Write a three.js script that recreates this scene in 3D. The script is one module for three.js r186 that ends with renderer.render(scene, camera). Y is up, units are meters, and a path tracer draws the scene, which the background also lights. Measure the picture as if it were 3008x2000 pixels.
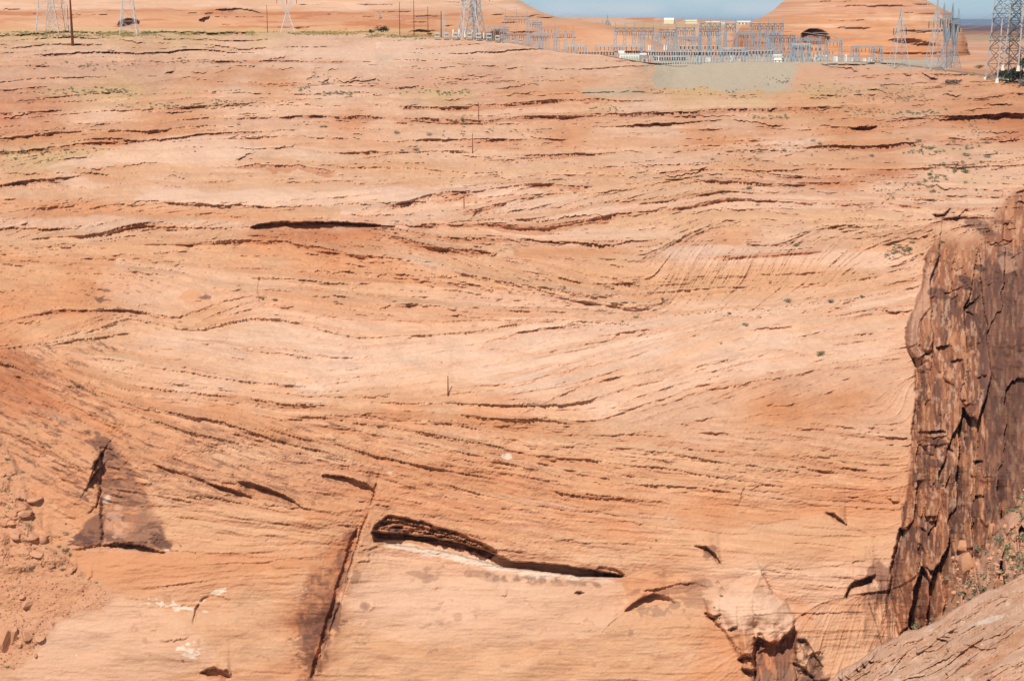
import * as THREE from 'three';
import { mergeGeometries } from 'three/addons/utils/BufferGeometryUtils.js';

// ------------------------------------------------------------------ camera, sky, sun, exposure
const F = 4500, CX = 1504, CY = 1000, HOR = 70, CAM = 120;        // the photograph: 3008 x 2000, horizon near row 70
const pitch = Math.atan((CY - HOR) / F);
const scene = new THREE.Scene();
const camera = new THREE.PerspectiveCamera(2 * Math.atan(1000 / F) * 180 / Math.PI, 3008 / 2000, 1, 90000);
camera.position.set(0, CAM, 0);
camera.rotation.x = -pitch;
const renderer = new THREE.WebGLRenderer({ antialias: true });
renderer.setSize(1024, 680);
renderer.toneMapping = THREE.LinearToneMapping;
renderer.toneMappingExposure = 1.33;
renderer.shadowMap.enabled = true;
const sunDir = new THREE.Vector3(-0.235, 0.80, 0.55).normalize(); // high, behind the camera and a little to the left
const sun = new THREE.DirectionalLight(0xfff5ea, 3.9);
sun.position.copy(sunDir).multiplyScalar(900).add(new THREE.Vector3(0, 60, -450));
sun.target.position.set(0, 60, -450);
sun.castShadow = true;
sun.shadow.mapSize.set(4096, 4096);
Object.assign(sun.shadow.camera, { left: -420, right: 420, top: 420, bottom: -420, near: 10, far: 2200 });
scene.add(sun, sun.target);

// ------------------------------------------------------------------ noise
let seed = 20240611;
const rnd = () => { seed = (seed + 0x6d2b79f5) | 0; let t = Math.imul(seed ^ (seed >>> 15), 1 | seed); t = (t + Math.imul(t ^ (t >>> 7), 61 | t)) ^ t; return ((t ^ (t >>> 14)) >>> 0) / 4294967296; };
const rr = (a, b) => a + (b - a) * rnd();
const PERM = new Uint8Array(512), VAL = new Float32Array(256);
for (let i = 0; i < 256; i++) { PERM[i] = i; VAL[i] = rnd() * 2 - 1; }
for (let i = 255; i > 0; i--) { const j = Math.floor(rnd() * (i + 1)); const t = PERM[i]; PERM[i] = PERM[j]; PERM[j] = t; }
for (let i = 0; i < 256; i++) PERM[i + 256] = PERM[i];
function noise(x, y) {
  const xi = Math.floor(x), yi = Math.floor(y), fx = x - xi, fy = y - yi;
  const u = fx * fx * fx * (fx * (fx * 6 - 15) + 10), v = fy * fy * fy * (fy * (fy * 6 - 15) + 10);
  const X = xi & 255, X1 = (xi + 1) & 255, Y = yi & 255, Y1 = (yi + 1) & 255;
  const a = VAL[PERM[X + PERM[Y]]], b = VAL[PERM[X1 + PERM[Y]]], c = VAL[PERM[X + PERM[Y1]]], d = VAL[PERM[X1 + PERM[Y1]]];
  return a + (b - a) * u + (c - a) * v + (a - b - c + d) * u * v;
}
const fbm = (x, y, o = 4) => { let s = 0, a = 0.5; for (let k = 0; k < o; k++) { s += a * noise(x + 17.3 * k, y - 9.1 * k); x *= 2.03; y *= 2.03; a *= 0.5; } return s; };
// cells of broken rock: [id noise, own offset, distance to the joint, place in the cell]
function cells(u, v, sd) {
  const iu = Math.floor(u), iv = Math.floor(v); let d1 = 9, d2 = 9, id = 0, ox = 0, oy = 0;
  for (let a = -1; a <= 1; a++) for (let b = -1; b <= 1; b++) { const h = PERM[(PERM[(iu + a + sd) & 255] + iv + b) & 511 & 255], x = iu + a + 0.5 + 0.42 * VAL[h], y = iv + b + 0.5 + 0.42 * VAL[(h * 7 + 3) & 255], d = Math.hypot(u - x, v - y); if (d < d1) { d2 = d1; d1 = d; id = h; ox = u - x; oy = v - y; } else if (d < d2) d2 = d; }
  return [id, VAL[(id * 13 + 5) & 255], d2 - d1, ox, oy, VAL[(id * 29 + 11) & 255]];
}
const clamp = (x, a = 0, b = 1) => x < a ? a : x > b ? b : x;
const sst = (a, b, x) => { const t = clamp((x - a) / (b - a)); return t * t * (3 - 2 * t); };
const mix = (a, b, t) => a + (b - a) * t;

// sky: clear, hazy towards the horizon, a few thin clouds low down
{
  const w = 1024, h = 512, data = new Float32Array(w * h * 4);
  for (let j = 0; j < h; j++) for (let i = 0; i < w; i++) {
    const el = ((j + 0.5) / h - 0.5) * 180, az = i / w * 360;
    const t = sst(0, 1, Math.pow(clamp(el / 70), 0.45));
    let c = [mix(0.375, 0.06, t), mix(0.495, 0.09, t), mix(0.545, 0.15, t)];
    if (el < 0) c = [0.27, 0.20, 0.15];
    const cl = sst(-0.02, 0.36, fbm(az * 0.30 + 3, el * 2.0, 5) + 0.05) * sst(0.0, 0.4, el) * (1 - sst(8, 22, el)) * 0.7;
    const o = (j * w + i) * 4;
    for (let k = 0; k < 3; k++) data[o + k] = mix(c[k], [0.56, 0.58, 0.60][k], el > 0 ? cl : 0);
    data[o + 3] = 1;
  }
  const sky = new THREE.DataTexture(data, w, h, THREE.RGBAFormat, THREE.FloatType);
  sky.mapping = THREE.EquirectangularReflectionMapping; sky.magFilter = THREE.LinearFilter; sky.minFilter = THREE.LinearFilter; sky.needsUpdate = true;
  scene.background = sky; scene.environment = sky;
}

// ------------------------------------------------------------------ points of the place behind a pixel of the photograph
const cp = Math.cos(pitch), sp = Math.sin(pitch);
function rayDir(px, py) { const x = (px - CX) / F, y = -(py - CY) / F; return [x, y * cp - sp, -y * sp - cp]; }
function atZ(px, py, Z) { const r = rayDir(px, py), t = Z / -r[2]; return [r[0] * t, CAM + r[1] * t, -Z]; }
const toPix = (x, y, z) => { y -= CAM; const yc = y * cp - z * sp, zc = y * sp + z * cp; return [CX + F * x / -zc, CY - F * yc / -zc]; };
function curve(pts) {                                             // y(x) through points, monotone cubic
  const n = pts.length, xs = pts.map((p) => p[0]), ys = pts.map((p) => p[1]), m = [];
  for (let i = 0; i < n; i++) {
    if (i === 0) m.push((ys[1] - ys[0]) / (xs[1] - xs[0])); else if (i === n - 1) m.push((ys[n - 1] - ys[n - 2]) / (xs[n - 1] - xs[n - 2]));
    else { const a = (ys[i] - ys[i - 1]) / (xs[i] - xs[i - 1]), b = (ys[i + 1] - ys[i]) / (xs[i + 1] - xs[i]); m.push(a * b <= 0 ? 0 : 2 * a * b / (a + b)); }
  }
  return (x) => {
    if (x <= xs[0]) return ys[0] + m[0] * (x - xs[0]); if (x >= xs[n - 1]) return ys[n - 1] + m[n - 1] * (x - xs[n - 1]);
    let i = 0; while (xs[i + 1] < x) i++;
    const h = xs[i + 1] - xs[i], t = (x - xs[i]) / h, t2 = t * t, t3 = t2 * t;
    return (2 * t3 - 3 * t2 + 1) * ys[i] + (t3 - 2 * t2 + t) * h * m[i] + (-2 * t3 + 3 * t2) * ys[i + 1] + (t3 - t2) * h * m[i + 1];
  };
}
const lin = (pts) => (x) => { const n = pts.length; if (x <= pts[0][0]) return pts[0][1]; for (let i = 1; i < n; i++) if (x <= pts[i][0]) { const t = (x - pts[i - 1][0]) / (pts[i][0] - pts[i - 1][0]); return mix(pts[i - 1][1], pts[i][1], t); } return pts[n - 1][1]; };
const inside = (p, x, y) => { let c = false; for (let i = 0, j = p.length - 1; i < p.length; j = i++) if ((p[i][1] > y) !== (p[j][1] > y) && x < (p[j][0] - p[i][0]) * (y - p[i][1]) / (p[j][1] - p[i][1]) + p[i][0]) c = !c; return c; };
const edgeDist = (p, x, y) => { let d = 1e9; for (let i = 0, j = p.length - 1; i < p.length; j = i++) { const ax = p[j][0], ay = p[j][1], bx = p[i][0] - ax, by = p[i][1] - ay, t = clamp(((x - ax) * bx + (y - ay) * by) / (bx * bx + by * by || 1)); d = Math.min(d, Math.hypot(x - ax - bx * t, y - ay - by * t)); } return inside(p, x, y) ? d : -d; };

// rock colours (linear albedo)
const COL = {
  P: [0.550, 0.346, 0.236], W: [0.595, 0.396, 0.286], T: [0.500, 0.286, 0.166], O: [0.475, 0.226, 0.114], R: [0.390, 0.150, 0.070],
  K: [0.490, 0.278, 0.185], S: [0.465, 0.315, 0.165], V: [0.105, 0.052, 0.040], U: [0.190, 0.088, 0.058], G: [0.395, 0.335, 0.255], N: [0.225, 0.138, 0.096], C: [0.660, 0.560, 0.460], B: [0.150, 0.130, 0.120],
};

// ------------------------------------------------------------------ a sheet of rock: rows and columns of points, pushed out and in to ledges, cracks and alcoves
class Sheet {
  constructor(px0, px1, nc, nr, top, bottom, zBase, warp = 1) {                // warp < 1 sets the rows closer together near the top
    Object.assign(this, { px0, px1, nc, nr, zBase, warp });
    const n = nc * nr;
    this.D = new Float32Array(n); this.Z = new Float32Array(n); this.Y = new Float32Array(n); this.K = new Float32Array(n); this.S = new Float32Array(n); this.c = new Float32Array(n * 3);
    this.top = new Float32Array(nc); this.bot = new Float32Array(nc); this.X = new Float32Array(nc);
    for (let i = 0; i < nc; i++) {
      const px = this.X[i] = mix(px0, px1, i / (nc - 1)); this.top[i] = top(px); this.bot[i] = bottom(px);
      for (let j = 0; j < nr; j++) { const k = j * nc + i, tj = j / (nr - 1), py = this.Y[k] = mix(this.top[i], this.bot[i], tj * (warp + (1 - warp) * tj)); this.Z[k] = zBase(px, py); }
    }
  }
  gauge() {                                                       // metres of push for one pixel of shadow, from the lie of the ground
    const { nc, nr } = this;
    for (let i = 0; i < nc; i++) for (let j = 0; j < nr; j++) {
      const a = Math.max(j - 4, 0) * nc + i, b = Math.min(j + 4, nr - 1) * nc + i, k = j * nc + i;
      const dp = this.Y[b] - this.Y[a], g = clamp((this.Z[a] - this.Z[b]) / dp, 0.012, 3);
      this.S[k] = g;
      const A = atZ(this.X[i], this.Y[a], this.Z[a]), B = atZ(this.X[i], this.Y[b], this.Z[b]);
      const ts = clamp((A[1] - B[1]) / Math.max(B[2] - A[2], 0.02), 0.02, 4), tr = (this.Y[k] - HOR) / F;
      this.K[k] = Math.min(g / clamp(1 - (Math.max(tr, 0) + ts) / (1.42 + ts), 0.18, 1), 3.2) * mix(0.78, 1, sst(150, 520, this.Y[k])) * mix(1, 1.6, sst(1150, 1450, this.Y[k]));
    }
  }
  row(i, py) { const q = (py - this.top[i]) / (this.bot[i] - this.top[i]), a = this.warp; return (a === 1 || q <= 0 ? q / (a === 1 ? 1 : a) : (Math.sqrt(a * a + 4 * (1 - a) * q) - a) / (2 * (1 - a))) * (this.nr - 1); }
  col(px) { return (px - this.px0) / (this.px1 - this.px0) * (this.nc - 1); }
  get(arr, px, py) { const i = clamp(Math.round(this.col(px)), 0, this.nc - 1), j = clamp(Math.round(this.row(i, py)), 0, this.nr - 1); return arr[j * this.nc + i]; }
  depth(px, py) { return this.get(this.Z, px, py) - this.get(this.D, px, py); }
  point(px, py) { return new THREE.Vector3(...atZ(px, py, this.depth(px, py))); }
  // a ledge: the rock above the line stands out and overhangs, the rock below is hollowed; tone paints red rock and reddish shade there
  ledge(pts, s, o = {}) {
    const up = o.up ?? 9 + 15 * s, dn = o.dn ?? 4 + 5 * s, under = o.under ?? 0.4, jag = o.jag ?? 1.6 + 1.6 * s, sd = o.seed ?? rnd() * 900, rough = o.rough ?? 1, tip = o.tip ?? 0.45, tone = o.tone ?? 0;
    const { nc, nr, D, K, c, S } = this, H = (o.face ?? 0), f = lin(pts), x0 = pts[0][0], x1 = pts[pts.length - 1][0];
    const i0 = Math.max(0, Math.ceil(this.col(x0))), i1 = Math.min(nc - 1, Math.floor(this.col(x1)));
    for (let i = i0; i <= i1; i++) {
      const px = this.X[i], t = (px - x0) / (x1 - x0 || 1);
      const st = noise(px * 0.045 + sd, 3.7), y0 = f(px) + 0.8 * jag * noise(px * 0.012 + sd, 6.1), y = y0 + 0.75 * jag * (st + 0.8 * noise(px * 0.13 + sd, 8.2) + 0.6 * Math.sign(noise(px * 0.03 + sd, 5.5)) * Math.abs(st));
      const env = 3.1 * s * Math.pow(Math.max(Math.sin(Math.PI * clamp(t, 0.004, 0.996)), 0), tip), soft = clamp(0.85 + rough * 0.45 * noise(px * 0.014 + sd, 1.3), 0.2, 1.6), hard = clamp(soft + rough * 0.5 * noise(px * 0.04 + sd, 1.9) + (s > 2.5 ? 0.08 : 0.3) * rough * noise(px * 0.13 + sd, 2.3), 0.3, 2), ends = sst(0, 0.16, t) * sst(0, 0.16, 1 - t), fc = o.faceCol ? COL[o.faceCol] : null;
      const ja = Math.max(0, Math.ceil(this.row(i, y - 3.2 * up))), jb = Math.min(nr - 1, Math.floor(this.row(i, y + 3 * dn)));
      for (let j = ja; j <= jb; j++) {
        const k = j * nc + i, dy = y - this.Y[k];
        if (dy > 0) D[k] += K[k] * env * mix(hard, soft * ends, sst(0, 0.5 * up, dy)) * Math.exp(-Math.max(0, y0 - this.Y[k] + 0.4 * (dy - y0 + this.Y[k])) / up);
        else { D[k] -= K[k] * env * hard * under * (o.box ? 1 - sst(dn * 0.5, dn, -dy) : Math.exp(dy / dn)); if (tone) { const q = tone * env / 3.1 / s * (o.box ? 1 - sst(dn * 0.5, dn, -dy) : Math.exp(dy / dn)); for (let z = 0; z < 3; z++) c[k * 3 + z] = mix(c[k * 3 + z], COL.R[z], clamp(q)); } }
      }
    }
  }
  // a joint or crack along any line: a slot of width w pixels; step > 0 lets the side to the right of the line stand out
  crack(pts, w, depth, o = {}) {
    const { nc, nr, D, K } = this, step = o.step ?? 0, run = o.run ?? 60, jag = o.jag ?? 2.5, sd = rnd() * 500, m = Math.max(w, step ? run * 2.5 : 0) + 6;
    const xs = pts.map((p) => p[0]), ys = pts.map((p) => p[1]);
    const i0 = Math.max(0, Math.ceil(this.col(Math.min(...xs) - m))), i1 = Math.min(nc - 1, Math.floor(this.col(Math.max(...xs) + m)));
    for (let i = i0; i <= i1; i++) {
      const ja = Math.max(0, Math.ceil(this.row(i, Math.min(...ys) - m))), jb = Math.min(nr - 1, Math.floor(this.row(i, Math.max(...ys) + m)));
      for (let j = ja; j <= jb; j++) {
        const k = j * nc + i, x = this.X[i] + jag * noise(this.Y[k] * 0.05 + sd, this.X[i] * 0.05), y = this.Y[k] + jag * noise(this.X[i] * 0.06 + sd, this.Y[k] * 0.06 + 40);
        let best = 1e9, side = 0, along = 0;
        for (let q = 1; q < pts.length; q++) {
          const ax = xs[q - 1], ay = ys[q - 1], bx = xs[q] - ax, by = ys[q] - ay, t = clamp(((x - ax) * bx + (y - ay) * by) / (bx * bx + by * by)), dx = x - ax - bx * t, dy = y - ay - by * t, d = dx * dx + dy * dy;
          if (d < best) { best = d; side = bx * dy - by * dx; along = (q - 1 + t) / (pts.length - 1); }
        }
        const d = Math.sqrt(best), tp = Math.pow(Math.sin(Math.PI * clamp(along, 0.01, 0.99)), 0.4), var_ = clamp(0.8 + 0.8 * noise(along * 9 + sd, 2));
        if (d < w) D[k] -= K[k] * depth * 3 * tp * var_ * (1 - (d / w) * (d / w));
        if (step) { const sgn = side < 0 ? 1 : -1; D[k] += step * tp * sgn * Math.exp(-d / run) * sst(m, m * 0.45, d) * 0.5; }
      }
    }
  }
  // a short line of bedding that follows the local dip
  stroke(x, y, len, dip, s, tone, groove, soft = 1) {
    const { nc, nr, D, K, c } = this; let path = [[x, y]], cx = x, cy = y;
    const st = Math.max(6, len / 10), a0 = dip(cx, cy) * Math.PI / 180, steep = Math.abs(Math.cos(a0)) < 0.6;
    for (let q = 0; q < len; q += st) { const a = dip(cx, cy) * Math.PI / 180; cx += Math.cos(a) * st; cy += Math.sin(a) * st + rr(-0.8, 0.8); path.push([cx, cy]); }
    if (!steep) {
      if (path[1][0] < path[0][0]) path = path.reverse();
      for (let q = 1; q < path.length; q++) if (path[q][0] <= path[q - 1][0]) path[q][0] = path[q - 1][0] + 0.5;
      const f = lin(path), x0 = path[0][0], x1 = path[path.length - 1][0], sd = rnd() * 900, up = (5 + 9 * s) * rr(0.7, 1.6) * soft, dn = 3 + 3 * s;
      for (let i = Math.max(0, Math.ceil(this.col(x0))); i <= Math.min(nc - 1, Math.floor(this.col(x1))); i++) {
        const px = this.X[i], t = (px - x0) / (x1 - x0), y2 = f(px) + 1.6 * noise(px * 0.09 + sd, 4), tp = Math.sqrt(Math.sin(Math.PI * clamp(t, 0.01, 0.99))) * clamp(0.8 + 0.6 * noise(px * (soft > 1 ? 0.02 : 0.05) + sd, 9), 0.15, 1.6), h = 3.0 * s * tp;
        const ja = Math.max(0, Math.ceil(this.row(i, y2 - 3 * up))), jb = Math.min(nr - 1, Math.floor(this.row(i, y2 + 3 * dn)));
        for (let j = ja; j <= jb; j++) {
          const k = j * nc + i, dy = y2 - this.Y[k];
          const e = dy > 0 ? Math.exp(-dy / up) : -0.3 * Math.exp(dy / dn);
          if (groove) D[k] -= K[k] * h * Math.max(0, 1 - Math.abs(dy) / 2.4); else D[k] += K[k] * h * e;
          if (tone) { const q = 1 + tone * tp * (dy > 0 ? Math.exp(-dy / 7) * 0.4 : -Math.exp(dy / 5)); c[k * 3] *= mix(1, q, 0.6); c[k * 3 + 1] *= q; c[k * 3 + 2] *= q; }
        }
      }
    } else {
      const sg = path[1][1] < path[0][1] ? -1 : 1, lo = Math.min(y, cy), hi = Math.max(y, cy), w = (4 + 7 * s) * rr(0.7, 1.5), sd = rnd() * 900, lean = rnd() < 0.75 ? 1 : -1;
      const g = lin((sg < 0 ? path.reverse() : path).map((p) => [p[1], p[0]]));
      const i0 = Math.max(0, Math.ceil(this.col(Math.min(x, cx) - 3 * w))), i1 = Math.min(nc - 1, Math.floor(this.col(Math.max(x, cx) + 3 * w)));
      for (let i = i0; i <= i1; i++) for (let j = Math.max(0, Math.ceil(this.row(i, lo))); j <= Math.min(nr - 1, Math.floor(this.row(i, hi))); j++) {
        const k = j * nc + i, t = (this.Y[k] - lo) / (hi - lo), dx = (this.X[i] - g(this.Y[k]) - 1.5 * noise(this.Y[k] * 0.08 + sd, 4)) * lean, tp = Math.sqrt(Math.sin(Math.PI * clamp(t, 0.01, 0.99)));
        const e = dx < 0 ? Math.exp(dx / w) : -0.3 * Math.exp(-dx / w * 2);
        D[k] += K[k] * 3 * s * tp * e;
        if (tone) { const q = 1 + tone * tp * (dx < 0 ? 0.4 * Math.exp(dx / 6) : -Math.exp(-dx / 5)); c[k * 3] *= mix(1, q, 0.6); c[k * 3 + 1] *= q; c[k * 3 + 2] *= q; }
      }
    }
  }
  // a rounded swelling or hollow of the rock, d pixels strong
  bulge(x, y, rx, ry, rot, d, pow = 2) {
    const { nc, nr, D, K } = this, R = Math.max(rx, ry) * 1.6, ca = Math.cos(rot * Math.PI / 180), sa = Math.sin(rot * Math.PI / 180);
    for (let i = Math.max(0, Math.ceil(this.col(x - R))); i <= Math.min(nc - 1, Math.floor(this.col(x + R))); i++)
      for (let j = Math.max(0, Math.ceil(this.row(i, y - R))); j <= Math.min(nr - 1, Math.floor(this.row(i, y + R))); j++) {
        const k = j * nc + i, dx = this.X[i] - x, dy = this.Y[k] - y, u = (dx * ca + dy * sa) / rx, v = (-dx * sa + dy * ca) / ry, q = Math.pow(u * u + v * v, pow / 2);
        if (q < 2.5) D[k] += K[k] * d * Math.exp(-q * 1.5);
      }
  }
  // a hollow with its own outline, d metres deep
  hollow(poly, d, o = {}) {
    const { nc, nr, D, Y } = this, xs = poly.map((p) => p[0]), ys = poly.map((p) => p[1]), n = o.n ?? 4, e = o.edge ?? 2.5, m = n + e;
    for (let i = Math.max(0, Math.ceil(this.col(Math.min(...xs) - m))); i <= Math.min(nc - 1, Math.floor(this.col(Math.max(...xs) + m))); i++)
      for (let j = Math.max(0, Math.ceil(this.row(i, Math.min(...ys) - m))); j <= Math.min(nr - 1, Math.floor(this.row(i, Math.max(...ys) + m))); j++) { const k = j * nc + i, q = edgeDist(poly, this.X[i], Y[k]) + n * 1.4 * fbm(this.X[i] * 0.05, Y[k] * 0.08 + d, 3); if (q > -e) D[k] -= d * sst(-e, e, q) * (o.rough ? 1 + o.rough * fbm(this.X[i] * 0.03 + 5, Y[k] * 0.12, 4) : 1); }
  }
  // matter of another colour with an uneven outline
  patch(x, y, rx, ry, rot, col, a, o = {}) {
    const { nc, nr, c, Y } = this, R = Math.max(rx, ry) * 1.5 + 10, ca = Math.cos(rot * Math.PI / 180), sa = Math.sin(rot * Math.PI / 180), n = o.n ?? 0.8, e = o.edge ?? 0.35, f = o.f ?? 0.02, st = o.st ?? 2.5, sd = rnd() * 300, C = COL[col];
    for (let i = Math.max(0, Math.ceil(this.col(x - R))); i <= Math.min(nc - 1, Math.floor(this.col(x + R))); i++)
      for (let j = Math.max(0, Math.ceil(this.row(i, y - R))); j <= Math.min(nr - 1, Math.floor(this.row(i, y + R))); j++) {
        const k = j * nc + i, dx = this.X[i] - x, dy = Y[k] - y, U = dx * ca + dy * sa, V = -dx * sa + dy * ca, u = U / rx, v = V / ry;
        const q = 1 - Math.sqrt(u * u + v * v); if (q < -n) continue;
        const m = a * sst(0, e, q + n * 1.5 * fbm(U * f + sd, V * f * st + sd, 5));
        for (let t = 0; t < 3; t++) c[k * 3 + t] = mix(c[k * 3 + t], C[t], m);
      }
  }
  area(poly, col, a, o = {}) {
    const { nc, nr, c, Y } = this, xs = poly.map((p) => p[0]), ys = poly.map((p) => p[1]), n = o.n ?? 8, e = o.edge ?? 5, f = o.f ?? 0.03, fy = o.fy ?? f * 2, sd = rnd() * 300, C = COL[col], m = n + e;
    for (let i = Math.max(0, Math.ceil(this.col(Math.min(...xs) - m))); i <= Math.min(nc - 1, Math.floor(this.col(Math.max(...xs) + m))); i++)
      for (let j = Math.max(0, Math.ceil(this.row(i, Math.min(...ys) - m))); j <= Math.min(nr - 1, Math.floor(this.row(i, Math.max(...ys) + m))); j++) {
        const k = j * nc + i, d = edgeDist(poly, this.X[i], Y[k]); if (d < -m) continue;
        let w = a * sst(-e, e, d + n * 1.6 * fbm(this.X[i] * f + sd, Y[k] * fy, 4));
        if (o.speck) w *= sst(o.speck - 0.12, o.speck + 0.12, 0.5 + fbm(this.X[i] * (o.sf ?? 0.05) + sd, Y[k] * (o.sfy ?? 0.05), 5) * 0.9);
        for (let t = 0; t < 3; t++) c[k * 3 + t] = mix(c[k * 3 + t], C[t], w);
      }
  }
  each(fn) { const { nc, nr } = this; for (let j = 0; j < nr; j++) for (let i = 0; i < nc; i++) fn(j * nc + i, this.X[i], this.Y[j * nc + i], i, j); }
  // meshes, one for each region; region(px, py) gives a name; uv in metres
  build(region, mats, parentOf) {
    const { nc, nr, D, Z, X, Y } = this, n = nc * nr, P = new Float32Array(n * 3), N = new Float32Array(n * 3), U = new Float32Array(n * 2);
    for (let i = 0; i < nc; i++) { let s = 0; for (let j = nr - 1; j >= 0; j--) {
      const k = j * nc + i, p = atZ(X[i], Y[k], Z[k] - D[k]); P[k * 3] = p[0]; P[k * 3 + 1] = p[1]; P[k * 3 + 2] = p[2];
      if (j < nr - 1) s += Math.hypot((Y[k + nc] - Y[k]) / F * Z[k], Z[k] - Z[k + nc]);
      U[k * 2] = p[0]; U[k * 2 + 1] = s;
    } }
    const names = new Map();
    for (let j = 0; j < nr - 1; j++) for (let i = 0; i < nc - 1; i++) {
      const a = j * nc + i, b = a + 1, e = a + nc, f = e + 1;
      for (const t of [[a, e, b], [b, e, f]]) {
        const [p, q, r] = t, ux = P[q * 3] - P[p * 3], uy = P[q * 3 + 1] - P[p * 3 + 1], uz = P[q * 3 + 2] - P[p * 3 + 2], vx = P[r * 3] - P[p * 3], vy = P[r * 3 + 1] - P[p * 3 + 1], vz = P[r * 3 + 2] - P[p * 3 + 2];
        let nx = uy * vz - uz * vy, ny = uz * vx - ux * vz, nz = ux * vy - uy * vx; const l = Math.sqrt(Math.hypot(nx, ny, nz)) || 1; nx /= l; ny /= l; nz /= l;
        for (const w of t) { N[w * 3] += nx; N[w * 3 + 1] += ny; N[w * 3 + 2] += nz; }
      }
      const nm = region(X[i] + 1, Y[a] + 1); if (!names.has(nm)) names.set(nm, []); names.get(nm).push(a, e, b, b, e, f);
    }
    const out = {};
    for (const [nm, idx] of names) {
      if (!nm) continue;
      const remap = new Int32Array(n).fill(-1), list = []; const ix = new Uint32Array(idx.length);
      for (let q = 0; q < idx.length; q++) { const v = idx[q]; if (remap[v] < 0) { remap[v] = list.length; list.push(v); } ix[q] = remap[v]; }
      const p = new Float32Array(list.length * 3), nn = new Float32Array(list.length * 3), cc = new Float32Array(list.length * 3), uu = new Float32Array(list.length * 2);
      list.forEach((v, q) => { const l = Math.hypot(N[v * 3], N[v * 3 + 1], N[v * 3 + 2]) || 1; for (let t = 0; t < 3; t++) { p[q * 3 + t] = P[v * 3 + t]; nn[q * 3 + t] = N[v * 3 + t] / l; cc[q * 3 + t] = clamp(this.c[v * 3 + t], 0.01, 0.8); } uu[q * 2] = U[v * 2]; uu[q * 2 + 1] = U[v * 2 + 1]; });
      const g = new THREE.BufferGeometry();
      g.setAttribute('position', new THREE.BufferAttribute(p, 3)); g.setAttribute('normal', new THREE.BufferAttribute(nn, 3)); g.setAttribute('color', new THREE.BufferAttribute(cc, 3)); g.setAttribute('uv', new THREE.BufferAttribute(uu, 2)); g.setIndex(new THREE.BufferAttribute(ix, 1));
      const m = new THREE.Mesh(g, mats[nm] ?? mats.all); m.name = nm; m.castShadow = m.receiveShadow = true; m.userData.kind = 'structure'; scene.add(m); out[nm] = m;
    }
    return out;
  }
}
function field(list, pow = 3) {                                   // inverse-distance field from [x, y, ...values], on a coarse lattice
  const st = 30, x0 = -180, y0 = 60, w = 118, h = 72, m = list[0].length - 2, a = new Float32Array(w * h * m);
  for (let j = 0; j < h; j++) for (let i = 0; i < w; i++) {
    let W = 0; const s = new Array(m).fill(0);
    for (const p of list) { const dx = x0 + i * st - p[0], dy = (y0 + j * st - p[1]) * 1.9, q = 1 / Math.pow(dx * dx + dy * dy + 300, pow / 2); W += q; for (let t = 0; t < m; t++) s[t] += q * p[t + 2]; }
    for (let t = 0; t < m; t++) a[(j * w + i) * m + t] = s[t] / W;
  }
  return (x, y, t = 0) => { const u = clamp((x - x0) / st, 0, w - 1.01), v = clamp((y - y0) / st, 0, h - 1.01), i = Math.floor(u), j = Math.floor(v), fu = u - i, fv = v - j, o = (j * w + i) * m + t; return mix(mix(a[o], a[o + m], fu), mix(a[o + w * m], a[o + w * m + m], fu), fv); };
}

// ------------------------------------------------------------------ materials of the rock
function grainTexture(size, fn) {
  const d = new Uint8Array(size * size * 4);
  for (let j = 0; j < size; j++) for (let i = 0; i < size; i++) { const v = clamp(fn(i / size, j / size)) * 255; d.set([v, v, v, 255], (j * size + i) * 4); }
  const t = new THREE.DataTexture(d, size, size); t.wrapS = t.wrapT = THREE.RepeatWrapping; t.magFilter = THREE.LinearFilter; t.minFilter = THREE.LinearMipmapLinearFilter; t.generateMipmaps = true; t.needsUpdate = true; return t;
}
const wrapFbm = (u, v, f, o) => { let s = 0; for (const [a, b, w] of [[0, 0, (1 - u) * (1 - v)], [1, 0, u * (1 - v)], [0, 1, (1 - u) * v], [1, 1, u * v]]) s += w * fbm((u - a) * f, (v - b) * f * 2.2, o); return s; };
const grain = grainTexture(512, (u, v) => 0.5 + 0.8 * wrapFbm(u, v, 24, 5));
grain.repeat.set(1 / 7, 1 / 7);
const rockMat = new THREE.MeshPhysicalMaterial({ specularIntensity: 0.25, vertexColors: true, roughness: 0.96, bumpMap: grain, bumpScale: 0.045 });
const sandMat = new THREE.MeshPhysicalMaterial({ specularIntensity: 0.25, vertexColors: true, roughness: 1, bumpMap: grain, bumpScale: 0.08 });
const nearGrain = grain.clone(); nearGrain.repeat.set(1 / 1.3, 1 / 1.3); nearGrain.needsUpdate = true;
const ridgeMat = new THREE.MeshPhysicalMaterial({ specularIntensity: 0.25, vertexColors: true, roughness: 0.94, bumpMap: nearGrain, bumpScale: 0.025 });

// ------------------------------------------------------------------ the slickrock slope across the canyon: its lie
const zLeft = curve([[70, 860], [95, 742], [120, 682], [150, 622], [200, 560], [300, 488], [400, 443], [550, 400], [700, 368], [850, 343], [1000, 322], [1150, 305], [1300, 292.5], [1450, 283], [1600, 276], [1800, 269], [2000, 263.5], [2100, 261]]);
const zRight = curve([[150, 650], [183, 615], [205, 598], [255, 560], [300, 508], [400, 450], [550, 402], [700, 368], [850, 343], [1000, 322], [1150, 305], [1300, 292.5], [1450, 283], [1600, 276], [1800, 269], [2000, 263.5], [2100, 261]]);
const topEdge = lin([[-160, 93], [200, 91], [600, 92], [950, 97], [1150, 103], [1270, 113], [1400, 116], [1500, 127], [1580, 141], [1640, 152], [1700, 158], [1760, 160], [1820, 172], [1870, 181], [1925, 186], [2000, 183.5], [2330, 182], [2480, 180], [2600, 186], [2680, 196], [2760, 206], [2860, 219], [2940, 232], [3010, 240], [3170, 262]]);
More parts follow.
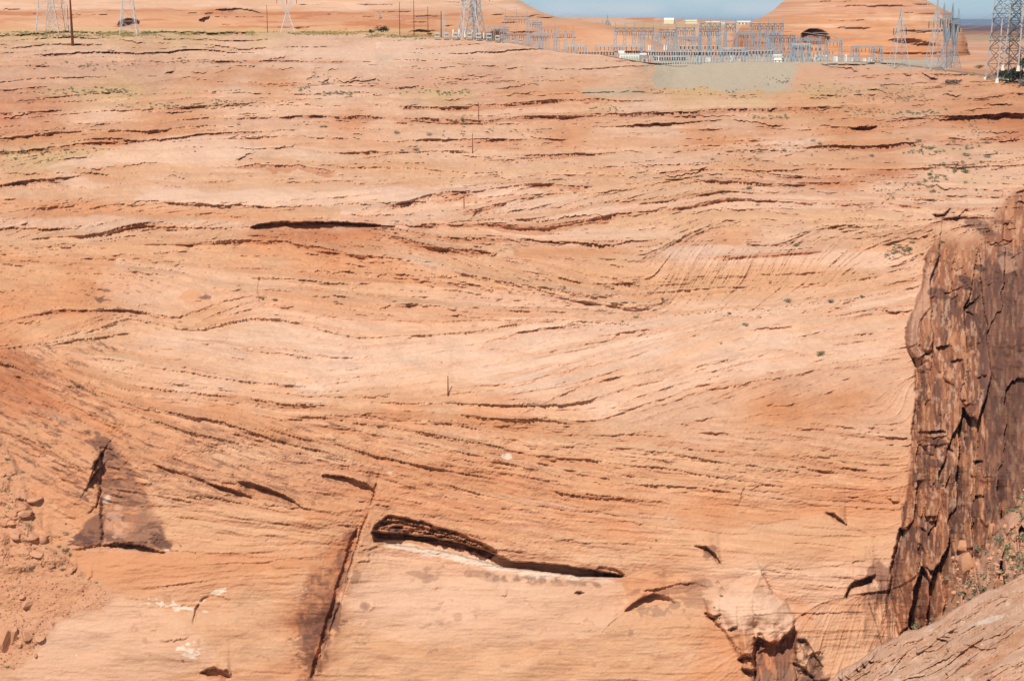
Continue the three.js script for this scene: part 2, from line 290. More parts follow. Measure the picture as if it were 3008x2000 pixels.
const cliffLine = curve([[540, 2790], [620, 2750], [700, 2744], [760, 2716], [850, 2706], [900, 2690], [950, 2664], [1000, 2660], [1050, 2682], [1100, 2694], [1300, 2680], [1400, 2668], [1500, 2652], [1580, 2640], [1650, 2622], [1750, 2612], [1850, 2640], [1950, 2660], [2100, 2660]]);
const talusFoot = lin([[2500, 2080], [2660, 1868], [2700, 1850], [2780, 1790], [2830, 1735], [2872, 1650], [2900, 1600], [2925, 1575], [2945, 1515], [2985, 1500], [3008, 1440], [3160, 1250]]);
const rightTalus = [[2640, 1900], [2700, 1858], [2776, 1795], [2815, 1700], [2800, 1640], [2830, 1622], [2880, 1645], [2920, 1600], [2925, 1555], [2945, 1512], [2985, 1500], [3008, 1440], [3170, 1260], [3170, 1900]];
const leftTalus = [[-160, 1290], [0, 1285], [50, 1370], [80, 1450], [95, 1560], [140, 1600], [205, 1650], [260, 1700], [330, 1750], [300, 1790], [225, 1795], [170, 1830], [130, 1880], [60, 1960], [-160, 2000]];
const gravelBank = [[1925, 180], [2330, 180], [2352, 192], [2338, 225], [2328, 264], [2180, 266], [2020, 258], [1928, 248], [1918, 225]];
const main = new Sheet(-130, 3140, 1340, 850, topEdge, () => 2070, (px, py) => mix(zLeft(py), zRight(py), sst(1800, 2000, px)), 0.68);
// broad swells of the slope
main.gauge();
main.each((k, px, py) => {
  const e = sst(90, 220, py) * 0.7 + 0.3;
  main.D[k] += main.K[k] * (11 * e * fbm(px * 0.0032 + 4, py * 0.0075, 3) + 5 * e * mix(1, 0.25, sst(1350, 1600, py)) * fbm(px * 0.011, py * 0.028 + 9, 3) + mix(1.2, 0.25, sst(1200, 1550, py)) * fbm(px * 0.05, py * 0.11 + 3, 4));
});

// base colour of the beds, from place to place
const tones = [];
const tone = (code, ...xy) => { for (let i = 0; i < xy.length; i += 2) tones.push([xy[i], xy[i + 1], ...COL[code]]); };
tone('S', 100, 106, 330, 104, 560, 104, 760, 100, 2050, 268, 2400, 270, 2200, 300, 120, 452, 320, 268, 1300, 270);
tone('P', 100, 150, 320, 140, 700, 120, 850, 125, 1000, 118, 1500, 150, 600, 170, 1800, 180, 1000, 200, 1300, 190, 1600, 205, 700, 268, 950, 290, 1100, 300, 1900, 330, 2120, 330, 300, 335, 800, 345, 1100, 345, 1500, 330);
tone('W', 900, 145, 780, 150, 1150, 150, 1060, 172, 950, 262, 650, 440, 500, 430, 680, 575, 500, 575, 850, 580, 1120, 565, 1400, 560, 1500, 580, 2300, 410, 2200, 335, 700, 415);
tone('K', 100, 195, 260, 200, 420, 200, 1350, 230, 1250, 245, 60, 335, 1450, 250, 2700, 330, 2850, 420, 2700, 250, 2500, 235);
tone('O', 650, 225, 800, 235, 1500, 275, 1650, 265, 100, 400, 330, 395, 480, 380, 550, 360, 1700, 400, 2050, 390, 2250, 370, 2500, 330, 2950, 280, 2850, 330, 2350, 300, 2500, 400, 2700, 290, 1050, 345, 150, 620, 40, 625, 300, 625, 2200, 490, 2450, 505, 2900, 330, 2100, 430);
tone('R', 20, 345, 90, 330, 2960, 345, 3000, 380, 750, 692, 960, 688, 1050, 680, 2420, 540, 2600, 505);
tone('P', 600, 450, 900, 450, 1300, 420, 1750, 420, 1950, 400, 2250, 440, 1500, 460, 1900, 470, 2100, 440, 2600, 560, 2400, 580, 2800, 540, 2950, 460, 250, 540, 1250, 610, 1700, 600, 1550, 600, 1750, 630, 2250, 585, 2200, 600, 300, 670, 1000, 648, 700, 665, 1200, 640, 2750, 480);
tone('T', 350, 520, 600, 540, 900, 540, 1200, 515, 100, 560, 800, 520, 500, 620, 700, 622, 900, 615, 1800, 520, 2000, 525, 1600, 545, 2050, 560, 2150, 645, 2000, 650, 1850, 660, 1700, 655, 2450, 660, 2650, 700, 150, 700, 400, 720, 650, 740, 1350, 668, 1250, 720, 1500, 735, 1750, 740, 150, 790, 330, 770, 2500, 690);
tone('O', 900, 740, 1050, 740, 1000, 780, 800, 720, 250, 860, 60, 890, 200, 905, 1150, 800, 2150, 690);
tone('P', 1500, 685, 1700, 690, 1850, 690, 1250, 770, 2050, 740, 2250, 745, 2450, 745, 2600, 770, 450, 850, 550, 870, 350, 830, 700, 905, 850, 920, 1000, 950, 1200, 930, 1450, 900, 1700, 910, 1900, 900, 2500, 900, 2300, 905, 2600, 930, 2100, 920);
tone('T', 1000, 850, 1150, 840, 1300, 850, 1500, 800, 1700, 820, 1900, 860, 1750, 785, 2050, 820, 2250, 825, 2450, 835, 800, 790, 150, 960, 350, 960, 600, 945, 180, 1000);
tone('W', 1200, 1080, 1400, 1060, 1050, 1080, 1600, 1020, 1750, 1010, 2150, 1060, 900, 1120, 1550, 1110, 1900, 1000, 2250, 1000);
tone('P', 500, 1020, 700, 1010, 800, 1080, 650, 1120, 1000, 1020, 1300, 980, 1900, 1100, 2100, 1130, 2000, 1180, 2350, 1060, 2500, 1000, 2600, 1080, 2450, 1120, 1750, 1180, 1900, 1230, 2550, 1230, 2050, 1270, 550, 1150);
tone('R', 20, 1060, 20, 1150, 90, 1100, 120, 1180);
tone('O', 150, 1060, 120, 1250, 220, 1150, 300, 1200, 450, 1200, 30, 1230, 200, 1320, 400, 1300, 600, 1260, 800, 1250, 1000, 1260, 1200, 1220, 1400, 1230, 1500, 1250, 650, 1200, 2300, 1200, 2500, 1180);
tone('T', 350, 1080, 800, 1180, 1100, 1180, 1300, 1190, 1000, 1310, 1400, 1290, 1600, 1290, 1700, 1250, 2250, 1290, 2400, 1300, 2550, 1330, 2100, 1360, 1900, 1330, 1200, 1320, 700, 1330, 1600, 1380, 1800, 1420, 2000, 1420, 2200, 1400, 500, 1490, 650, 1560, 820, 1570, 560, 1600, 950, 1580);
tone('O', 500, 1340, 300, 1400, 150, 1420, 700, 1430, 550, 1450, 900, 1450, 1000, 1490, 1100, 1360, 1300, 1400, 1500, 1430, 1200, 1440, 1700, 1500, 1800, 1560, 1850, 1470, 2400, 1470, 2550, 1480, 2100, 1480, 900, 1540, 300, 1640, 450, 1660, 700, 1640, 850, 1640, 600, 1700, 1200, 1500, 120, 1510, 1400, 1540);
tone('T', 2000, 1560, 2250, 1560, 2400, 1560, 2500, 1600, 2300, 1600, 1700, 1580, 1800, 1640, 1300, 1640, 1150, 1660);
tone('P', 1200, 1720, 1400, 1750, 1550, 1740, 1300, 1790, 1100, 1760, 2300, 1690, 2500, 1700, 2200, 1780, 2300, 1830, 2250, 1720, 200, 1860, 320, 1850);
tone('T', 500, 1800, 350, 1950, 150, 1950, 600, 1900, 400, 1880, 750, 1770, 800, 1900, 1100, 1880, 1300, 1900, 1500, 1920, 1700, 1950, 1600, 1820, 1800, 1850, 1900, 1950, 1950, 1800, 2000, 1900, 2450, 1860, 2550, 1850, 2400, 1950, 1050, 1990, 950, 1690, 2500, 1780);
tone('O', 900, 1830, 860, 1950, 100, 1700, 200, 1750, 50, 1600, 2100, 1880, 2100, 1970, 1900, 1720);
const baseCol = field(tones, 3.4);
const K3 = [0, 0, 0];
main.each((k, px, py) => {
  const wx = px + 26 * fbm(px * 0.012, py * 0.02, 3), wy = py + 13 * fbm(px * 0.011 + 50, py * 0.03, 3);
  const v = 1 + 0.10 * fbm(px * 0.018, py * 0.05 + 7, 4) + 0.10 * noise(px * 0.12, py * 0.3) * noise(px * 0.02 + 5, py * 0.04), h = 0.06 * fbm(px * 0.009 + 31, py * 0.022, 3);
  for (let t = 0; t < 3; t++) K3[t] = mix(baseCol(wx, wy, t), 0.6 * COL.P[t] + 0.4 * COL.T[t], 0.12);
  main.c[k * 3] = K3[0] * v; main.c[k * 3 + 1] = K3[1] * v * (1 - h); main.c[k * 3 + 2] = K3[2] * v * (1 - 2 * h);
});

// ------------------------------------------------------------------ its bedding: dip, number, strength and length of the lines, from place to place
const beds = [];
const bed = (dip, dens, str, len, ...xy) => { for (let i = 0; i < xy.length; i += 2) beds.push([xy[i], xy[i + 1], dip, dens, str, len]); };
bed(0, 0.7, 0.35, 70, 100, 140, 500, 140, 900, 140, 1300, 140, 1700, 190, 2000, 230, 900, 300, 2400, 240);
bed(-2, 1.0, 0.55, 80, 200, 200, 600, 215, 1000, 240, 1400, 260, 300, 300, 700, 330, 1600, 330, 100, 360, 2600, 230, 2900, 300);
bed(-4, 1.3, 0.7, 80, 300, 380, 100, 400, 500, 360, 2000, 390, 2300, 390, 2550, 350, 2800, 350, 2900, 430);
bed(2, 0.9, 0.5, 90, 1100, 400, 1500, 420, 1800, 440, 1300, 460, 2400, 450, 900, 450);
bed(-3, 0.35, 0.3, 80, 600, 440, 450, 460, 700, 570, 500, 580, 1100, 560, 2300, 405, 800, 590, 260, 530, 1600, 400);
bed(2, 1.2, 0.55, 80, 100, 550, 450, 530, 800, 530, 1000, 520, 1300, 520, 600, 620, 1700, 520, 2200, 500);
bed(-16, 1.2, 0.6, 45, 300, 660, 100, 660, 600, 665, 1100, 600, 1400, 600, 1600, 620, 1250, 580, 1750, 620, 2000, 600, 60, 520);
bed(3, 1.3, 0.55, 80, 200, 720, 500, 740, 700, 770, 1100, 680, 1500, 690, 1800, 700, 2300, 610, 2600, 620, 2200, 690);
bed(12, 1.4, 0.5, 100, 1000, 720, 1200, 720, 900, 740, 1300, 740);
bed(22, 1.7, 0.5, 110, 1500, 810, 1650, 830, 1800, 850, 1400, 790, 1350, 770);
bed(4, 1.3, 0.55, 70, 1000, 850, 1100, 810, 1250, 850, 800, 820, 900, 860, 1500, 880, 1700, 900);
bed(-62, 1.3, 0.5, 70, 2050, 790, 2150, 810, 2000, 830, 2250, 800, 2350, 790);
bed(-42, 1.3, 0.5, 80, 2200, 850, 2350, 850, 2450, 810, 2100, 860);
bed(-14, 1.0, 0.6, 80, 2500, 840, 2600, 830, 2400, 880);
bed(4, 1.4, 0.5, 90, 100, 830, 300, 830, 150, 780, 50, 900);
bed(-24, 1.1, 0.4, 80, 150, 960, 300, 940, 60, 970, 620, 930, 560, 910);
bed(14, 0.9, 0.45, 80, 900, 960, 250, 880, 400, 1010, 1000, 990, 480, 960);
bed(20, 0.2, 0.3, 60, 480, 870, 550, 840, 400, 880);
bed(8, 0.7, 0.4, 110, 600, 1060, 450, 1080, 700, 1010, 850, 1030, 700, 1120);
bed(-8, 0.45, 0.4, 100, 1200, 1080, 1400, 1050, 1100, 1020, 1300, 1130, 1000, 1130);
bed(-18, 0.7, 0.45, 100, 1700, 1080, 1900, 1040, 1800, 1120, 1600, 1110, 2100, 1000, 1500, 1000);
bed(-8, 0.8, 0.5, 90, 2300, 960, 2500, 1000, 2400, 1060, 2200, 1080, 2550, 930, 2600, 1060);
bed(-20, 1.0, 0.5, 70, 2000, 1140, 1850, 1190, 2200, 1180, 2350, 1180, 2450, 1150);
bed(24, 2.2, 0.45, 60, 80, 1080, 60, 1180, 180, 1150, 250, 1250, 120, 1260, 250, 1180, 350, 1230);
bed(27, 1.9, 0.5, 60, 150, 1350, 250, 1420, 130, 1420, 60, 1290, 180, 1500, 350, 1330);
bed(18, 2.0, 0.5, 55, 500, 1240, 600, 1290, 450, 1330, 700, 1330, 800, 1290, 550, 1390, 700, 1240);
bed(13, 2.2, 0.55, 50, 1000, 1270, 1100, 1320, 1250, 1350, 1350, 1280, 1450, 1330, 1200, 1420, 950, 1360, 1500, 1400, 1100, 1400, 1550, 1340, 1400, 1460, 1600, 1480);
bed(8, 2.0, 0.55, 50, 1600, 1270, 1700, 1350, 1800, 1390, 1700, 1440, 1850, 1450, 1750, 1530, 1300, 1520, 1550, 1560);
bed(3, 1.6, 0.6, 55, 700, 1190, 900, 1190, 1100, 1210, 1300, 1220, 1500, 1230, 1600, 1220, 500, 1180, 900, 1230);
bed(8, 1.9, 0.6, 45, 2000, 1330, 2200, 1350, 2100, 1290, 2400, 1370, 2300, 1280, 1950, 1300, 2500, 1340, 2600, 1280, 2500, 1240, 2000, 1390, 2200, 1420);
bed(9, 1.1, 0.35, 80, 400, 1470, 600, 1480, 800, 1480, 950, 1440, 650, 1560, 500, 1560, 850, 1560, 950, 1530);
bed(-6, 0.9, 0.35, 70, 400, 1640, 600, 1660, 800, 1620, 500, 1700);
bed(0, 0.15, 0.3, 60, 1200, 1750, 1400, 1800, 1600, 1800, 1200, 1900, 1500, 1930, 1800, 1800, 500, 1850, 300, 1900, 700, 1850, 200, 1850, 1000, 1850, 450, 1950);
bed(4, 0.5, 0.35, 80, 2100, 1520, 2300, 1570, 2400, 1600, 2500, 1560, 2000, 1600, 2200, 1620, 1900, 1560);
bed(5, 1.3, 0.5, 45, 2400, 1710, 2550, 1700, 2450, 1680, 2300, 1700, 2500, 1740);
bed(-72, 1.1, 0.5, 80, 2500, 1830, 2450, 1880, 2550, 1790, 2400, 1930, 2580, 1850);
bed(0, 0.3, 0.3, 50, 2200, 1800, 2150, 1750, 100, 1700, 200, 1700, 50, 1850);
bed(-75, 0.12, 0.3, 60, 2800, 1000, 2800, 1300, 2950, 1100, 2950, 1300, 2750, 1600, 2750, 1750, 2700, 1200, 2850, 1500);
bed(-35, 1.2, 0.7, 60, 2800, 760, 2900, 800, 2850, 900, 2780, 700);
bed(3, 1.3, 0.8, 60, 2800, 600, 2950, 600, 2850, 640, 2720, 600);
const evenDip = field(beds.map((b) => [b[0], b[1], Math.abs(b[2]) > 38 || (b[2] > 20 && b[0] > 1700 && b[0] < 1900) ? -3 : b[2] * (b[0] > 1300 && b[0] < 2600 && b[1] > 560 && b[1] < 900 ? 0.6 : 1)]), 3);
const bedF = field(beds, 4), dipAt = (x, y) => bedF(x, y, 0);

// beds with a tone of their own: pale worn treads, tan and orange faces
const A = [0, 300, 2.24], B = [1000, 300, 2.24], C = [2000, 300, 2.24], D = [0, 1000, 1.568], E = [1000, 1000, 1.568], Fq = [2000, 1000, 1.5685], T1 = [0, 0, 3.104], T2 = [750, 0, 3.104], G = [1880, 100, 2.0913];
const pts = (fr, xy) => { const p = []; for (let i = 0; i < xy.length; i += 2) p.push([fr[0] + xy[i] / fr[2], fr[1] + xy[i + 1] / fr[2]]); return p; };
const Q = (fr, col, a, ...xy) => main.area(pts(fr, xy), col, a, { n: 5, edge: 3.5, f: 0.025, fy: 0.07 });
Q(A, 'T', 0.75, 500, 445, 620, 500, 800, 515, 1000, 500, 1240, 515, 1400, 560, 1560, 590, 1640, 568, 1760, 572, 2240, 545, 2240, 520, 1700, 470, 1200, 420, 900, 430);
Q(A, 'W', 0.85, 880, 640, 960, 600, 1090, 578, 1250, 570, 1430, 592, 1560, 590, 1640, 570, 1750, 580, 1900, 600, 2240, 575, 2240, 676, 1940, 680, 1740, 686, 1560, 672, 1400, 678, 1280, 664, 1100, 652);
Q(A, 'T', 0.85, 870, 660, 1100, 660, 1400, 685, 1740, 692, 2240, 682, 2240, 765, 1900, 772, 1500, 778, 1200, 775, 1000, 765, 830, 745, 780, 700);
Q(A, 'O', 0.75, -200, 680, 0, 675, 180, 665, 400, 670, 560, 650, 700, 690, 760, 745, 690, 738, 600, 748, 360, 758, 0, 743, -200, 743);
Q(A, 'P', 0.8, -200, 762, 360, 768, 690, 742, 1000, 775, 1500, 785, 1690, 790, 1680, 815, 1560, 815, 1070, 810, 690, 795, 420, 822, -200, 826);
Q(A, 'P', 0.85, 340, 445, 450, 440, 560, 495, 800, 520, 1000, 505, 1230, 515, 1220, 550, 900, 545, 620, 555, 480, 570, 420, 540);
Q(A, 'W', 0.65, 300, 430, 560, 340, 950, 250, 1250, 215, 1500, 222, 1700, 300, 1650, 330, 1400, 400, 1000, 400, 700, 420, 480, 425);
Q(A, 'T', 0.6, -200, 440, 330, 445, 400, 520, 300, 500, -200, 520); Q(A, 'T', 0.5, -200, 860, 500, 850, 1500, 850, 1700, 900, 1200, 980, 400, 960, -200, 970);
Q(A, 'O', 0.7, -200, 1020, 300, 1010, 770, 1030, 760, 1085, 400, 1070, -200, 1040); Q(A, 'P', 0.65, 780, 1030, 830, 1090, 960, 1170, 900, 1330, 700, 1260, 620, 1200); Q(A, 'O', 0.6, 580, 1450, 910, 1440, 940, 1460, 600, 1500);
Q(B, 'W', 0.85, 0, 580, 300, 560, 570, 575, 600, 600, 580, 640, 440, 640, 270, 640, 100, 655, 0, 655); Q(B, 'W', 0.7, 760, 580, 900, 540, 1250, 560, 1400, 600, 1200, 605, 940, 622, 900, 590);
Q(B, 'P', 0.85, 0, 690, 560, 668, 860, 665, 1100, 640, 1300, 620, 1480, 610, 1540, 640, 1440, 680, 1250, 700, 1000, 715, 820, 725, 0, 735); Q(B, 'O', 0.65, 570, 650, 760, 610, 940, 635, 1300, 612, 1250, 635, 860, 662, 620, 662);
Q(B, 'P', 0.7, 0, 770, 340, 790, 820, 770, 1100, 760, 1500, 735, 2240, 650, 2240, 685, 1850, 720, 1400, 765, 950, 790, 340, 805, 0, 785); Q(B, 'T', 0.7, 1560, 600, 1700, 560, 2240, 520, 2240, 600, 2100, 625, 1700, 655);
Q(B, 'T', 0.7, 0, 460, 700, 470, 1280, 500, 1340, 495, 1250, 535, 900, 540, 500, 545, 0, 555); Q(B, 'T', 0.5, 0, 400, 500, 370, 1100, 385, 1200, 440, 1100, 470, 500, 470, 0, 455); Q(B, 'P', 0.8, 1640, 430, 1900, 395, 2240, 360, 2400, 380, 2436, 415, 2340, 460, 2240, 468, 2130, 472, 1860, 435);
Q(B, 'T', 0.8, 900, 812, 1600, 776, 2240, 705, 2240, 790, 2100, 800, 1700, 830, 1200, 820); Q(B, 'P', 0.6, 1060, 870, 1300, 880, 1700, 860, 2240, 820, 2240, 900, 1960, 900, 1700, 930, 1350, 912, 1180, 905); Q(B, 'O', 0.65, 1150, 970, 1320, 960, 1900, 960, 1960, 985, 1500, 1015, 1180, 1022);
Q(B, 'P', 0.6, 1040, 900, 1120, 960, 1180, 1020, 1320, 1110, 1385, 1185, 1300, 1160, 1150, 1060, 1040, 1020, 980, 1020, 1080, 970); Q(B, 'T', 0.65, 1290, 1060, 1800, 1060, 2060, 1100, 2080, 1290, 1950, 1240, 1800, 1175, 1500, 1110); Q(B, 'P', 0.5, 1380, 1190, 1700, 1230, 2000, 1330, 2240, 1380, 2240, 1500, 1600, 1500, 1000, 1440, 600, 1400, 700, 1300, 1200, 1290);
Q(C, 'T', 0.85, 0, 728, 900, 712, 1100, 740, 900, 775, 500, 800, 0, 800); Q(C, 'P', 0.7, 0, 620, 400, 610, 900, 600, 1300, 600, 1250, 690, 920, 695, 390, 700, 0, 710); Q(C, 'W', 0.7, -200, 960, 0, 950, 500, 930, 900, 960, 1590, 1010, 1590, 1100, 1200, 1080, 700, 1060, 300, 1050, 0, 1060);
Q(C, 'T', 0.7, -100, 1100, 600, 1090, 1100, 1110, 1560, 1145, 1500, 1230, 1000, 1275, 800, 1290, 400, 1298, 0, 1300); Q(C, 'P', 0.7, 0, 1310, 800, 1300, 1500, 1240, 1590, 1250, 1560, 1320, 1200, 1320, 700, 1370, 0, 1370); Q(C, 'W', 0.8, 490, 225, 700, 220, 720, 245, 660, 270, 520, 265); Q(C, 'P', 0.55, 1600, 430, 2258, 380, 2258, 560, 1900, 570, 1640, 540); Q(C, 'T', 0.5, 200, 380, 600, 390, 900, 320, 1500, 300, 1650, 420, 1300, 460, 600, 470, 200, 470);
Q(D, 'O', 0.5, 340, 970, 760, 985, 1100, 990, 1300, 1000, 1200, 1060, 800, 1100, 480, 1130, 400, 1080); Q(D, 'P', 0.55, 450, 1150, 700, 1210, 860, 1310, 1000, 1440, 960, 1500, 700, 1568, 100, 1568, 60, 1500, 200, 1300); Q(D, 'T', 0.6, 720, 790, 1400, 860, 1568, 870, 1568, 960, 1250, 990, 780, 960); Q(D, 'T', 0.5, 640, 560, 900, 650, 1150, 740, 1400, 780, 1400, 850, 900, 810, 700, 760);
Q(E, 'P', 0.6, 120, 960, 400, 970, 800, 1060, 1300, 1110, 1330, 1200, 1200, 1350, 800, 1400, 300, 1400, 60, 1300, 40, 1200); Q(E, 'O', 0.4, 200, 600, 700, 500, 1100, 520, 1300, 640, 1250, 780, 800, 700, 300, 700);
Q(Fq, 'P', 0.45, 0, 430, 700, 405, 1040, 330, 1040, 480, 700, 500, 0, 470); Q(Fq, 'T', 0.65, 290, 900, 560, 820, 680, 800, 900, 920, 850, 1010, 400, 1050); Q(Fq, 'P', 0.6, 380, 1060, 800, 1030, 860, 1040, 780, 1100, 740, 1180, 540, 1190, 440, 1130); Q(Fq, 'O', 0.6, -30, 780, 270, 800, 700, 760, 1010, 760, 1010, 790, 660, 795, 280, 860, 0, 880);

const keepOut = (x, y) => inside(leftTalus, x, y) || inside(rightTalus, x, y) || inside(gravelBank, x, y);
const keepOutSoft = (x, y) => x < 360 && y > 1270 ? sst(-2, -22, edgeDist(leftTalus, x, y)) : y < 270 && x > 1900 && x < 2360 ? sst(-1, -10, edgeDist(gravelBank, x, y)) : x > cliffLine(y) - 6 && y > 640 ? 0.15 : 1;
// the beds themselves: surfaces that run along the dip from side to side, every bed with its own thickness, lip and tone
{
  const { nc, nr, D, K, S, X, Y, c } = main, PH = new Float32Array(nc * nr), mid = Math.round(main.col(1500));
  for (let j = 0; j < nr; j++) PH[j * nc + mid] = Y[j * nc + mid];
  for (const d of [1, -1]) for (let i = mid + d; i >= 0 && i < nc; i += d) for (let j = 0; j < nr; j++) {
    const x = X[i], y = Y[j * nc + i], a = (clamp(evenDip(x, y), -34, 34) + 4 * noise(x * 0.01, y * 0.03)) * Math.PI / 180, y2 = y - Math.tan(a) * (x - X[i - d]);
    const v = clamp(main.row(i - d, y2), 0, nr - 1.001), q = Math.floor(v), f = v - q; PH[j * nc + i] = mix(PH[q * nc + i - d], PH[(q + 1) * nc + i - d], f) + (y2 < main.top[i - d] ? y2 - main.top[i - d] : 0);
  }
  const b = [], bs = [], bh = [], bt = []; for (let y = -400; y < 2700;) { const pr = rnd() < 0.3, th = (pr ? rr(12, 40) : rr(3.5, 12)) * mix(0.45, 1, sst(100, 420, y)); b.push(y); bs.push(pr ? rr(0.4, 1.3) : rr(0.06, 0.32)); bh.push((pr ? rr(4, 11) : rr(1.5, 4)) * mix(0.5, 1, sst(100, 420, y))); bt.push([rr(-0.07, 0.07), rr(-0.05, 0.05), ['P', 'W', 'T', 'O', 'P', 'T', 'R'][Math.floor(rnd() * 7)], rr(0.05, 0.34), rnd() < 0.5 ? 'O' : 'T']); y += th; }
  const str = (k, px) => { const m = noise(px * 0.0032 + k * 3.71, k * 1.37 + 0.4) + 0.35 * noise(px * 0.017 + k * 5.1, k * 2.3); return clamp(0.36 + 1.5 * m, 0.10, 1.5); };
  let k0 = 0;
  for (let i = 0; i < nc; i++) { k0 = 0; for (let j = 0; j < nr; j++) {
    const v = j * nc + i, px = X[i], py = Y[v];
    const ga = Math.max(j - 1, 0) * nc + i, gb = Math.min(j + 1, nr - 1) * nc + i, gp = clamp((PH[gb] - PH[ga]) / (Y[gb] - Y[ga]), 0.3, 4);
    const p = PH[v] + gp * (1.9 * noise(px * 0.04, PH[v] * 0.06) + 1.1 * noise(px * 0.12, py * 0.09 + 9) + 5 * noise(px * 0.007 + 30, PH[v] * 0.012));
    if (b[k0] > p) k0 = 0; while (k0 < b.length - 2 && b[k0 + 1] < p) k0++;
    const dens = clamp(bedF(px, py, 1) * 1.05, 0, 1.1), w = dens * mix(0.72, 1, sst(150, 420, py)) * mix(1, 0.6, sst(1150, 1400, py)) * (keepOutSoft(px, py)); if (w <= 0.02) continue;
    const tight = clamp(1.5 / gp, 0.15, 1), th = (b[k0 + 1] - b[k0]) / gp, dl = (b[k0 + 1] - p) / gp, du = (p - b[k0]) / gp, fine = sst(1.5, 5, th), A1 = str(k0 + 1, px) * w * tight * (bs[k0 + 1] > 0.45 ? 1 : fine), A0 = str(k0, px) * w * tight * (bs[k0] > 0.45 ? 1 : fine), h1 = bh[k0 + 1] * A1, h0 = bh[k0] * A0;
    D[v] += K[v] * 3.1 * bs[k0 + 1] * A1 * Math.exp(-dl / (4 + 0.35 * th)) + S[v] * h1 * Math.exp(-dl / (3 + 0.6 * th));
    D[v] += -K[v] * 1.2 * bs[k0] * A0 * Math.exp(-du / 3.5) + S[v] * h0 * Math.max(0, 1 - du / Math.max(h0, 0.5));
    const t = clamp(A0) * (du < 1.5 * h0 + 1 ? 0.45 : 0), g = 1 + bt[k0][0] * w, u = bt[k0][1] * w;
    const bc = COL[bt[k0][2]], ba = bt[k0][3] * w * clamp(0.6 + 1.4 * noise(px * 0.005 + k0 * 2.9, k0 * 1.7)) * (bt[k0][2] === 'R' ? 0.7 : 1); for (let z = 0; z < 3; z++) c[v * 3 + z] = mix(c[v * 3 + z], bc[z], ba);
    D[v] += K[v] * mix(0.75, 1.2, sst(450, 800, py)) * Math.min(1, 1.6 / gp) * (0.35 + 0.65 * clamp(dens)) * mix(1, 0.7, sst(1300, 1500, py)) * (0.9 * noise(px * 0.018 + 3, (0.6 * PH[v] + 0.4 * py) * 0.30) + 0.65 * noise(px * 0.05 + 8, (0.6 * PH[v] + 0.4 * py) * 0.62 + 4) + 0.45 * noise(px * 0.16, py * 0.55 + 0.25 * PH[v]));
    c[v * 3] *= g; c[v * 3 + 1] *= g * (1 - u); c[v * 3 + 2] *= g * (1 - 2 * u); for (let z = 0; z < 3; z++) c[v * 3 + z] = mix(c[v * 3 + z], COL[py < 760 && bs[k0] > 0.4 ? 'R' : bt[k0][4]][z], t * (py < 760 && bs[k0] > 0.4 ? 1.3 : 1));  // red below the upper lips is painted in to warm their shadow lines
  } }
}
// long low benches that sweep along the beds
{
  let made = 0;
  for (let n = 0; n < 20000 && made < 420; n++) {
    const x0 = rr(-250, 3000), y0 = 100 + 1500 * Math.pow(rnd(), 1.15), t = topEdge(x0), sh = clamp((y0 - t) / 230, 0.25, 1);
    if (y0 < t + 8 || rnd() > bedF(x0, y0, 1) * mix(1.6, 0.9, sh)) continue;
    const len = rr(140, 620) * mix(0.6, 1, sh), p = [[x0, y0]]; let x = x0, y = y0, ok = true;
    for (let q = 0; q < len; q += 18) { const a = (dipAt(x, y) + 5 * noise(x * 0.008 + n, y * 0.02)) * Math.PI / 180; if (Math.abs(Math.cos(a)) < 0.72) { ok = q > 90; break; } x += Math.abs(Math.cos(a)) * 18; y += Math.tan(a) * Math.abs(Math.cos(a)) * 18; p.push([x, y]); }
    if (!ok || p.length < 5 || keepOut(x, y) || keepOut(x0, y0)) continue;
    const f = mix(2, 11, rnd() * rnd()) * mix(0.5, 1, sh) * mix(1, 0.6, sst(1100, 1300, y0));
    main.ledge(p, mix(0.18, 0.75, rnd() * rnd()) * mix(0.55, 1, sh), { face: f, steep: rr(0.75, 1.05), up: rr(8, 18) * mix(0.6, 1, sh), dn: rr(3, 7), jag: rr(1, 3.4), rough: rr(0.4, 1.0), tip: 0.5, faceCol: rnd() < 0.65 ? 'T' : 'O', faceA: rr(0.25, 0.7) }); made++;
  }
  console.log('benches', made);
}
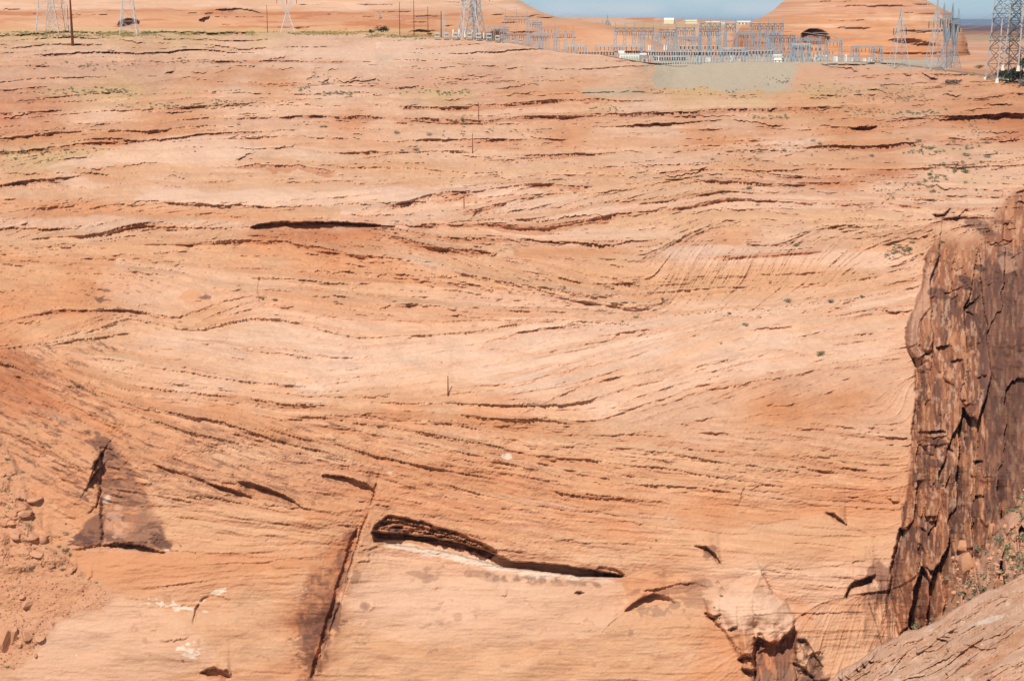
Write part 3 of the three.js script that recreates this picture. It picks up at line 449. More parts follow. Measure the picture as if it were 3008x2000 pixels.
// long fine laminae, then shorter lines that stand out
{
  let made = 0;
  for (let n = 0; n < 90000 && made < 13000; n++) {
    const x = rr(-200, 3100), y = 95 + (2085 - 95) * rnd(), t = topEdge(x), sh = clamp((y - t) / 260, 0.2, 1);
    if (y < t + 4 || rnd() > bedF(x, y, 1) / 1.6 || keepOut(x, y)) continue;
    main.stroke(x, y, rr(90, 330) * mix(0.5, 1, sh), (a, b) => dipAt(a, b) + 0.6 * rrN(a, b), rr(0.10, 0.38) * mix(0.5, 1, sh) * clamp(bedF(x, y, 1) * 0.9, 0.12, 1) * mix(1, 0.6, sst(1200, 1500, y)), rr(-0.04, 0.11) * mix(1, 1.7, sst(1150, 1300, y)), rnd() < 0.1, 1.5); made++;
  }
  const many = made; made = 0;
  for (let n = 0; n < 60000 && made < 6000; n++) {
    const x = rr(-150, 3150), y = 95 + (2085 - 95) * rnd(), t = topEdge(x);
    if (y < t + 4) continue;
    const sh = clamp((y - t) / 260, 0.22, 1);
    if (rnd() > bedF(x, y, 1) / 2.2 * mix(2.0, 1, sh) || keepOut(x, y)) continue;
    const big = Math.pow(rnd(), 4.0), s = bedF(x, y, 2) * mix(0.26, 1.5, big) * mix(0.5, 1, sh) * mix(0.55, 1, sst(350, 700, y)) * mix(1, 0.65, sst(1200, 1500, y));
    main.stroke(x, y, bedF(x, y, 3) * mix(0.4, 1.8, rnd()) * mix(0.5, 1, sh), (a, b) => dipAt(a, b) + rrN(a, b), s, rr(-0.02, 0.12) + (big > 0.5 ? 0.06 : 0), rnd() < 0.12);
    made++;
  }
  console.log('bedding lines', many, made);
}
function rrN(a, b) { return 9 * noise(a * 0.012 + 70, b * 0.03); }

// ------------------------------------------------------------------ ledges, overhangs and joints that the photograph shows one by one
const L = (fr, s, ...xy) => { let o = {}; if (typeof xy[xy.length - 1] === 'object') o = xy.pop(); const w_ = pts(fr, xy), len = w_[w_.length - 1][0] - w_[0][0], yy = w_[0][1]; main.ledge(w_, s * 0.85, { tone: 0.35, rough: 0.6, faceCol: 'T', faceA: 0.55, face: len > 60 ? s * mix(6, 13, clamp(len / 500)) * clamp((yy - 60) / 260, 0.35, 1) * mix(1, 0.5, sst(1100, 1300, yy)) : 0, ...o }); };  // tone: red rock under each lip, also painted to redden its shadow
const X = (fr, w, depth, ...xy) => { let o = {}; if (typeof xy[xy.length - 1] === 'object') o = xy.pop(); main.crack(pts(fr, xy), w, depth, o); };
L(A, 1.5, 20, 105, 130, 90, 170, 68, 232, 62); L(A, 0.7, 255, 130, 480, 135, 640, 140, 760, 128); L(A, 0.9, 285, 225, 330, 208, 410, 225, { tone: 0.2 }); L(A, 0.5, 0, 200, 120, 188, 300, 175, 370, 170);
L(A, 1.2, 890, 70, 980, 68, 1140, 68, 1190, 58, 1310, 52); L(A, 1.1, 1830, 95, 1950, 92); L(A, 1.2, 2010, 90, 2200, 85); L(A, 1.3, 2145, 225, 2200, 238, 2290, 247); L(A, 0.6, 1150, 205, 1290, 190, 1420, 178, 1700, 180);
L(A, 1.7, 1545, 372, 1600, 350, 1675, 328, { jag: 5 }); L(A, 0.6, 1740, 318, 1900, 290, 2080, 262); L(A, 0.9, 500, 425, 620, 435, 760, 430, 830, 425, 950, 402, 1110, 398); L(A, 1, 560, 462, 680, 475, 790, 492, 870, 490);
L(A, 0.9, 1065, 475, 1160, 488, 1230, 500); L(A, 0.7, 1310, 520, 1440, 523, 1560, 512); L(A, 0.7, 1745, 530, 1860, 522, 2240, 520, 2500, 528); L(A, 0.9, 2090, 380, 2160, 390, 2300, 398); L(A, 0.7, 2050, 410, 2240, 425, 2330, 428);
L(A, 1, 0, 470, 150, 468, 250, 472, 330, 460, { up: 30 }); L(A, 0.8, 880, 650, 1100, 655, 1180, 668, 1280, 665, 1400, 680, 1560, 672, 1740, 688, 1940, 682, 2240, 678, { up: 38, dn: 26, under: 0.9 });
L(A, 0.6, -20, 560, 200, 565, 420, 545, 600, 560, 900, 580, { up: 26, rough: 0.4, tone: -0.03 });
L(A, 1.3, -150, 836, 100, 834, 300, 832, 420, 830, 560, 828, 690, 800, { up: 34, dn: 9, tone: 0.1 }); L(A, 1.1, 790, 812, 1000, 825, 1070, 820, 1200, 828, 1400, 828, 1560, 822, 1680, 822, { up: 34, dn: 8 });
L(A, 0.7, 960, 852, 1015, 862); L(A, 0.7, 1400, 865, 1450, 868); L(A, 0.6, 1640, 880, 1770, 880); L(A, 0.8, 350, 935, 430, 970, 500, 935); L(A, 0.5, 890, 985, 980, 990, 1200, 985, 1250, 995); L(A, 1, 1518, 940, 1572, 950); L(A, 0.6, 0, 1000, 120, 990);
L(A, 0.8, 1150, 1060, 1180, 1062); L(A, 1, 890, 1340, 960, 1328, 1050, 1345); L(A, 0.8, 780, 1420, 820, 1432, 870, 1415); L(A, 0.8, 20, 1425, 130, 1465, 240, 1450, 360, 1410, { jag: 5 }); L(A, 0.6, 1240, 1390, 1420, 1350, 1500, 1365); L(A, 0.8, 1370, 1420, 1560, 1385, 1700, 1350); L(A, 0.5, 1270, 1470, 1400, 1430);
L(A, 1, 1835, 1350, 1930, 1340); L(A, 0.9, 1910, 1445, 2050, 1460); L(A, 0.6, 2030, 1210, 2240, 1240); L(A, 0.6, 770, 1040, 860, 1110, 950, 1165, { up: 20 }); L(A, 0.9, 500, 648, 530, 640);
X(A, 4, 1.2, 1705, 1150, 1700, 1245, 1708, 1310, 1760, 1345);
L(A, 3.6, 1640, 826, 1700, 803, 1760, 801, 1850, 794, 2000, 791, 2240, 789, 2400, 798, 2540, 815, 2600, 815, { up: 46, dn: 17, under: 0.55, jag: 2, tip: 0.3, rough: 0.5 });
L(B, 1.4, 0, 1113, 80, 1120, 130, 1128); L(A, 1.5, 1955, 1116, 2060, 1112, 2250, 1118); L(B, 1.3, 200, 1140, 330, 1130, 440, 1140, 600, 1155, 700, 1150, 860, 1115, { up: 30, jag: 4 });
L(B, 1.5, 410, 50, 430, 30, 520, 5); L(B, 0.8, 610, 12, 800, 8, 1060, 15); L(B, 1, 940, 88, 1100, 92, 1200, 88, 1480, 85); L(B, 0.6, 340, 135, 470, 135); L(B, 0.5, 350, 95, 400, 75, 480, 70, 560, 78); L(B, 2, 955, 193, 1010, 208, { tip: 0.3, jag: 0 }); L(B, 0.8, 870, 260, 1000, 250, 1100, 240); L(B, 1.7, 1225, 222, 1300, 235, 1400, 245, 1500, 247, { jag: 1 });
L(B, 0.5, 780, 270, 1000, 265, 1200, 270); L(B, 0.4, 1060, 305, 1300, 310, 1490, 300); L(B, 0.8, 740, 340, 850, 352, 920, 362, 1050, 374, 1200, 372, 1320, 365, { up: 28 }); L(B, 0.7, 0, 385, 100, 372, 300, 345, 480, 330, { up: 26 }); L(B, 0.9, 430, 292, 510, 285);
L(B, 0.7, 1600, 430, 1700, 428, 1800, 430, 1900, 445, { up: 30 }); L(B, 0.7, 1860, 400, 2000, 388, 2100, 370, 2240, 350, { up: 30 }); L(B, 0.8, 830, 490, 1000, 488, 1120, 505, 1180, 495, 1320, 485); L(B, 1, 1890, 488, 1960, 495); L(B, 1.5, 2060, 460, 2130, 480, 2240, 478, 2340, 465, 2436, 422, { up: 36, dn: 10 }); L(B, 0.9, 2050, 500, 2240, 508, 2430, 496, { tone: 0.2 });
L(B, 0.6, -40, 540, 130, 542, 300, 535, 640, 520); L(B, 1.3, -60, 668, 100, 670, 200, 665, 270, 655, 440, 655, 580, 655, { up: 34, dn: 10, tip: 0.2, tone: 0.15 }); X(B, 3.5, 1.6, 600, 598, 590, 625, 580, 655);
L(B, 1.3, 630, 620, 690, 635, 745, 628, { jag: 4 }); L(B, 0.8, 770, 600, 880, 590, 930, 585, { tone: 0.2 }); L(B, 0.9, 830, 610, 890, 620, { tone: 0.2 }); L(B, 1, 940, 625, 1060, 620, 1200, 608, 1350, 600, { up: 30 });
L(B, 0.9, -30, 745, 150, 745, 290, 740, 470, 740, 530, 745, 640, 745, 820, 735, { up: 30 }); L(B, 1.8, 868, 752, 895, 735); L(B, 1.2, 940, 720, 1000, 730, 1100, 720, 1250, 705, 1450, 690, 1540, 650, { up: 36 }); L(B, 1.2, 340, 812, 370, 800, 440, 810, 520, 815, 600, 800, 680, 805, 780, 812, 850, 795, { jag: 4 });
L(B, 1.3, 915, 806, 950, 795, 1100, 790, 1210, 770, 1400, 770, 1530, 755, 1700, 745, 1850, 725, 2000, 715, 2130, 700, 2240, 690, 2360, 678, 2440, 664, { jag: 4.5, up: 30 }); L(B, 0.9, 1640, 660, 1900, 650, 2100, 630, 2240, 615, 2330, 604, { up: 30, jag: 4 });
L(B, 0.5, 400, 835, 600, 838, 750, 830); L(B, 0.6, 1230, 830, 1400, 845, 1520, 825); L(B, 0.9, 890, 920, 980, 930, 1070, 920); L(B, 0.8, 1060, 880, 1180, 915, 1260, 895); L(B, 1.8, 1190, 905, 1350, 920, 1500, 935, 1620, 930, 1700, 940, 1790, 942, 1850, 920, 1960, 905, { jag: 4, up: 30, tip: 0.3 }); L(B, 0.9, 1640, 912, 1760, 920, 1830, 905, { jag: 4 });
L(B, 0.6, 150, 1055, 320, 1050); L(B, 0.7, 650, 1235, 720, 1225, 860, 1250); X(B, 3.2, 1.2, 40, 1205, 70, 1228, 130, 1238); L(B, 1.4, 255, 1360, 330, 1342); L(B, 1.2, 330, 1344, 420, 1342, 510, 1340); L(B, 1.1, 610, 1395, 700, 1408, 830, 1405, 870, 1398); L(B, 0.7, 870, 1398, 1000, 1395, 1140, 1398); L(B, 0.8, 1140, 1395, 1220, 1385, 1380, 1388); L(B, 1, 1020, 1310, 1065, 1298);
L(B, 0.7, 1000, 1500, 1100, 1460, 1200, 1430, 1380, 1395); L(B, 1.3, 1000, 1575, 1100, 1545, 1220, 1505, 1330, 1495, 1420, 1475, 1560, 1455, 1620, 1432, { up: 40, jag: 3 }); L(B, 1, 1230, 1150, 1320, 1158, 1385, 1182, { jag: 3 }); L(B, 0.7, 1290, 1060, 1500, 1100, 1800, 1165, 1950, 1230, 2050, 1320, { up: 50, rough: 0.5 }); L(B, 0.8, 980, 1020, 1030, 990);
L(B, 0.6, 1950, 1025, 2050, 1015, 2100, 1008); L(B, 0.9, 1780, 1565, 1840, 1515); L(B, 0.7, 400, 1570, 480, 1540, 620, 1535);
L(C, 1, -40, 98, 180, 92, 380, 88, { jag: 3 }); L(C, 0.9, 720, 60, 860, 55, 1000, 42, { jag: 4 }); L(C, 1, 1140, 115, 1330, 110, 1480, 105, 1640, 108, 1820, 105, 2000, 100); L(C, 2, 2005, 95, 2120, 95); L(C, 1.5, 300, 118, 480, 130, 580, 145, 700, 150); L(C, 0.8, 480, 155, 600, 175, 790, 190); L(C, 1.7, 115, 178, 190, 182, 262, 178, { jag: 1 });
L(C, 1, 890, 155, 990, 155, 1060, 160); L(C, 2.7, 1095, 168, 1200, 172, 1295, 163, { dn: 14, under: 0.6 }); L(C, 1, 1315, 190, 1400, 200); L(C, 0.7, 960, 180, 1100, 200); L(C, 0.8, 1500, 22, 1680, 10); L(C, 1.4, 1950, 190, 2080, 190, 2268, 210, { jag: 4 }); L(C, 1.4, 1950, 240, 2080, 245, 2268, 255, { jag: 4 }); L(C, 1.1, 478, 284, 605, 292);
L(C, 1, 860, 310, 1000, 312, 1090, 315); L(C, 0.9, 590, 385, 700, 350, 780, 325, 855, 298, { jag: 3 }); L(C, 0.9, 1070, 362, 1175, 365); L(C, 0.9, 500, 480, 550, 505); L(C, 1.3, 1590, 545, 1640, 565, 1690, 555, 1760, 575, 1900, 580, { jag: 5 }); L(C, 0.9, 1960, 575, 2140, 582); L(C, 1, -20, 600, 90, 605, 190, 598); L(C, 0.6, 400, 600, 640, 590);
L(C, 1, -20, 722, 220, 708, 390, 708, 560, 703, 740, 705, 920, 700, { up: 32 }); L(C, 1.1, 1110, 712, 1200, 715, 1290, 690); L(C, 0.8, 1290, 690, 1360, 640, 1420, 575); L(C, 1, 1110, 768, 1240, 768); L(C, 1.4, 1450, 730, 1480, 748, 1530, 745); L(C, 0.9, 1530, 640, 1590, 632); L(C, 0.8, 1260, 690, 1390, 675);
L(C, 2.2, 1668, 735, 1730, 735, 1780, 700); L(C, 1, 1660, 690, 1720, 685, 1850, 690); L(C, 0.7, 910, 815, 1000, 820, 1130, 850); L(C, 1, 870, 885, 960, 880, 1080, 890, { tone: 0.15 }); L(C, 0.6, 830, 930, 1060, 932); L(C, 0.9, 1200, 850, 1300, 885); L(C, 0.7, 1330, 875, 1500, 900); L(C, 1, 1470, 1140, 1590, 1118); L(C, 1, 1280, 1185, 1400, 1185, 1590, 1176); L(C, 0.8, 1290, 1210, 1450, 1200);
L(C, 1.1, 1240, 1360, 1400, 1380, 1520, 1415, { jag: 4 }); L(C, 0.8, 1270, 1350, 1440, 1365, { jag: 4 }); L(C, 0.9, 210, 1395, 350, 1405, 490, 1415, 545, 1392); L(C, 1, 265, 1500, 350, 1495, 395, 1490); L(C, 1, 420, 1505, 560, 1490, 640, 1482, 740, 1470); L(C, 1.1, 970, 1545, 1080, 1538, 1160, 1525, 1280, 1520); L(C, 0.5, 0, 1302, 400, 1300, 800, 1297, 1000, 1280, 1500, 1235, { up: 60, rough: 0.3 }); L(C, 1, 1478, 1090, 1515, 1098); L(C, 0.9, 1560, 985, 1600, 995);
L(C, 1.8, 1500, 905, 1560, 905, 1640, 880, 1690, 850, { jag: 5 }); L(C, 1, 1720, 610, 1830, 620); L(C, 1, 1870, 735, 2060, 740);
X(C, 5, 2.2, 2140, 595, 2110, 660, 2085, 705, 2050, 755); X(C, 4, 1.4, 1895, 690, 1880, 760); L(C, 2.4, 1770, 765, 1830, 740, 1890, 700); L(C, 3.2, 2200, 660, 2240, 650, 2290, 640); L(C, 2.2, 1990, 935, 2080, 925, 2190, 905, { jag: 6 });
L(D, 0.8, 280, 100, 345, 105); L(D, 0.7, 700, 85, 900, 95); L(D, 0.5, 660, 100, 750, 105); L(D, 0.8, 1060, 30, 1220, 42, 1315, 55, { jag: 3 }); L(D, 1, 305, 205, 392, 215); L(D, 1.1, 1300, 200, 1362, 208); L(D, 0.9, 815, 265, 882, 268); L(D, 0.6, 980, 235, 1060, 245); L(D, 0.8, 730, 285, 920, 295);
L(D, 0.9, 60, 430, 130, 455, 205, 497); L(D, 0.7, -60, 390, 60, 430); L(D, 1.4, 700, 570, 820, 607, 900, 635, 960, 655, { up: 30 }); L(D, 3, 930, 650, 1060, 682, 1110, 700, 1155, 727, { jag: 1.5, dn: 9 }); L(D, 1.1, 950, 640, 1090, 662); L(D, 4.2, 1085, 646, 1150, 655, 1240, 685, 1310, 712, 1392, 772, { jag: 1, rough: 0.4, dn: 12, up: 44 });
L(D, 4.4, 1480, 620, 1568, 625, 1628, 638, 1690, 662, 1722, 692, { jag: 1, rough: 0.4, dn: 13, up: 44 }); L(D, 0.7, 1420, 845, 1568, 852, 1690, 856); L(D, 0.6, 800, 815, 925, 825); L(D, 0.8, 1560, 790, 1700, 775);
L(D, 1.2, 325, 958, 400, 955, 465, 940); L(D, 3.6, 460, 942, 540, 935, 640, 945, 720, 972, 765, 978, { jag: 2, up: 30, dn: 12, under: 0.6, rough: 0.5 }); L(D, 0.8, 760, 972, 900, 975, 1100, 985); L(D, 0.5, 1100, 985, 1300, 1000, 1500, 1010);
X(D, 5, 2.2, 470, 515, 440, 560, 425, 600, { step: -3.5, run: 30 }); X(D, 4, 1.6, 462, 585, 430, 620, 405, 660, { step: -3.5, run: 30 }); X(D, 4, 1.6, 465, 640, 462, 700, 440, 770, 400, 800); X(D, 3, 1.2, 480, 850, 465, 900, 460, 950);
L(D, 1, 470, 575, 540, 585, 590, 560, { jag: 3 }); L(D, 0.9, 500, 648, 550, 632, 595, 655, { jag: 3 }); L(D, 0.6, 455, 520, 500, 512, 545, 518);
X(D, 5, 1.8, 890, 1305, 900, 1245, 930, 1195, 980, 1175); L(D, 0.9, 975, 1176, 1060, 1190); L(D, 0.9, 730, 1375, 800, 1382, 870, 1360, { jag: 5 }); L(D, 0.7, 690, 1342, 722, 1335); L(D, 3, 918, 1528, 990, 1505, 1065, 1535, { jag: 5, dn: 16, under: 0.8 }); L(D, 0.6, 570, 1185, 640, 1190);
L(D, 1.4, 70, 732, 150, 735, 162, 715); L(D, 1.8, 80, 815, 160, 820, 200, 880); L(D, 1.2, 200, 850, 240, 960); L(D, 0.9, -60, 635, 70, 620); L(D, 1.2, 205, 1060, 255, 1065); L(D, 1.1, 318, 1078, 355, 1055); L(D, 1.1, 400, 1092, 425, 1085); L(D, 1.1, 85, 890, 100, 880); L(D, 1, 130, 925, 230, 900, { jag: 5 }); L(D, 1, 0, 860, 80, 845);
L(E, 0.8, 630, 25, 715, -2); L(E, 0.5, 500, 60, 640, 40, 770, 45, 900, 60, 1100, 45, 1240, 10); L(E, 0.5, 480, 120, 560, 95); L(E, 0.9, 690, 250, 760, 252, 860, 235); L(E, 1.1, 670, 290, 740, 300, 830, 298, 930, 285, 1000, 260, 1100, 215, 1230, 180, 1350, 155, 1470, 130, 1568, 105, 1680, 80, { up: 46, jag: 3 });
L(E, 0.8, 930, 165, 1100, 130, 1250, 90, 1400, 60); L(E, 0.7, 1000, 240, 1150, 175, 1300, 130); L(E, 1.3, 805, 333, 895, 325); L(E, 1, 568, 342, 645, 345); L(E, 0.8, 345, 345, 425, 345); L(E, 1, 320, 377, 400, 380, 520, 382, 600, 385, 760, 380, { jag: 2 }); L(E, 0.5, 60, 340, 300, 325); L(E, 0.8, 870, 370, 980, 350); L(E, 0.8, 1040, 435, 1110, 440); L(E, 1.1, 1245, 440, 1330, 432, 1390, 418, 1470, 412, { jag: 2 });
L(E, 1, 1120, 542, 1235, 588); L(E, 1.1, 1185, 630, 1240, 637); L(E, 0.7, 880, 635, 965, 647); L(E, 0.7, 1295, 610, 1340, 620);
// the long overhang low on the slope: a broken slab with a deep hollow under it
main.hollow([[1092, 1566], [1104, 1540], [1140, 1514], [1190, 1520], [1268, 1542], [1320, 1560], [1366, 1574], [1384, 1584], [1440, 1606], [1462, 1626], [1440, 1640], [1400, 1622], [1340, 1608], [1270, 1596], [1180, 1584], [1110, 1580]], 2.6, { n: 3, rough: 0.9 });
main.ledge([[1100, 1552], [1180, 1548], [1280, 1568], [1360, 1586], [1420, 1606]], 2.4, { up: 7, dn: 5, under: 0.6, jag: 3, rough: 0.8, tip: 0.3 });
main.hollow([[1092, 1564], [1180, 1568], [1270, 1580], [1360, 1597], [1440, 1622], [1500, 1648], [1640, 1658], [1800, 1686], [1842, 1695], [1700, 1694], [1560, 1674], [1480, 1666], [1400, 1643], [1300, 1618], [1180, 1604], [1100, 1592]], 5.0, { n: 2.5, edge: 1.6 });
main.hollow([[1050, 1552], [1046, 1580], [1010, 1695], [962, 1855], [918, 1992], [910, 1992], [950, 1850], [998, 1690], [1030, 1580]], 0.9, { n: 4, rough: 0.6 });
for (const [d, ...q] of [[1.0, 946, 1393, 1000, 1398, 1050, 1412, 1098, 1440, 1100, 1448, 1060, 1438, 1000, 1414, 950, 1404], [1.0, 690, 1411, 740, 1420, 800, 1440, 850, 1462, 888, 1492, 880, 1490, 830, 1470, 770, 1448, 720, 1432], [0.9, 596, 1416, 680, 1437, 720, 1450, 738, 1464, 700, 1458, 640, 1438], [0.7, 450, 1366, 520, 1386, 600, 1410, 620, 1422, 560, 1412, 500, 1392], [0.9, 300, 1602, 380, 1596, 420, 1602, 460, 1618, 490, 1624, 440, 1624, 380, 1613], [0.9, 2424, 1505, 2450, 1508, 2480, 1530, 2492, 1546, 2465, 1532], [0.9, 2042, 1601, 2075, 1606, 2105, 1632, 2120, 1660, 2100, 1642, 2075, 1620], [2.0, 2485, 1745, 2500, 1715, 2530, 1702, 2560, 1692, 2562, 1712, 2530, 1722, 2500, 1730, 2488, 1760], [1.3, 586, 1975, 625, 1960, 650, 1968, 680, 1992, 640, 1988, 610, 1986], [3.6, 735, 668, 760, 657, 830, 652, 1000, 652, 1070, 657, 1130, 664, 1100, 668, 1000, 669, 925, 680, 860, 683, 800, 677, 750, 674], [3.6, 2490, 374, 2540, 376, 2578, 372, 2560, 385, 2530, 385], [2.4, 2740, 628, 2775, 630, 2795, 612, 2780, 636, 2750, 640], [2.6, 2985, 566, 3030, 550, 3060, 600, 3000, 600], [2.2, 2925, 722, 2960, 715, 2980, 700, 2985, 712, 2960, 728], [1.6, 1690, 1742, 1700, 1738, 1716, 1742, 1702, 1746]]) main.hollow(q.reduce((a, v, k) => (k & 1 ? a[a.length - 1].push(v) : a.push([v]), a), []), d, { n: 2.5, edge: 2 });
main.hollow([[296, 1316], [330, 1320], [350, 1380], [330, 1480], [330, 1560], [300, 1600], [298, 1520], [288, 1440]], 0.9, { n: 6, edge: 6 });
main.ledge(pts(E, [150, 862, 220, 830, 300, 838, 420, 872, 520, 905, 590, 930]), 2.2, { up: 8, dn: 6, under: 0.5, jag: 3, rough: 0.8, tip: 0.3 });
main.hollow([[1745, 1690], [1760, 1664], [1800, 1668], [1840, 1690], [1790, 1692]], 0.9, { n: 3, rough: 0.8 });
L(E, 1.6, 1090, 1076, 1200, 1080, 1320, 1086, { up: 16, dn: 5, tip: 0.2 }); L(E, 1.2, 570, 890, 680, 925); L(E, 1, 580, 940, 720, 975); L(E, 0.7, 1100, 1045, 1230, 1062); L(E, 0.8, 640, 955, 860, 975, { jag: 4 });
X(E, 4, 1.8, 180, 595, 160, 690, 135, 775); X(E, 5, 1.6, 130, 790, 90, 900, 72, 960, 40, 1060, 12, 1180, { step: 5.0, run: 70 }); X(D, 5, 1.8, 1568, 1200, 1540, 1290, 1500, 1390, 1470, 1480, 1432, 1575, { step: 5.0, run: 70 }); X(D, 8, 2, 1540, 1310, 1515, 1370, 1490, 1400);
L(E, 1, 100, 967, 180, 942, 218, 930); L(E, 0.9, 72, 1022, 135, 1010); L(E, 2.2, 1390, 1150, 1480, 1140, 1560, 1120, 1640, 1118, 1700, 1140, { jag: 1, dn: 9, up: 30 }); main.hollow([[1838, 1796], [1860, 1772], [1892, 1752], [1925, 1744], [1966, 1757], [1985, 1775], [1940, 1775], [1880, 1790]], 0.9, { n: 3 }); L(E, 3.4, 1310, 1242, 1350, 1210, 1400, 1182, 1440, 1165, 1510, 1187, { jag: 1, dn: 10, tip: 0.3 }); X(E, 3, 1, 1210, 1350, 1260, 1290, 1315, 1262); X(E, 3, 0.7, 820, 1160, 870, 1220, 905, 1255); L(E, 0.7, 415, 1147, 470, 1140); L(E, 0.6, 1250, 838, 1340, 830, 1410, 865); X(E, 3, 0.9, 1270, 950, 1305, 1040, 1320, 1082); L(E, 0.6, 1180, 1225, 1210, 1235); L(E, 0.7, 740, 1175, 770, 1168); L(E, 0.7, 130, 1240, 160, 1230);
L(Fq, 0.8, 360, 32, 470, 40, 590, 75); L(Fq, 0.7, 90, 148, 250, 140, 480, 140); L(Fq, 0.7, 110, 112, 200, 92, 330, 100, 358, 106); L(Fq, 0.8, 375, 236, 450, 215, 530, 205, 595, 165); L(Fq, 1.5, 375, 300, 450, 302, 548, 290, { jag: 4 }); L(Fq, 0.8, -20, 392, 120, 355, 205, 345); L(Fq, 1, 285, 410, 335, 405); L(Fq, 0.7, -30, 428, 200, 430, 350, 425, 500, 415, 700, 400, { up: 40 });
X(Fq, 4, 1.5, 270, 755, 285, 715, 305, 668); L(Fq, 0.9, 300, 672, 365, 664); L(Fq, 0.7, 310, 695, 395, 658); L(Fq, 0.7, 340, 527, 450, 535, 640, 530, 790, 535, { jag: 4 }); L(Fq, 0.8, 760, 720, 840, 725, 910, 713); L(Fq, 1.3, 940, 725, 1015, 748); L(Fq, 0.5, 800, 745, 1010, 750); L(Fq, 3, 662, 795, 700, 795, 740, 825, 768, 852, { jag: 1, dn: 7 }); L(Fq, 0.5, 765, 852, 920, 915); L(Fq, 3, 62, 945, 110, 950, 160, 985, 188, 1032, { jag: 1, dn: 8 }); L(Fq, 1.2, 785, 1020, 810, 1010, 862, 1020); L(Fq, 0.5, 290, 890, 350, 850, 550, 820);
X(Fq, 5, 1, 370, 1050, 400, 1110, 425, 1165, { step: -1.6, run: 30 }); X(Fq, 4, 1.2, 160, 1100, 182, 1135, 200, 1168); L(Fq, 0.9, 565, 1265, 635, 1302, { jag: 5 }); L(Fq, 3.6, 785, 1120, 800, 1112, 850, 1095, 900, 1080, { dn: 18, under: 0.9, box: true, jag: 2 }); X(Fq, 4, 1.4, 755, 1195, 772, 1160, 790, 1125);
L(Fq, 0.6, 400, 1060, 600, 1050, 800, 1020, { up: 40 }); L(Fq, 0.5, 520, 1120, 700, 1130); L(Fq, 0.6, 440, 1190, 620, 1180);
L(T1, 1.1, 1040, 360, 1200, 370, 1340, 385); L(T1, 1.4, 1390, 386, 1560, 396); L(T1, 1, 1920, 405, 2055, 400); L(T1, 0.8, 90, 520, 300, 520, 415, 508); L(T1, 0.9, 965, 464, 1055, 470); L(T1, 1, 1605, 530, 1682, 528); L(T1, 0.6, 1320, 555, 1540, 560); L(T1, 0.8, -60, 414, 130, 405); L(T1, 0.7, 280, 355, 384, 352); L(T1, 1.7, 1495, 672, 1560, 650, 1596, 648); L(T1, 1.4, 1735, 655, 1860, 665, 1895, 640); L(T1, 1.1, 1915, 665, 2000, 650, 2090, 625, 2350, 600); L(T1, 1.1, 1755, 718, 1920, 720, 2000, 715); L(T1, 0.5, 780, 765, 1200, 765, 1600, 720, 2359, 755); L(T1, 1, 80, 927, 250, 910, 510, 912); L(T1, 0.6, 650, 705, 1060, 700); L(T1, 0.6, 1100, 430, 1400, 440); L(T1, 0.6, 200, 300 + 160, 500, 470);
L(T2, 1.3, 90, 546, 200, 525, 310, 520); L(T2, 0.9, 485, 540, 690, 540); L(T2, 0.6, 1400, 525, 1560, 547); L(T2, 0.9, 1745, 560, 1870, 580, 1990, 600, 2045, 570); L(T2, 1, 2090, 600, 2310, 605); L(T2, 0.9, 80, 626, 280, 620, 420, 605, 480, 640, { jag: 4 }); L(T2, 0.8, 485, 640, 630, 598); L(T2, 1.4, 655, 636, 785, 633); L(T2, 1.4, 465, 722, 550, 692); L(T2, 1.3, 605, 742, 670, 708); L(T2, 1.2, 660, 745, 870, 735, 1000, 725, 1090, 710, 1160, 737); L(T2, 0.8, 850, 737, 935, 693); L(T2, 0.7, -150, 764, 150, 760, 460, 750, { up: 22 }); L(T2, 1, 1855, 680, 2000, 690, 2235, 675, { tone: 0.15 }); L(T2, 0.8, 1825, 715, 1945, 722, { tone: 0.15 }); L(T2, 1.2, 1055, 862, 1225, 860); L(T2, 1.4, 2185, 802, 2400, 788, 2590, 775); L(T2, 1.3, 2235, 872, 2400, 852, 2590, 838); L(T2, 1, 1700, 925, 1910, 903); L(T2, 0.5, 1415, 460, 1500, 490, 1555, 478); L(T2, 0.5, 1390, 400, 1590, 411); L(T2, 0.5, 2020, 450, 2120, 462, 2200, 448);
L(T2, 1.2, 2400, 640, 2480, 645); L(T2, 0.7, 1900, 375, 2010, 385); L(T2, 0.9, 2600, 630, 2720, 620);
L(G, 1.8, 1115, 193, 1200, 205, 1300, 210, 1348, 227, { dn: 6 }); L(G, 0.7, 1380, 205, 1425, 213); L(G, 1, 1365, 255, 1460, 263); L(G, 1.1, 1470, 268, 1545, 281); L(G, 1.2, 1475, 315, 1645, 311); L(G, 1.4, 1615, 240, 1640, 260, 1675, 245); L(G, 1.9, 1730, 240, 1790, 268, 1835, 271); L(G, 1, 1790, 245, 1835, 260); L(G, 0.7, 1845, 244, 2005, 247); L(G, 1.4, 1375, 350, 1480, 345, 1555, 357); X(G, 3, 1, 1558, 352, 1550, 388); L(G, 1.3, 1035, 370, 1110, 375, 1185, 374); L(G, 1.3, 1045, 393, 1185, 396); L(G, 0.9, 1715, 362, 1755, 380); L(G, 1.6, 1855, 363, 1920, 370, 1995, 392); L(G, 1.1, 2050, 402, 2235, 380); L(G, 1.2, 785, 470, 850, 443); L(G, 1, 1890, 472, 2200, 455); L(G, 1.8, 2100, 435, 2250, 430, 2300, 440);
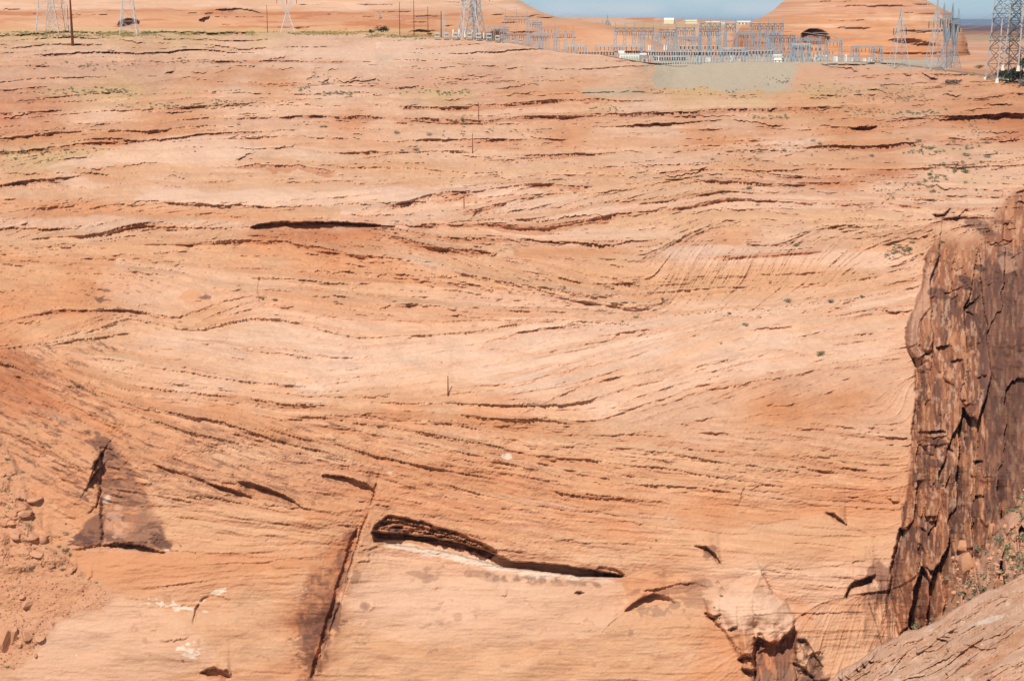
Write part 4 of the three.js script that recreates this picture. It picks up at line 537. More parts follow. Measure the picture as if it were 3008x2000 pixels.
// narrow dykes of harder rock that stand up as blocky ribs
X(D, 9, -1.0, 405, 120, 395, 200, 430, 260, 490, 320, 530, 390, 570, 450, 600, 525); X(D, 8, -0.9, 600, 560, 650, 610, 690, 670, 750, 725); X(B, 10, -1.3, 1035, 880, 1070, 920, 1120, 970, 1180, 1025, 1260, 1080, 1320, 1120, 1380, 1180); X(B, 6, -0.8, 1310, 490, 1420, 560, 1500, 610, 1600, 650);
// rounded whalebacks and hollows
main.bulge(520, 590, 330, 24, 0, 10); main.bulge(780, 575, 200, 20, 0, 8); main.bulge(1120, 572, 150, 22, 2, 9); main.bulge(1420, 575, 200, 20, 3, 7); main.bulge(480, 440, 260, 26, -3, 9); main.bulge(150, 622, 230, 22, 2, -9); main.bulge(500, 628, 260, 20, 2, -6); main.bulge(2200, 770, 420, 60, 0, 14); main.bulge(2150, 850, 380, 30, 0, -5); main.bulge(1930, 770, 140, 60, 20, 8); main.bulge(1480, 1120, 110, 34, 0, 7); main.bulge(1250, 1090, 160, 40, 0, 5); main.bulge(2130, 1055, 130, 26, -4, 8); main.bulge(2050, 1120, 110, 22, -4, 6); main.bulge(2270, 405, 110, 16, 0, 7);
main.bulge(480, 880, 150, 80, 0, -7); main.bulge(2230, 470, 170, 20, 0, -6); main.bulge(2500, 480, 120, 24, 0, 7); main.bulge(1750, 690, 190, 20, 0, 6); main.bulge(1600, 735, 260, 14, -2, -5); main.bulge(200, 960, 110, 34, -20, 6); main.bulge(330, 1010, 160, 24, -8, -4); main.bulge(1960, 880, 180, 50, 15, -6); main.bulge(1000, 790, 220, 30, 5, -6); main.bulge(1270, 440, 330, 20, 0, 5);
main.bulge(1400, 1850, 420, 190, 0, 12); main.bulge(2230, 1640, 260, 70, -3, 8); main.bulge(420, 1900, 330, 130, 5, 8); main.bulge(650, 1640, 250, 60, -4, 6); main.bulge(2500, 1860, 120, 160, -20, -8); main.bulge(800, 1780, 120, 140, 20, -6); main.bulge(330, 1480, 70, 110, 10, -9);

// ------------------------------------------------------------------ the canyon wall on the right, the buttress, the scree
const cliffX = (py) => cliffLine(py) + 11 * fbm(py * 0.024, 3.3, 3) + 2 * noise(py * 0.11, 9);
main.each((k, px, py) => {
  const u = px - cliffLine(py), ux = px - cliffX(py);
  if (u > -60 && py > 540) {
    const m = sst(585, 800, py), w = sst(-4, 6, ux) * m, uu = u + 10 * fbm(px * 0.02, py * 0.006, 3);
    if (ux > 0) main.D[k] += m * (0.10 * Math.max(0, u) + 1.0 * sst(0, 16, ux));
    if (w > 0) {
      const calm = sst(2855, 2925, px) * sst(740, 860, py) * (1 - sst(1380, 1450, py)), wx = px + 16 * fbm(px * 0.02, py * 0.012, 3) + 0.06 * py, wy = py + 30 * fbm(px * 0.03 + 7, py * 0.01, 3);
      const a = cells(wx * 0.0165, wy * 0.0046, 3), b = cells(wx * 0.044 + 5, wy * 0.0155, 17), big = noise(uu * 0.016 + 11, py * 0.0026 + 2);
      const f1 = a[1] * 3.2 + a[3] * (1.6 + 2.2 * a[5]) + a[4] * 0.6 * a[1] - 0.9 * Math.max(0, 1 - a[2] / 0.07), lone = sst(-0.2, 0.35, noise(px * 0.018 + 70, py * 0.008)), f2 = (0.25 + 0.75 * lone) * (b[1] * 0.9 + b[3] * (0.5 + 0.6 * b[5])) + b[4] * 0.5 * b[1] - 0.4 * Math.max(0, 1 - b[2] / 0.10);
      main.D[k] += w * (3.0 * big + mix(1, 0.45, calm) * f1 + mix(0.62, 0.12, calm) * f2 + mix(0.55, 0.22, calm) * fbm(px * 0.08, py * 0.05, 5));
    }
    // the thin fin that stands against the bright slope
    const f = sst(760, 800, py) * (1 - sst(1070, 1100, py));
    if (f > 0) main.D[k] += f * 2.4 * sst(0, 5, u) * (1 - sst(34, 46, u + 6 * noise(py * 0.04, 7)));
    // the foot of the wall sweeps out to the left under a small arch
    const s = sst(1640, 1740, py) * sst(-120, -10, u) * (1 - sst(0, 10, u)); if (s > 0) main.D[k] += s * (1.2 + 0.9 * noise(px * 0.07, py * 0.012) + 0.5 * noise(px * 0.15, py * 0.03));
  }
  const t = edgeDist(rightTalus, px, py); if (py > 1200 && px > 2600 && t > -40) main.D[k] += sst(-6, 40, t) * 4 + Math.max(0, t) * 0.05 + (t > 0 ? 0.35 * fbm(px * 0.09, py * 0.09, 4) + 0.35 * Math.max(0, noise(px * 0.12 + 9, py * 0.14)) : 0);
  if (px < 420 && py > 1200) {
    const d = edgeDist(leftTalus, px, py);
    if (d > -30) {
      const w = sst(-8, 14, d), up = 1 - sst(1640, 1760, py);
      main.D[k] += w * (0.9 * up + 0.75 * up * Math.round(noise(px * 0.028, py * 0.045) * 2.5) / 2.5 * sst(0, 90, 1720 - py) + 0.22 * fbm(px * 0.06, py * 0.1, 5) + 0.10 * sst(0.3, 0.6, noise(px * 0.2 + 5, py * 0.26)) * rrN2(px, py));
    }
  }
});
function rrN2(x, y) { return 0.5 + 0.5 * noise(x * 0.02 + 8, y * 0.03); }
// buttress with a bright top and broken, undercut front
{
  const top = [[2070, 1755], [2118, 1748], [2160, 1700], [2240, 1682], [2275, 1740], [2310, 1760], [2330, 1810], [2335, 1840], [2318, 1858], [2285, 1890], [2255, 1882], [2225, 1862], [2214, 1900], [2208, 1925], [2180, 1925], [2140, 1870], [2095, 1815], [2078, 1800]];
  const front = [[2214, 1865], [2255, 1885], [2285, 1890], [2335, 1838], [2340, 1900], [2345, 1960], [2320, 2090], [2215, 2090], [2220, 1990]];
  main.each((k, px, py) => {
    if (px < 2000 || px > 2420 || py < 1640) return;
    const d = edgeDist(top, px + 6 * noise(px * 0.05, py * 0.05), py + 6 * noise(px * 0.05 + 9, py * 0.05)), e = edgeDist(front, px + 5 * noise(px * 0.06, py * 0.05), py);
    const ribs = noise(px * 0.09, py * 0.006) * 0.6 + noise(px * 0.2, py * 0.015) * 0.25;
    if (d > -1) main.D[k] += 2.4 * sst(-1, 60, d) + 0.5 * sst(0, 5, d) + 0.25 * fbm(px * 0.03, py * 0.03, 3) + 0.8 * sst(1700, 1900, py);
    if (e > 0 && d <= 0) main.D[k] += -2.2 + 1.8 * sst(1900, 2010, py) + (0.5 * ribs + 0.8 * fbm(px * 0.05, py * 0.03, 4)) * sst(0, 10, e);
    if (d <= 0 && e <= 0 && px > 2090 && px < 2216 && py > 1810) { const s = sst(0, 30, px - (2090 + (py - 1800) * 0.55)); main.D[k] += s * (1.4 + 0.5 * Math.round(noise(px * 0.07, py * 0.06) * 3) / 3 + 0.3 * fbm(px * 0.1, py * 0.1, 3)); }
    if (px > 2335 && px < 2420 && py > 1860) main.D[k] += sst(1860, 1920, py) * (1 - sst(2370, 2420, px)) * (0.9 + 0.7 * Math.round(noise(px * 0.06 + 4, py * 0.06) * 2.4) / 2.4);
  });
  main.ledge([[2214, 1866], [2228, 1882], [2255, 1888], [2284, 1890]], 3, { up: 14, dn: 16, under: 0.7, jag: 4, tip: 0.2 });
  main.ledge([[2284, 1892], [2310, 1868], [2334, 1840]], 4, { up: 16, dn: 15, under: 0.8, jag: 3, tip: 0.2 });
  main.ledge([[2222, 1922], [2242, 1908], [2256, 1900]], 2, { dn: 10, jag: 2 });
  main.ledge([[2074, 1808], [2092, 1814], [2118, 1812]], 2.4, { dn: 8, jag: 1 }); main.ledge([[2098, 1834], [2125, 1832]], 1.8, { jag: 2 }); main.ledge([[2138, 1850], [2168, 1842]], 1.8, { jag: 1 }); main.ledge([[2158, 1868], [2180, 1862]], 1.2);
  main.ledge([[2170, 1938], [2190, 1926], [2218, 1932]], 2.6, { dn: 10, jag: 2 }); main.ledge([[2180, 1962], [2222, 1968]], 2.8, { dn: 10, jag: 3 });
  main.ledge([[2380, 1922], [2420, 1920]], 1.3); main.ledge([[2360, 1895], [2372, 1888], [2380, 1900]], 1, { jag: 3 });
  for (const [d, ...q] of [[1.3, 2345, 1880, 2370, 1878, 2395, 1920, 2420, 1960, 2400, 1970, 2370, 1930], [1.8, 2332, 1950, 2360, 1960, 2400, 2000, 2425, 2060, 2360, 2060, 2340, 2000], [2.2, 2165, 1937, 2190, 1922, 2218, 1930, 2222, 1960, 2190, 1958], [1.6, 2180, 1966, 2222, 1970, 2222, 1986, 2190, 1982], [1.4, 2072, 1802, 2095, 1808, 2118, 1806, 2105, 1818, 2085, 1818], [1.2, 2136, 1846, 2165, 1840, 2150, 1854]]) main.hollow(q.reduce((a, v, k) => (k & 1 ? a[a.length - 1].push(v) : a.push([v]), a), []), d, { n: 4, edge: 2, rough: 0.5 });
  main.crack([[2214, 1755], [2216, 1800], [2215, 1850]], 3, 0.7);
}
// shelves and clefts of the wall
const Wl = (s, ...xy) => { const p = []; for (let i = 0; i < xy.length; i += 2) p.push([xy[i], xy[i + 1]]); main.ledge(p, s, { up: 16, dn: 7, jag: 3, under: 0.8, tip: 0.2 }); };
Wl(3.5, 2718, 1516, 2750, 1514); Wl(3, 2732, 1530, 2754, 1530); Wl(3.6, 2720, 1664, 2752, 1684); Wl(2.4, 2705, 1548, 2722, 1560); Wl(2.4, 2820, 1170, 2840, 1172); Wl(2.2, 2826, 1186, 2870, 1190); Wl(2.6, 2700, 1270, 2780, 1265); Wl(2, 2715, 1285, 2785, 1280); Wl(1.8, 2710, 1310, 2785, 1302); Wl(2.4, 2860, 1352, 2890, 1352); Wl(2.4, 2866, 1456, 2892, 1456); Wl(3, 2830, 905, 2860, 890, 2880, 870); Wl(2.6, 2838, 915, 2862, 925); Wl(2.2, 2870, 1110, 2900, 1100); Wl(2.6, 2795, 1060, 2830, 1055); Wl(2, 2750, 1020, 2800, 1010); Wl(2.2, 2775, 860, 2830, 840); Wl(2, 2812, 1740, 2840, 1745);
main.crack([[2786, 1290], [2792, 1320], [2812, 1342]], 5, 3); main.crack([[2693, 1160], [2696, 1230], [2706, 1282]], 6, 3.4); main.crack([[2750, 630], [2745, 700], [2742, 760]], 3, 1); main.crack([[2716, 1010], [2722, 1060], [2700, 1080]], 4, 2); main.crack([[2826, 1100], [2830, 1130], [2846, 1180], [2852, 1300]], 4, 2.4); main.crack([[2890, 1200], [2892, 1300], [2898, 1420], [2888, 1560]], 5, 2.4); main.crack([[2857, 1230], [2860, 1400], [2850, 1500]], 4, 2); main.crack([[2720, 1450], [2712, 1560], [2690, 1700], [2668, 1850]], 5, 2.6); main.crack([[2770, 1480], [2760, 1620], [2745, 1750]], 4, 2); main.crack([[2972, 640], [2985, 720], [2998, 780]], 5, 2);

// ------------------------------------------------------------------ stains, varnish, bleached rock, sand
const Pp = (...a) => main.patch(...a);
// desert varnish
const tri = [[296, 1312], [332, 1306], [372, 1360], [420, 1450], [455, 1520], [482, 1580], [496, 1612], [440, 1612], [400, 1604], [300, 1606], [298, 1520], [290, 1440], [284, 1370]];
main.area(tri, 'R', 0.55, { n: 22, edge: 14 }); main.area(tri, 'U', 0.55, { n: 22, edge: 10, speck: 0.4, sf: 0.02, sfy: 0.05 }); main.area(tri, 'N', 0.4, { n: 10, edge: 6, speck: 0.42, sf: 0.015, sfy: 0.06 }); main.area(tri, 'V', 0.6, { n: 16, edge: 8, speck: 0.55, sf: 0.016, sfy: 0.05 }); main.area([[300, 1450], [345, 1450], [380, 1540], [370, 1606], [302, 1606]], 'K', 0.65, { n: 12, edge: 8, speck: 0.48, sf: 0.04, sfy: 0.07 }); Pp(316, 1470, 15, 15, 0, 'C', 0.6, { n: 0.7, f: 0.05 }); Pp(300, 1300, 42, 26, 25, 'V', 0.7, { n: 1, f: 0.03 }); Pp(470, 1590, 40, 24, 35, 'V', 0.7, { n: 1.1, f: 0.04 });
main.area([[288, 1330], [262, 1400], [272, 1480], [236, 1540], [206, 1602], [298, 1604], [300, 1500], [292, 1420]], 'O', 0.6, { n: 8, edge: 5 }); main.area([[275, 1510], [300, 1505], [306, 1560], [298, 1604], [206, 1604], [240, 1545]], 'U', 0.9, { n: 6, edge: 4 }); Pp(235, 1580, 38, 18, 0, 'V', 0.8, { n: 1.2, f: 0.05, st: 3 });
main.area([[1048, 1555], [1022, 1640], [985, 1760], [945, 1880], [925, 1900], [915, 1840], [950, 1740], [990, 1640], [1015, 1570]], 'U', 0.95, { n: 8, edge: 6 });
main.area([[1040, 1560], [1025, 1640], [1000, 1720], [968, 1840], [945, 1960], [900, 2000], [880, 1900], [860, 1830], [880, 1760], [905, 1690], [940, 1630], [990, 1580]], 'R', 0.7, { n: 26, edge: 18 }); main.area([[1040, 1560], [1025, 1640], [1000, 1720], [968, 1840], [945, 1960], [900, 2000], [885, 1900], [870, 1830], [890, 1760], [915, 1690], [950, 1630], [1000, 1580]], 'U', 0.75, { n: 26, edge: 14, f: 0.03, fy: 0.03, speck: 0.48, sf: 0.07, sfy: 0.035 });
Pp(925, 1835, 58, 30, 0, 'V', 0.6, { n: 1.2, edge: 0.5, f: 0.04, st: 1 }); Pp(975, 1815, 30, 60, 20, 'U', 0.8, { n: 0.8, f: 0.03, st: 1 }); Pp(960, 1710, 46, 26, -30, 'U', 0.6, { n: 1.3, f: 0.05, st: 1 }); Pp(900, 1880, 40, 20, 0, 'V', 0.5, { n: 1.3, f: 0.06 }); Pp(905, 1955, 26, 40, 0, 'V', 0.6, { n: 1.3, f: 0.05 }); Pp(890, 1760, 20, 24, 0, 'V', 0.5, { n: 1.4, f: 0.06 });
main.area([[850, 1600], [1040, 1560], [1000, 1700], [940, 1800], [820, 1800], [780, 1700]], 'O', 0.5, { n: 24, edge: 20, speck: 0.5 });
for (let n = 0; n < 420; n++) { const x = rr(-100, 420), y = rr(1010, 1470); if (inside(leftTalus, x, y) || rnd() > sst(520, 0, x)) continue; Pp(x, y, rr(8, 30), rr(2, 5), 24, rnd() < 0.6 ? 'V' : 'U', rr(0.35, 0.75), { n: 1.3, f: 0.08, st: 4 }); }
for (let n = 0; n < 330; n++) { const x = rr(380, 1000), y = rr(1240, 1480); Pp(x, y, rr(8, 34), rr(2, 4.5), 16, rnd() < 0.35 ? 'V' : 'U', rr(0.16, 0.55), { n: 1.3, f: 0.08, st: 4 }); }
for (let n = 0; n < 300; n++) { const x = rr(1050, 1700), y = rr(1280, 1580); Pp(x, y, rr(8, 40), rr(2, 5), 12, rnd() < 0.2 ? 'V' : 'R', rr(0.12, 0.4), { n: 1.3, f: 0.07, st: 4 }); }
for (let n = 0; n < 90; n++) { const x = rr(1050, 2050), y = rr(1680, 1990); Pp(x, y, rr(4, 20), rr(2, 9), rr(-30, 10), rnd() < 0.25 ? 'V' : rnd() < 0.6 ? 'U' : 'R', rr(0.1, 0.36), { n: 1.4, f: 0.09, st: 1.5 }); }
for (let n = 0; n < 40; n++) { const x = rr(400, 880), y = rr(1650, 1990); Pp(x, y, rr(5, 18), rr(2, 8), rr(-20, 20), 'U', rr(0.1, 0.3), { n: 1.4, f: 0.09, st: 1.5 }); }
main.area([[-160, 1015], [60, 1030], [130, 1110], [160, 1180], [100, 1230], [0, 1210], [-160, 1190]], 'R', 0.5, { n: 30, edge: 25, f: 0.02, fy: 0.05 });
Pp(600, 875, 18, 8, 5, 'V', 0.75, { n: 1, f: 0.06 }); Pp(310, 852, 14, 6, 0, 'V', 0.7, { n: 1, f: 0.06 }); Pp(300, 880, 22, 7, 0, 'V', 0.8, { n: 0.9, f: 0.06 }); Pp(528, 946, 8, 4, 0, 'V', 0.5, {}); Pp(1275, 788, 10, 6, 0, 'N', 0.35, {}); Pp(560, 870, 34, 16, -10, 'O', 0.6, { n: 0.7 });
// back wall of the long overhang: shade painted in as red, with dark streaks
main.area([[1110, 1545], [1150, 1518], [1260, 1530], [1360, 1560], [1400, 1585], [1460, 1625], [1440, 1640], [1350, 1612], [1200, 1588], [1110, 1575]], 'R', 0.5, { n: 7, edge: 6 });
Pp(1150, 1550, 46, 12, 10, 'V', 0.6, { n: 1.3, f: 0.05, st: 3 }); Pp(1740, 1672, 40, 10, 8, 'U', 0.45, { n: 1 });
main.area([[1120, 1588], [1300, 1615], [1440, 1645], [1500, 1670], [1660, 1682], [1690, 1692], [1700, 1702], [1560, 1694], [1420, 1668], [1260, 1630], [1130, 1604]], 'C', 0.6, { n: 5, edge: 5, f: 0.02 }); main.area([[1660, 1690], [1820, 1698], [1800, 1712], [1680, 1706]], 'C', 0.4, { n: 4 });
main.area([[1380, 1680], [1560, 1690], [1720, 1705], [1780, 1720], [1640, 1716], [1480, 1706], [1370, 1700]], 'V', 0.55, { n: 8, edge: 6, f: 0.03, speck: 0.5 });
Pp(1250, 1685, 36, 18, 0, 'U', 0.45, { n: 1.2 }); Pp(1390, 1685, 50, 16, 5, 'U', 0.4, { n: 1.2 }); Pp(1345, 1815, 10, 20, 30, 'U', 0.3, { n: 1.2 }); Pp(1070, 1780, 16, 14, 0, 'U', 0.5, { n: 0.9 }); Pp(1040, 1700, 12, 26, 20, 'V', 0.35, { n: 1 });
Pp(1930, 1790, 74, 16, -8, 'N', 0.55, { n: 1.2, f: 0.05, st: 1 }); Pp(1985, 1725, 90, 16, -10, 'U', 0.5, { n: 1 }); Pp(2085, 1620, 22, 44, -32, 'U', 0.75, { n: 0.7 }); Pp(2040, 1760, 34, 60, 10, 'U', 0.4, { n: 1.2 });
Pp(630, 1740, 30, 8, -10, 'C', 0.9, { n: 0.8, f: 0.05 }); Pp(520, 1782, 70, 9, 10, 'C', 0.7, { n: 1.2, f: 0.06 }); Pp(555, 1910, 24, 18, 0, 'C', 0.9, { n: 1.1, f: 0.05 }); Pp(590, 1765, 20, 8, -20, 'C', 0.6, { n: 1 }); Pp(222, 1923, 6, 3, 0, 'C', 0.8, {}); Pp(487, 1618, 10, 6, 0, 'C', 0.7, {}); Pp(1492, 1339, 12, 7, 0, 'C', 0.7, { n: 1 }); Pp(1145, 1387, 8, 5, 0, 'C', 0.45, {});
main.area([[205, 1612], [480, 1618], [620, 1630], [560, 1700], [400, 1740], [300, 1730], [250, 1680]], 'O', 0.5, { n: 16, edge: 14 }); main.area([[200, 1608], [460, 1615], [520, 1622], [300, 1624]], 'K', 0.6, { n: 4 });
Pp(640, 1980, 44, 18, 0, 'R', 0.6, { n: 1, f: 0.05 });
// buttress; dark tones paint shade into its undercut front and side crevices
main.area([[2120, 1750], [2275, 1745], [2325, 1810], [2300, 1870], [2220, 1860], [2140, 1850], [2085, 1790]], 'W', 0.7, { n: 12, edge: 10 }); main.area([[2275, 1742], [2330, 1790], [2340, 1850], [2390, 1850], [2400, 1800], [2350, 1745]], 'O', 0.55, { n: 14, edge: 10 }); main.area([[2075, 1760], [2120, 1830], [2200, 1920], [2220, 1985], [2150, 1960], [2080, 1850], [2060, 1780]], 'O', 0.6, { n: 12, edge: 10 }); main.area([[2218, 1890], [2340, 1860], [2345, 2090], [2215, 2090]], 'R', 0.8, { n: 10, edge: 8, f: 0.06, fy: 0.02 }); main.area([[2218, 1890], [2340, 1860], [2345, 2090], [2215, 2090]], 'U', 0.9, { n: 12, edge: 8, f: 0.06, fy: 0.02, speck: 0.38, sf: 0.05, sfy: 0.015 }); main.area([[2190, 1985], [2350, 1955], [2350, 2090], [2180, 2090]], 'N', 0.55, { n: 16, edge: 14, f: 0.05, fy: 0.03 }); main.area([[2340, 1870], [2375, 1870], [2420, 1960], [2450, 2000], [2420, 2090], [2330, 2090], [2350, 1950]], 'V', 0.8, { n: 22, edge: 10, speck: 0.5, sf: 0.05, sfy: 0.04 });
// tan and red beds
main.area([[-160, 601], [60, 604], [200, 612], [330, 625], [430, 636], [600, 640], [900, 646], [900, 640], [600, 618], [470, 612], [380, 606], [250, 590], [120, 590], [-160, 585]], 'O', 0.55, { n: 6, edge: 5 }); main.area([[-160, 750], [100, 755], [345, 760], [330, 786], [150, 775], [-160, 765]], 'O', 0.5, { n: 3, edge: 4 }); main.area([[225, 492], [340, 524], [560, 540], [560, 546], [420, 545], [280, 538], [200, 500]], 'O', 0.45, { n: 3 }); main.area([[750, 680], [1060, 690], [1060, 700], [900, 712], [760, 700]], 'R', 0.75, { n: 7, edge: 5, speck: 0.4 });
main.area([[2170, 525], [2480, 520], [2600, 500], [2580, 518], [2480, 545], [2420, 548], [2280, 538]], 'R', 0.5, { n: 5, edge: 6, f: 0.03, speck: 0.42, sf: 0.03, sfy: 0.05 }); main.area([[2470, 500], [2700, 495], [2740, 505], [2560, 512]], 'R', 0.35, { n: 4 }); main.area([[1060, 230], [1480, 232], [1520, 262], [1400, 252], [1230, 262], [1080, 250]], 'K', 0.7, { n: 8, edge: 8 }); main.area([[1505, 732], [1850, 745], [1700, 760], [1510, 757]], 'O', 0.5, { n: 3, edge: 4 });
main.area([[870, 140], [1420, 140], [1450, 162], [1150, 178], [1000, 176], [880, 160]], 'W', 0.65, { n: 8, edge: 6 }); main.area([[1080, 168], [1130, 160], [1300, 160], [1140, 178]], 'G', 0.35, { n: 8 });
// sand with thin grass
for (const [x, y, rx, ry, a] of [[200, 97, 400, 8, 0.6], [640, 96, 300, 7, 0.6], [330, 268, 230, 12, 0.6], [1320, 272, 210, 12, 0.5], [130, 455, 160, 10, 0.5], [320, 440, 60, 10, 0.5], [1780, 315, 40, 22, 0.4], [2050, 270, 260, 12, 0.5], [2330, 255, 160, 18, 0.5], [2330, 345, 120, 8, 0.35], [2650, 330, 140, 10, 0.4], [2760, 440, 120, 14, 0.4], [2850, 520, 100, 20, 0.3], [480, 310, 160, 8, 0.35], [650, 300, 80, 6, 0.4], [2640, 262, 160, 12, 0.35]]) Pp(x, y, rx, ry, 0, 'S', a, { n: 1.1, f: 0.03, st: 3 });
main.area(gravelBank, 'G', 0.95, { n: 10, edge: 3 }); main.area([[1880, 176], [2480, 176], [2460, 196], [2380, 200], [1900, 196]], 'G', 0.6, { n: 8, edge: 5 }); main.area([[1710, 262], [1760, 256], [1850, 262], [1900, 272], [1820, 282], [1720, 280]], 'G', 0.6, { n: 5 }); main.area([[2330, 182], [2400, 190], [2470, 235], [2380, 262], [2310, 258], [2345, 200]], 'K', 0.6, { n: 8, edge: 8 }); main.area([[2390, 178], [2720, 186], [2740, 204], [2600, 198], [2470, 186]], 'G', 0.7, { n: 5 });
const curtain = [[2868, 800], [2900, 745], [2950, 730], [3170, 690], [3170, 1420], [3000, 1445], [2950, 1520], [2925, 1520], [2905, 1420], [2895, 1250], [2885, 1120], [2872, 1000], [2880, 900]];
// the wall: varnish in hanging curtains, paler scars
main.each((k, px, py, i, j) => {
  const u = px - cliffX(py), m = sst(-2, 4, u) * sst(mix(680, 545, sst(2850, 3000, px)), mix(760, 600, sst(2850, 3000, px)), py);
  if (m <= 0 && !(py > 1640 && u > -130)) return;
  const c = main.c, put = (C, a) => { for (let t = 0; t < 3; t++) c[k * 3 + t] = mix(c[k * 3 + t], COL[C][t], a); };
  if (m > 0) {
    put('O', 0.85 * m); put('R', 0.85 * m); put('U', 0.3 * m); put('U', 0.75 * m * sst(0.35, 0.5, 0.5 + fbm(px * 0.03 + 2, py * 0.012, 4))); put('R', 0.35 * m * sst(0.4, 0.6, 0.5 + fbm(px * 0.014, py * 0.008 + 4, 3)));
    const sheetV = edgeDist(curtain, px + 60 * fbm(px * 0.02, py * 0.012, 5), py + 60 * fbm(px * 0.05, py * 0.012 + 6, 4)), top = sst(830, 900, py + (px - 2790) * 0.5);
    const blob = 0.5 + 0.8 * fbm(px * 0.022 + py * 0.004, py * 0.013 + 3, 5), flake = 0.5 + 0.8 * fbm(px * 0.06 + 30, py * 0.035, 5);
    const wx = px + 16 * fbm(px * 0.02, py * 0.012, 3) + 0.06 * py, wy = py + 30 * fbm(px * 0.03 + 7, py * 0.01, 3), a = cells(wx * 0.0165, wy * 0.0046, 3), b = cells(wx * 0.044 + 5, wy * 0.0155, 17), low = 1 - sst(1600, 1720, py), rag = 0.5 * fbm(px * 0.09, py * 0.02, 4);
    put('U', m * 0.9 * top * sst(-0.45, -0.2, a[5] + rag) * low); put('V', m * 0.85 * top * sst(0.02, 0.14, b[5] * 0.7 + rag + 0.5 * a[5]) * low); put('R', m * 0.55 * sst(0.2, -0.2, b[1] + rag)); put('O', m * 0.5 * sst(0.35, 0.5, b[1] + rag));
    put('U', m * 0.97 * sst(-8, 10, sheetV)); put('V', m * 0.72 * sst(-4, 14, sheetV) * sst(0.02, 0.28, 0.5 + 0.8 * fbm(px * 0.022 + 9, py * 0.006 + 5, 4)));
    put('U', m * 0.38); put('V', m * 0.7 * top * low * sst(0.54, 0.62, 0.5 + 0.8 * fbm(px * 0.045 + 70, py * 0.012, 5)));
    put('O', m * 0.7 * sst(0.62, 0.68, 0.5 + 0.9 * fbm(px * 0.13 + 30, py * 0.02, 4)) * (1 - 0.7 * sst(0, 20, sheetV)));
    put('P', m * 0.5 * sst(0.68, 0.73, 0.5 + 0.8 * fbm(px * 0.1 + 3, py * 0.04 + 8, 4)) * (1 - 0.7 * sst(-8, 10, sheetV)));
    const fin = sst(770, 800, py) * (1 - sst(1060, 1095, py)) * (1 - sst(32, 44, u)); put('K', fin * 0.75); put('U', 0.35 * fin * sst(0.5, 0.6, 0.5 + fbm(px * 0.1, py * 0.01, 3)));
  } else { const s = sst(1640, 1720, py) * sst(-130, -30, u + 50 * fbm(px * 0.03, py * 0.014, 4)); put('U', s * 0.75 * sst(0.4, 0.55, 0.5 + fbm(px * 0.09, py * 0.012, 4))); put('V', s * 0.55 * sst(0.55, 0.65, 0.5 + fbm(px * 0.07 + 7, py * 0.02, 4))); }
});
Pp(2600, 1690, 46, 60, -20, 'U', 0.7, { n: 0.9, f: 0.03, st: 1 }); Pp(2590, 1755, 50, 16, 8, 'V', 0.6, { n: 1, f: 0.05 }); Pp(2866, 655, 40, 12, 0, 'U', 0.8, { n: 0.8 }); Pp(2890, 680, 28, 24, 20, 'V', 0.6, { n: 0.6 }); Pp(2945, 650, 44, 6, -4, 'V', 0.6, { n: 0.9 }); Pp(2838, 828, 26, 22, 10, 'V', 0.9, { n: 0.6 }); Pp(2878, 788, 22, 20, 0, 'V', 0.85, { n: 0.7 }); Pp(2770, 870, 30, 24, 0, 'V', 0.75, { n: 0.9 }); Pp(2752, 1290, 40, 26, 0, 'V', 0.8, { n: 0.8, f: 0.03, st: 3 }); Pp(2740, 1360, 40, 22, 0, 'V', 0.75, { n: 0.8 }); Pp(2960, 765, 26, 50, 0, 'K', 0.6, { n: 0.8 });
// scree
main.area(rightTalus, 'K', 0.9, { n: 6, edge: 5 }); main.area(rightTalus, 'T', 0.6, { n: 6, edge: 5, speck: 0.5, sf: 0.05, sfy: 0.05 }); main.area(leftTalus, 'K', 0.55, { n: 14, edge: 10 }); main.area(leftTalus, 'T', 0.6, { n: 14, edge: 10, speck: 0.5, sf: 0.04, sfy: 0.06 }); main.area(leftTalus, 'O', 0.35, { n: 14, edge: 10 }); main.area(leftTalus, 'R', 0.22, { n: 14, edge: 10, speck: 0.55, sf: 0.06, sfy: 0.09 });
// fine grain of the colour
main.each((k, px, py) => { const v = 1 + 0.07 * fbm(px * 0.16, py * 0.34, 3) + 0.05 * (rnd() - 0.5); for (let t = 0; t < 3; t++) main.c[k * 3 + t] *= v; });
const regionOf = (x, y) => y > 1270 && inside(leftTalus, x, y) ? 'scree_slope' : y > 1200 && x > 2600 && inside(rightTalus, x, y) ? 'boulder_scree' : y < 262 && inside(gravelBank, x, y) ? 'gravel_bank' : y > 600 && x > cliffX(y) ? 'canyon_wall' : 'slickrock_slope';
main.build(regionOf, { all: rockMat, scree_slope: sandMat, boulder_scree: sandMat, gravel_bank: sandMat });

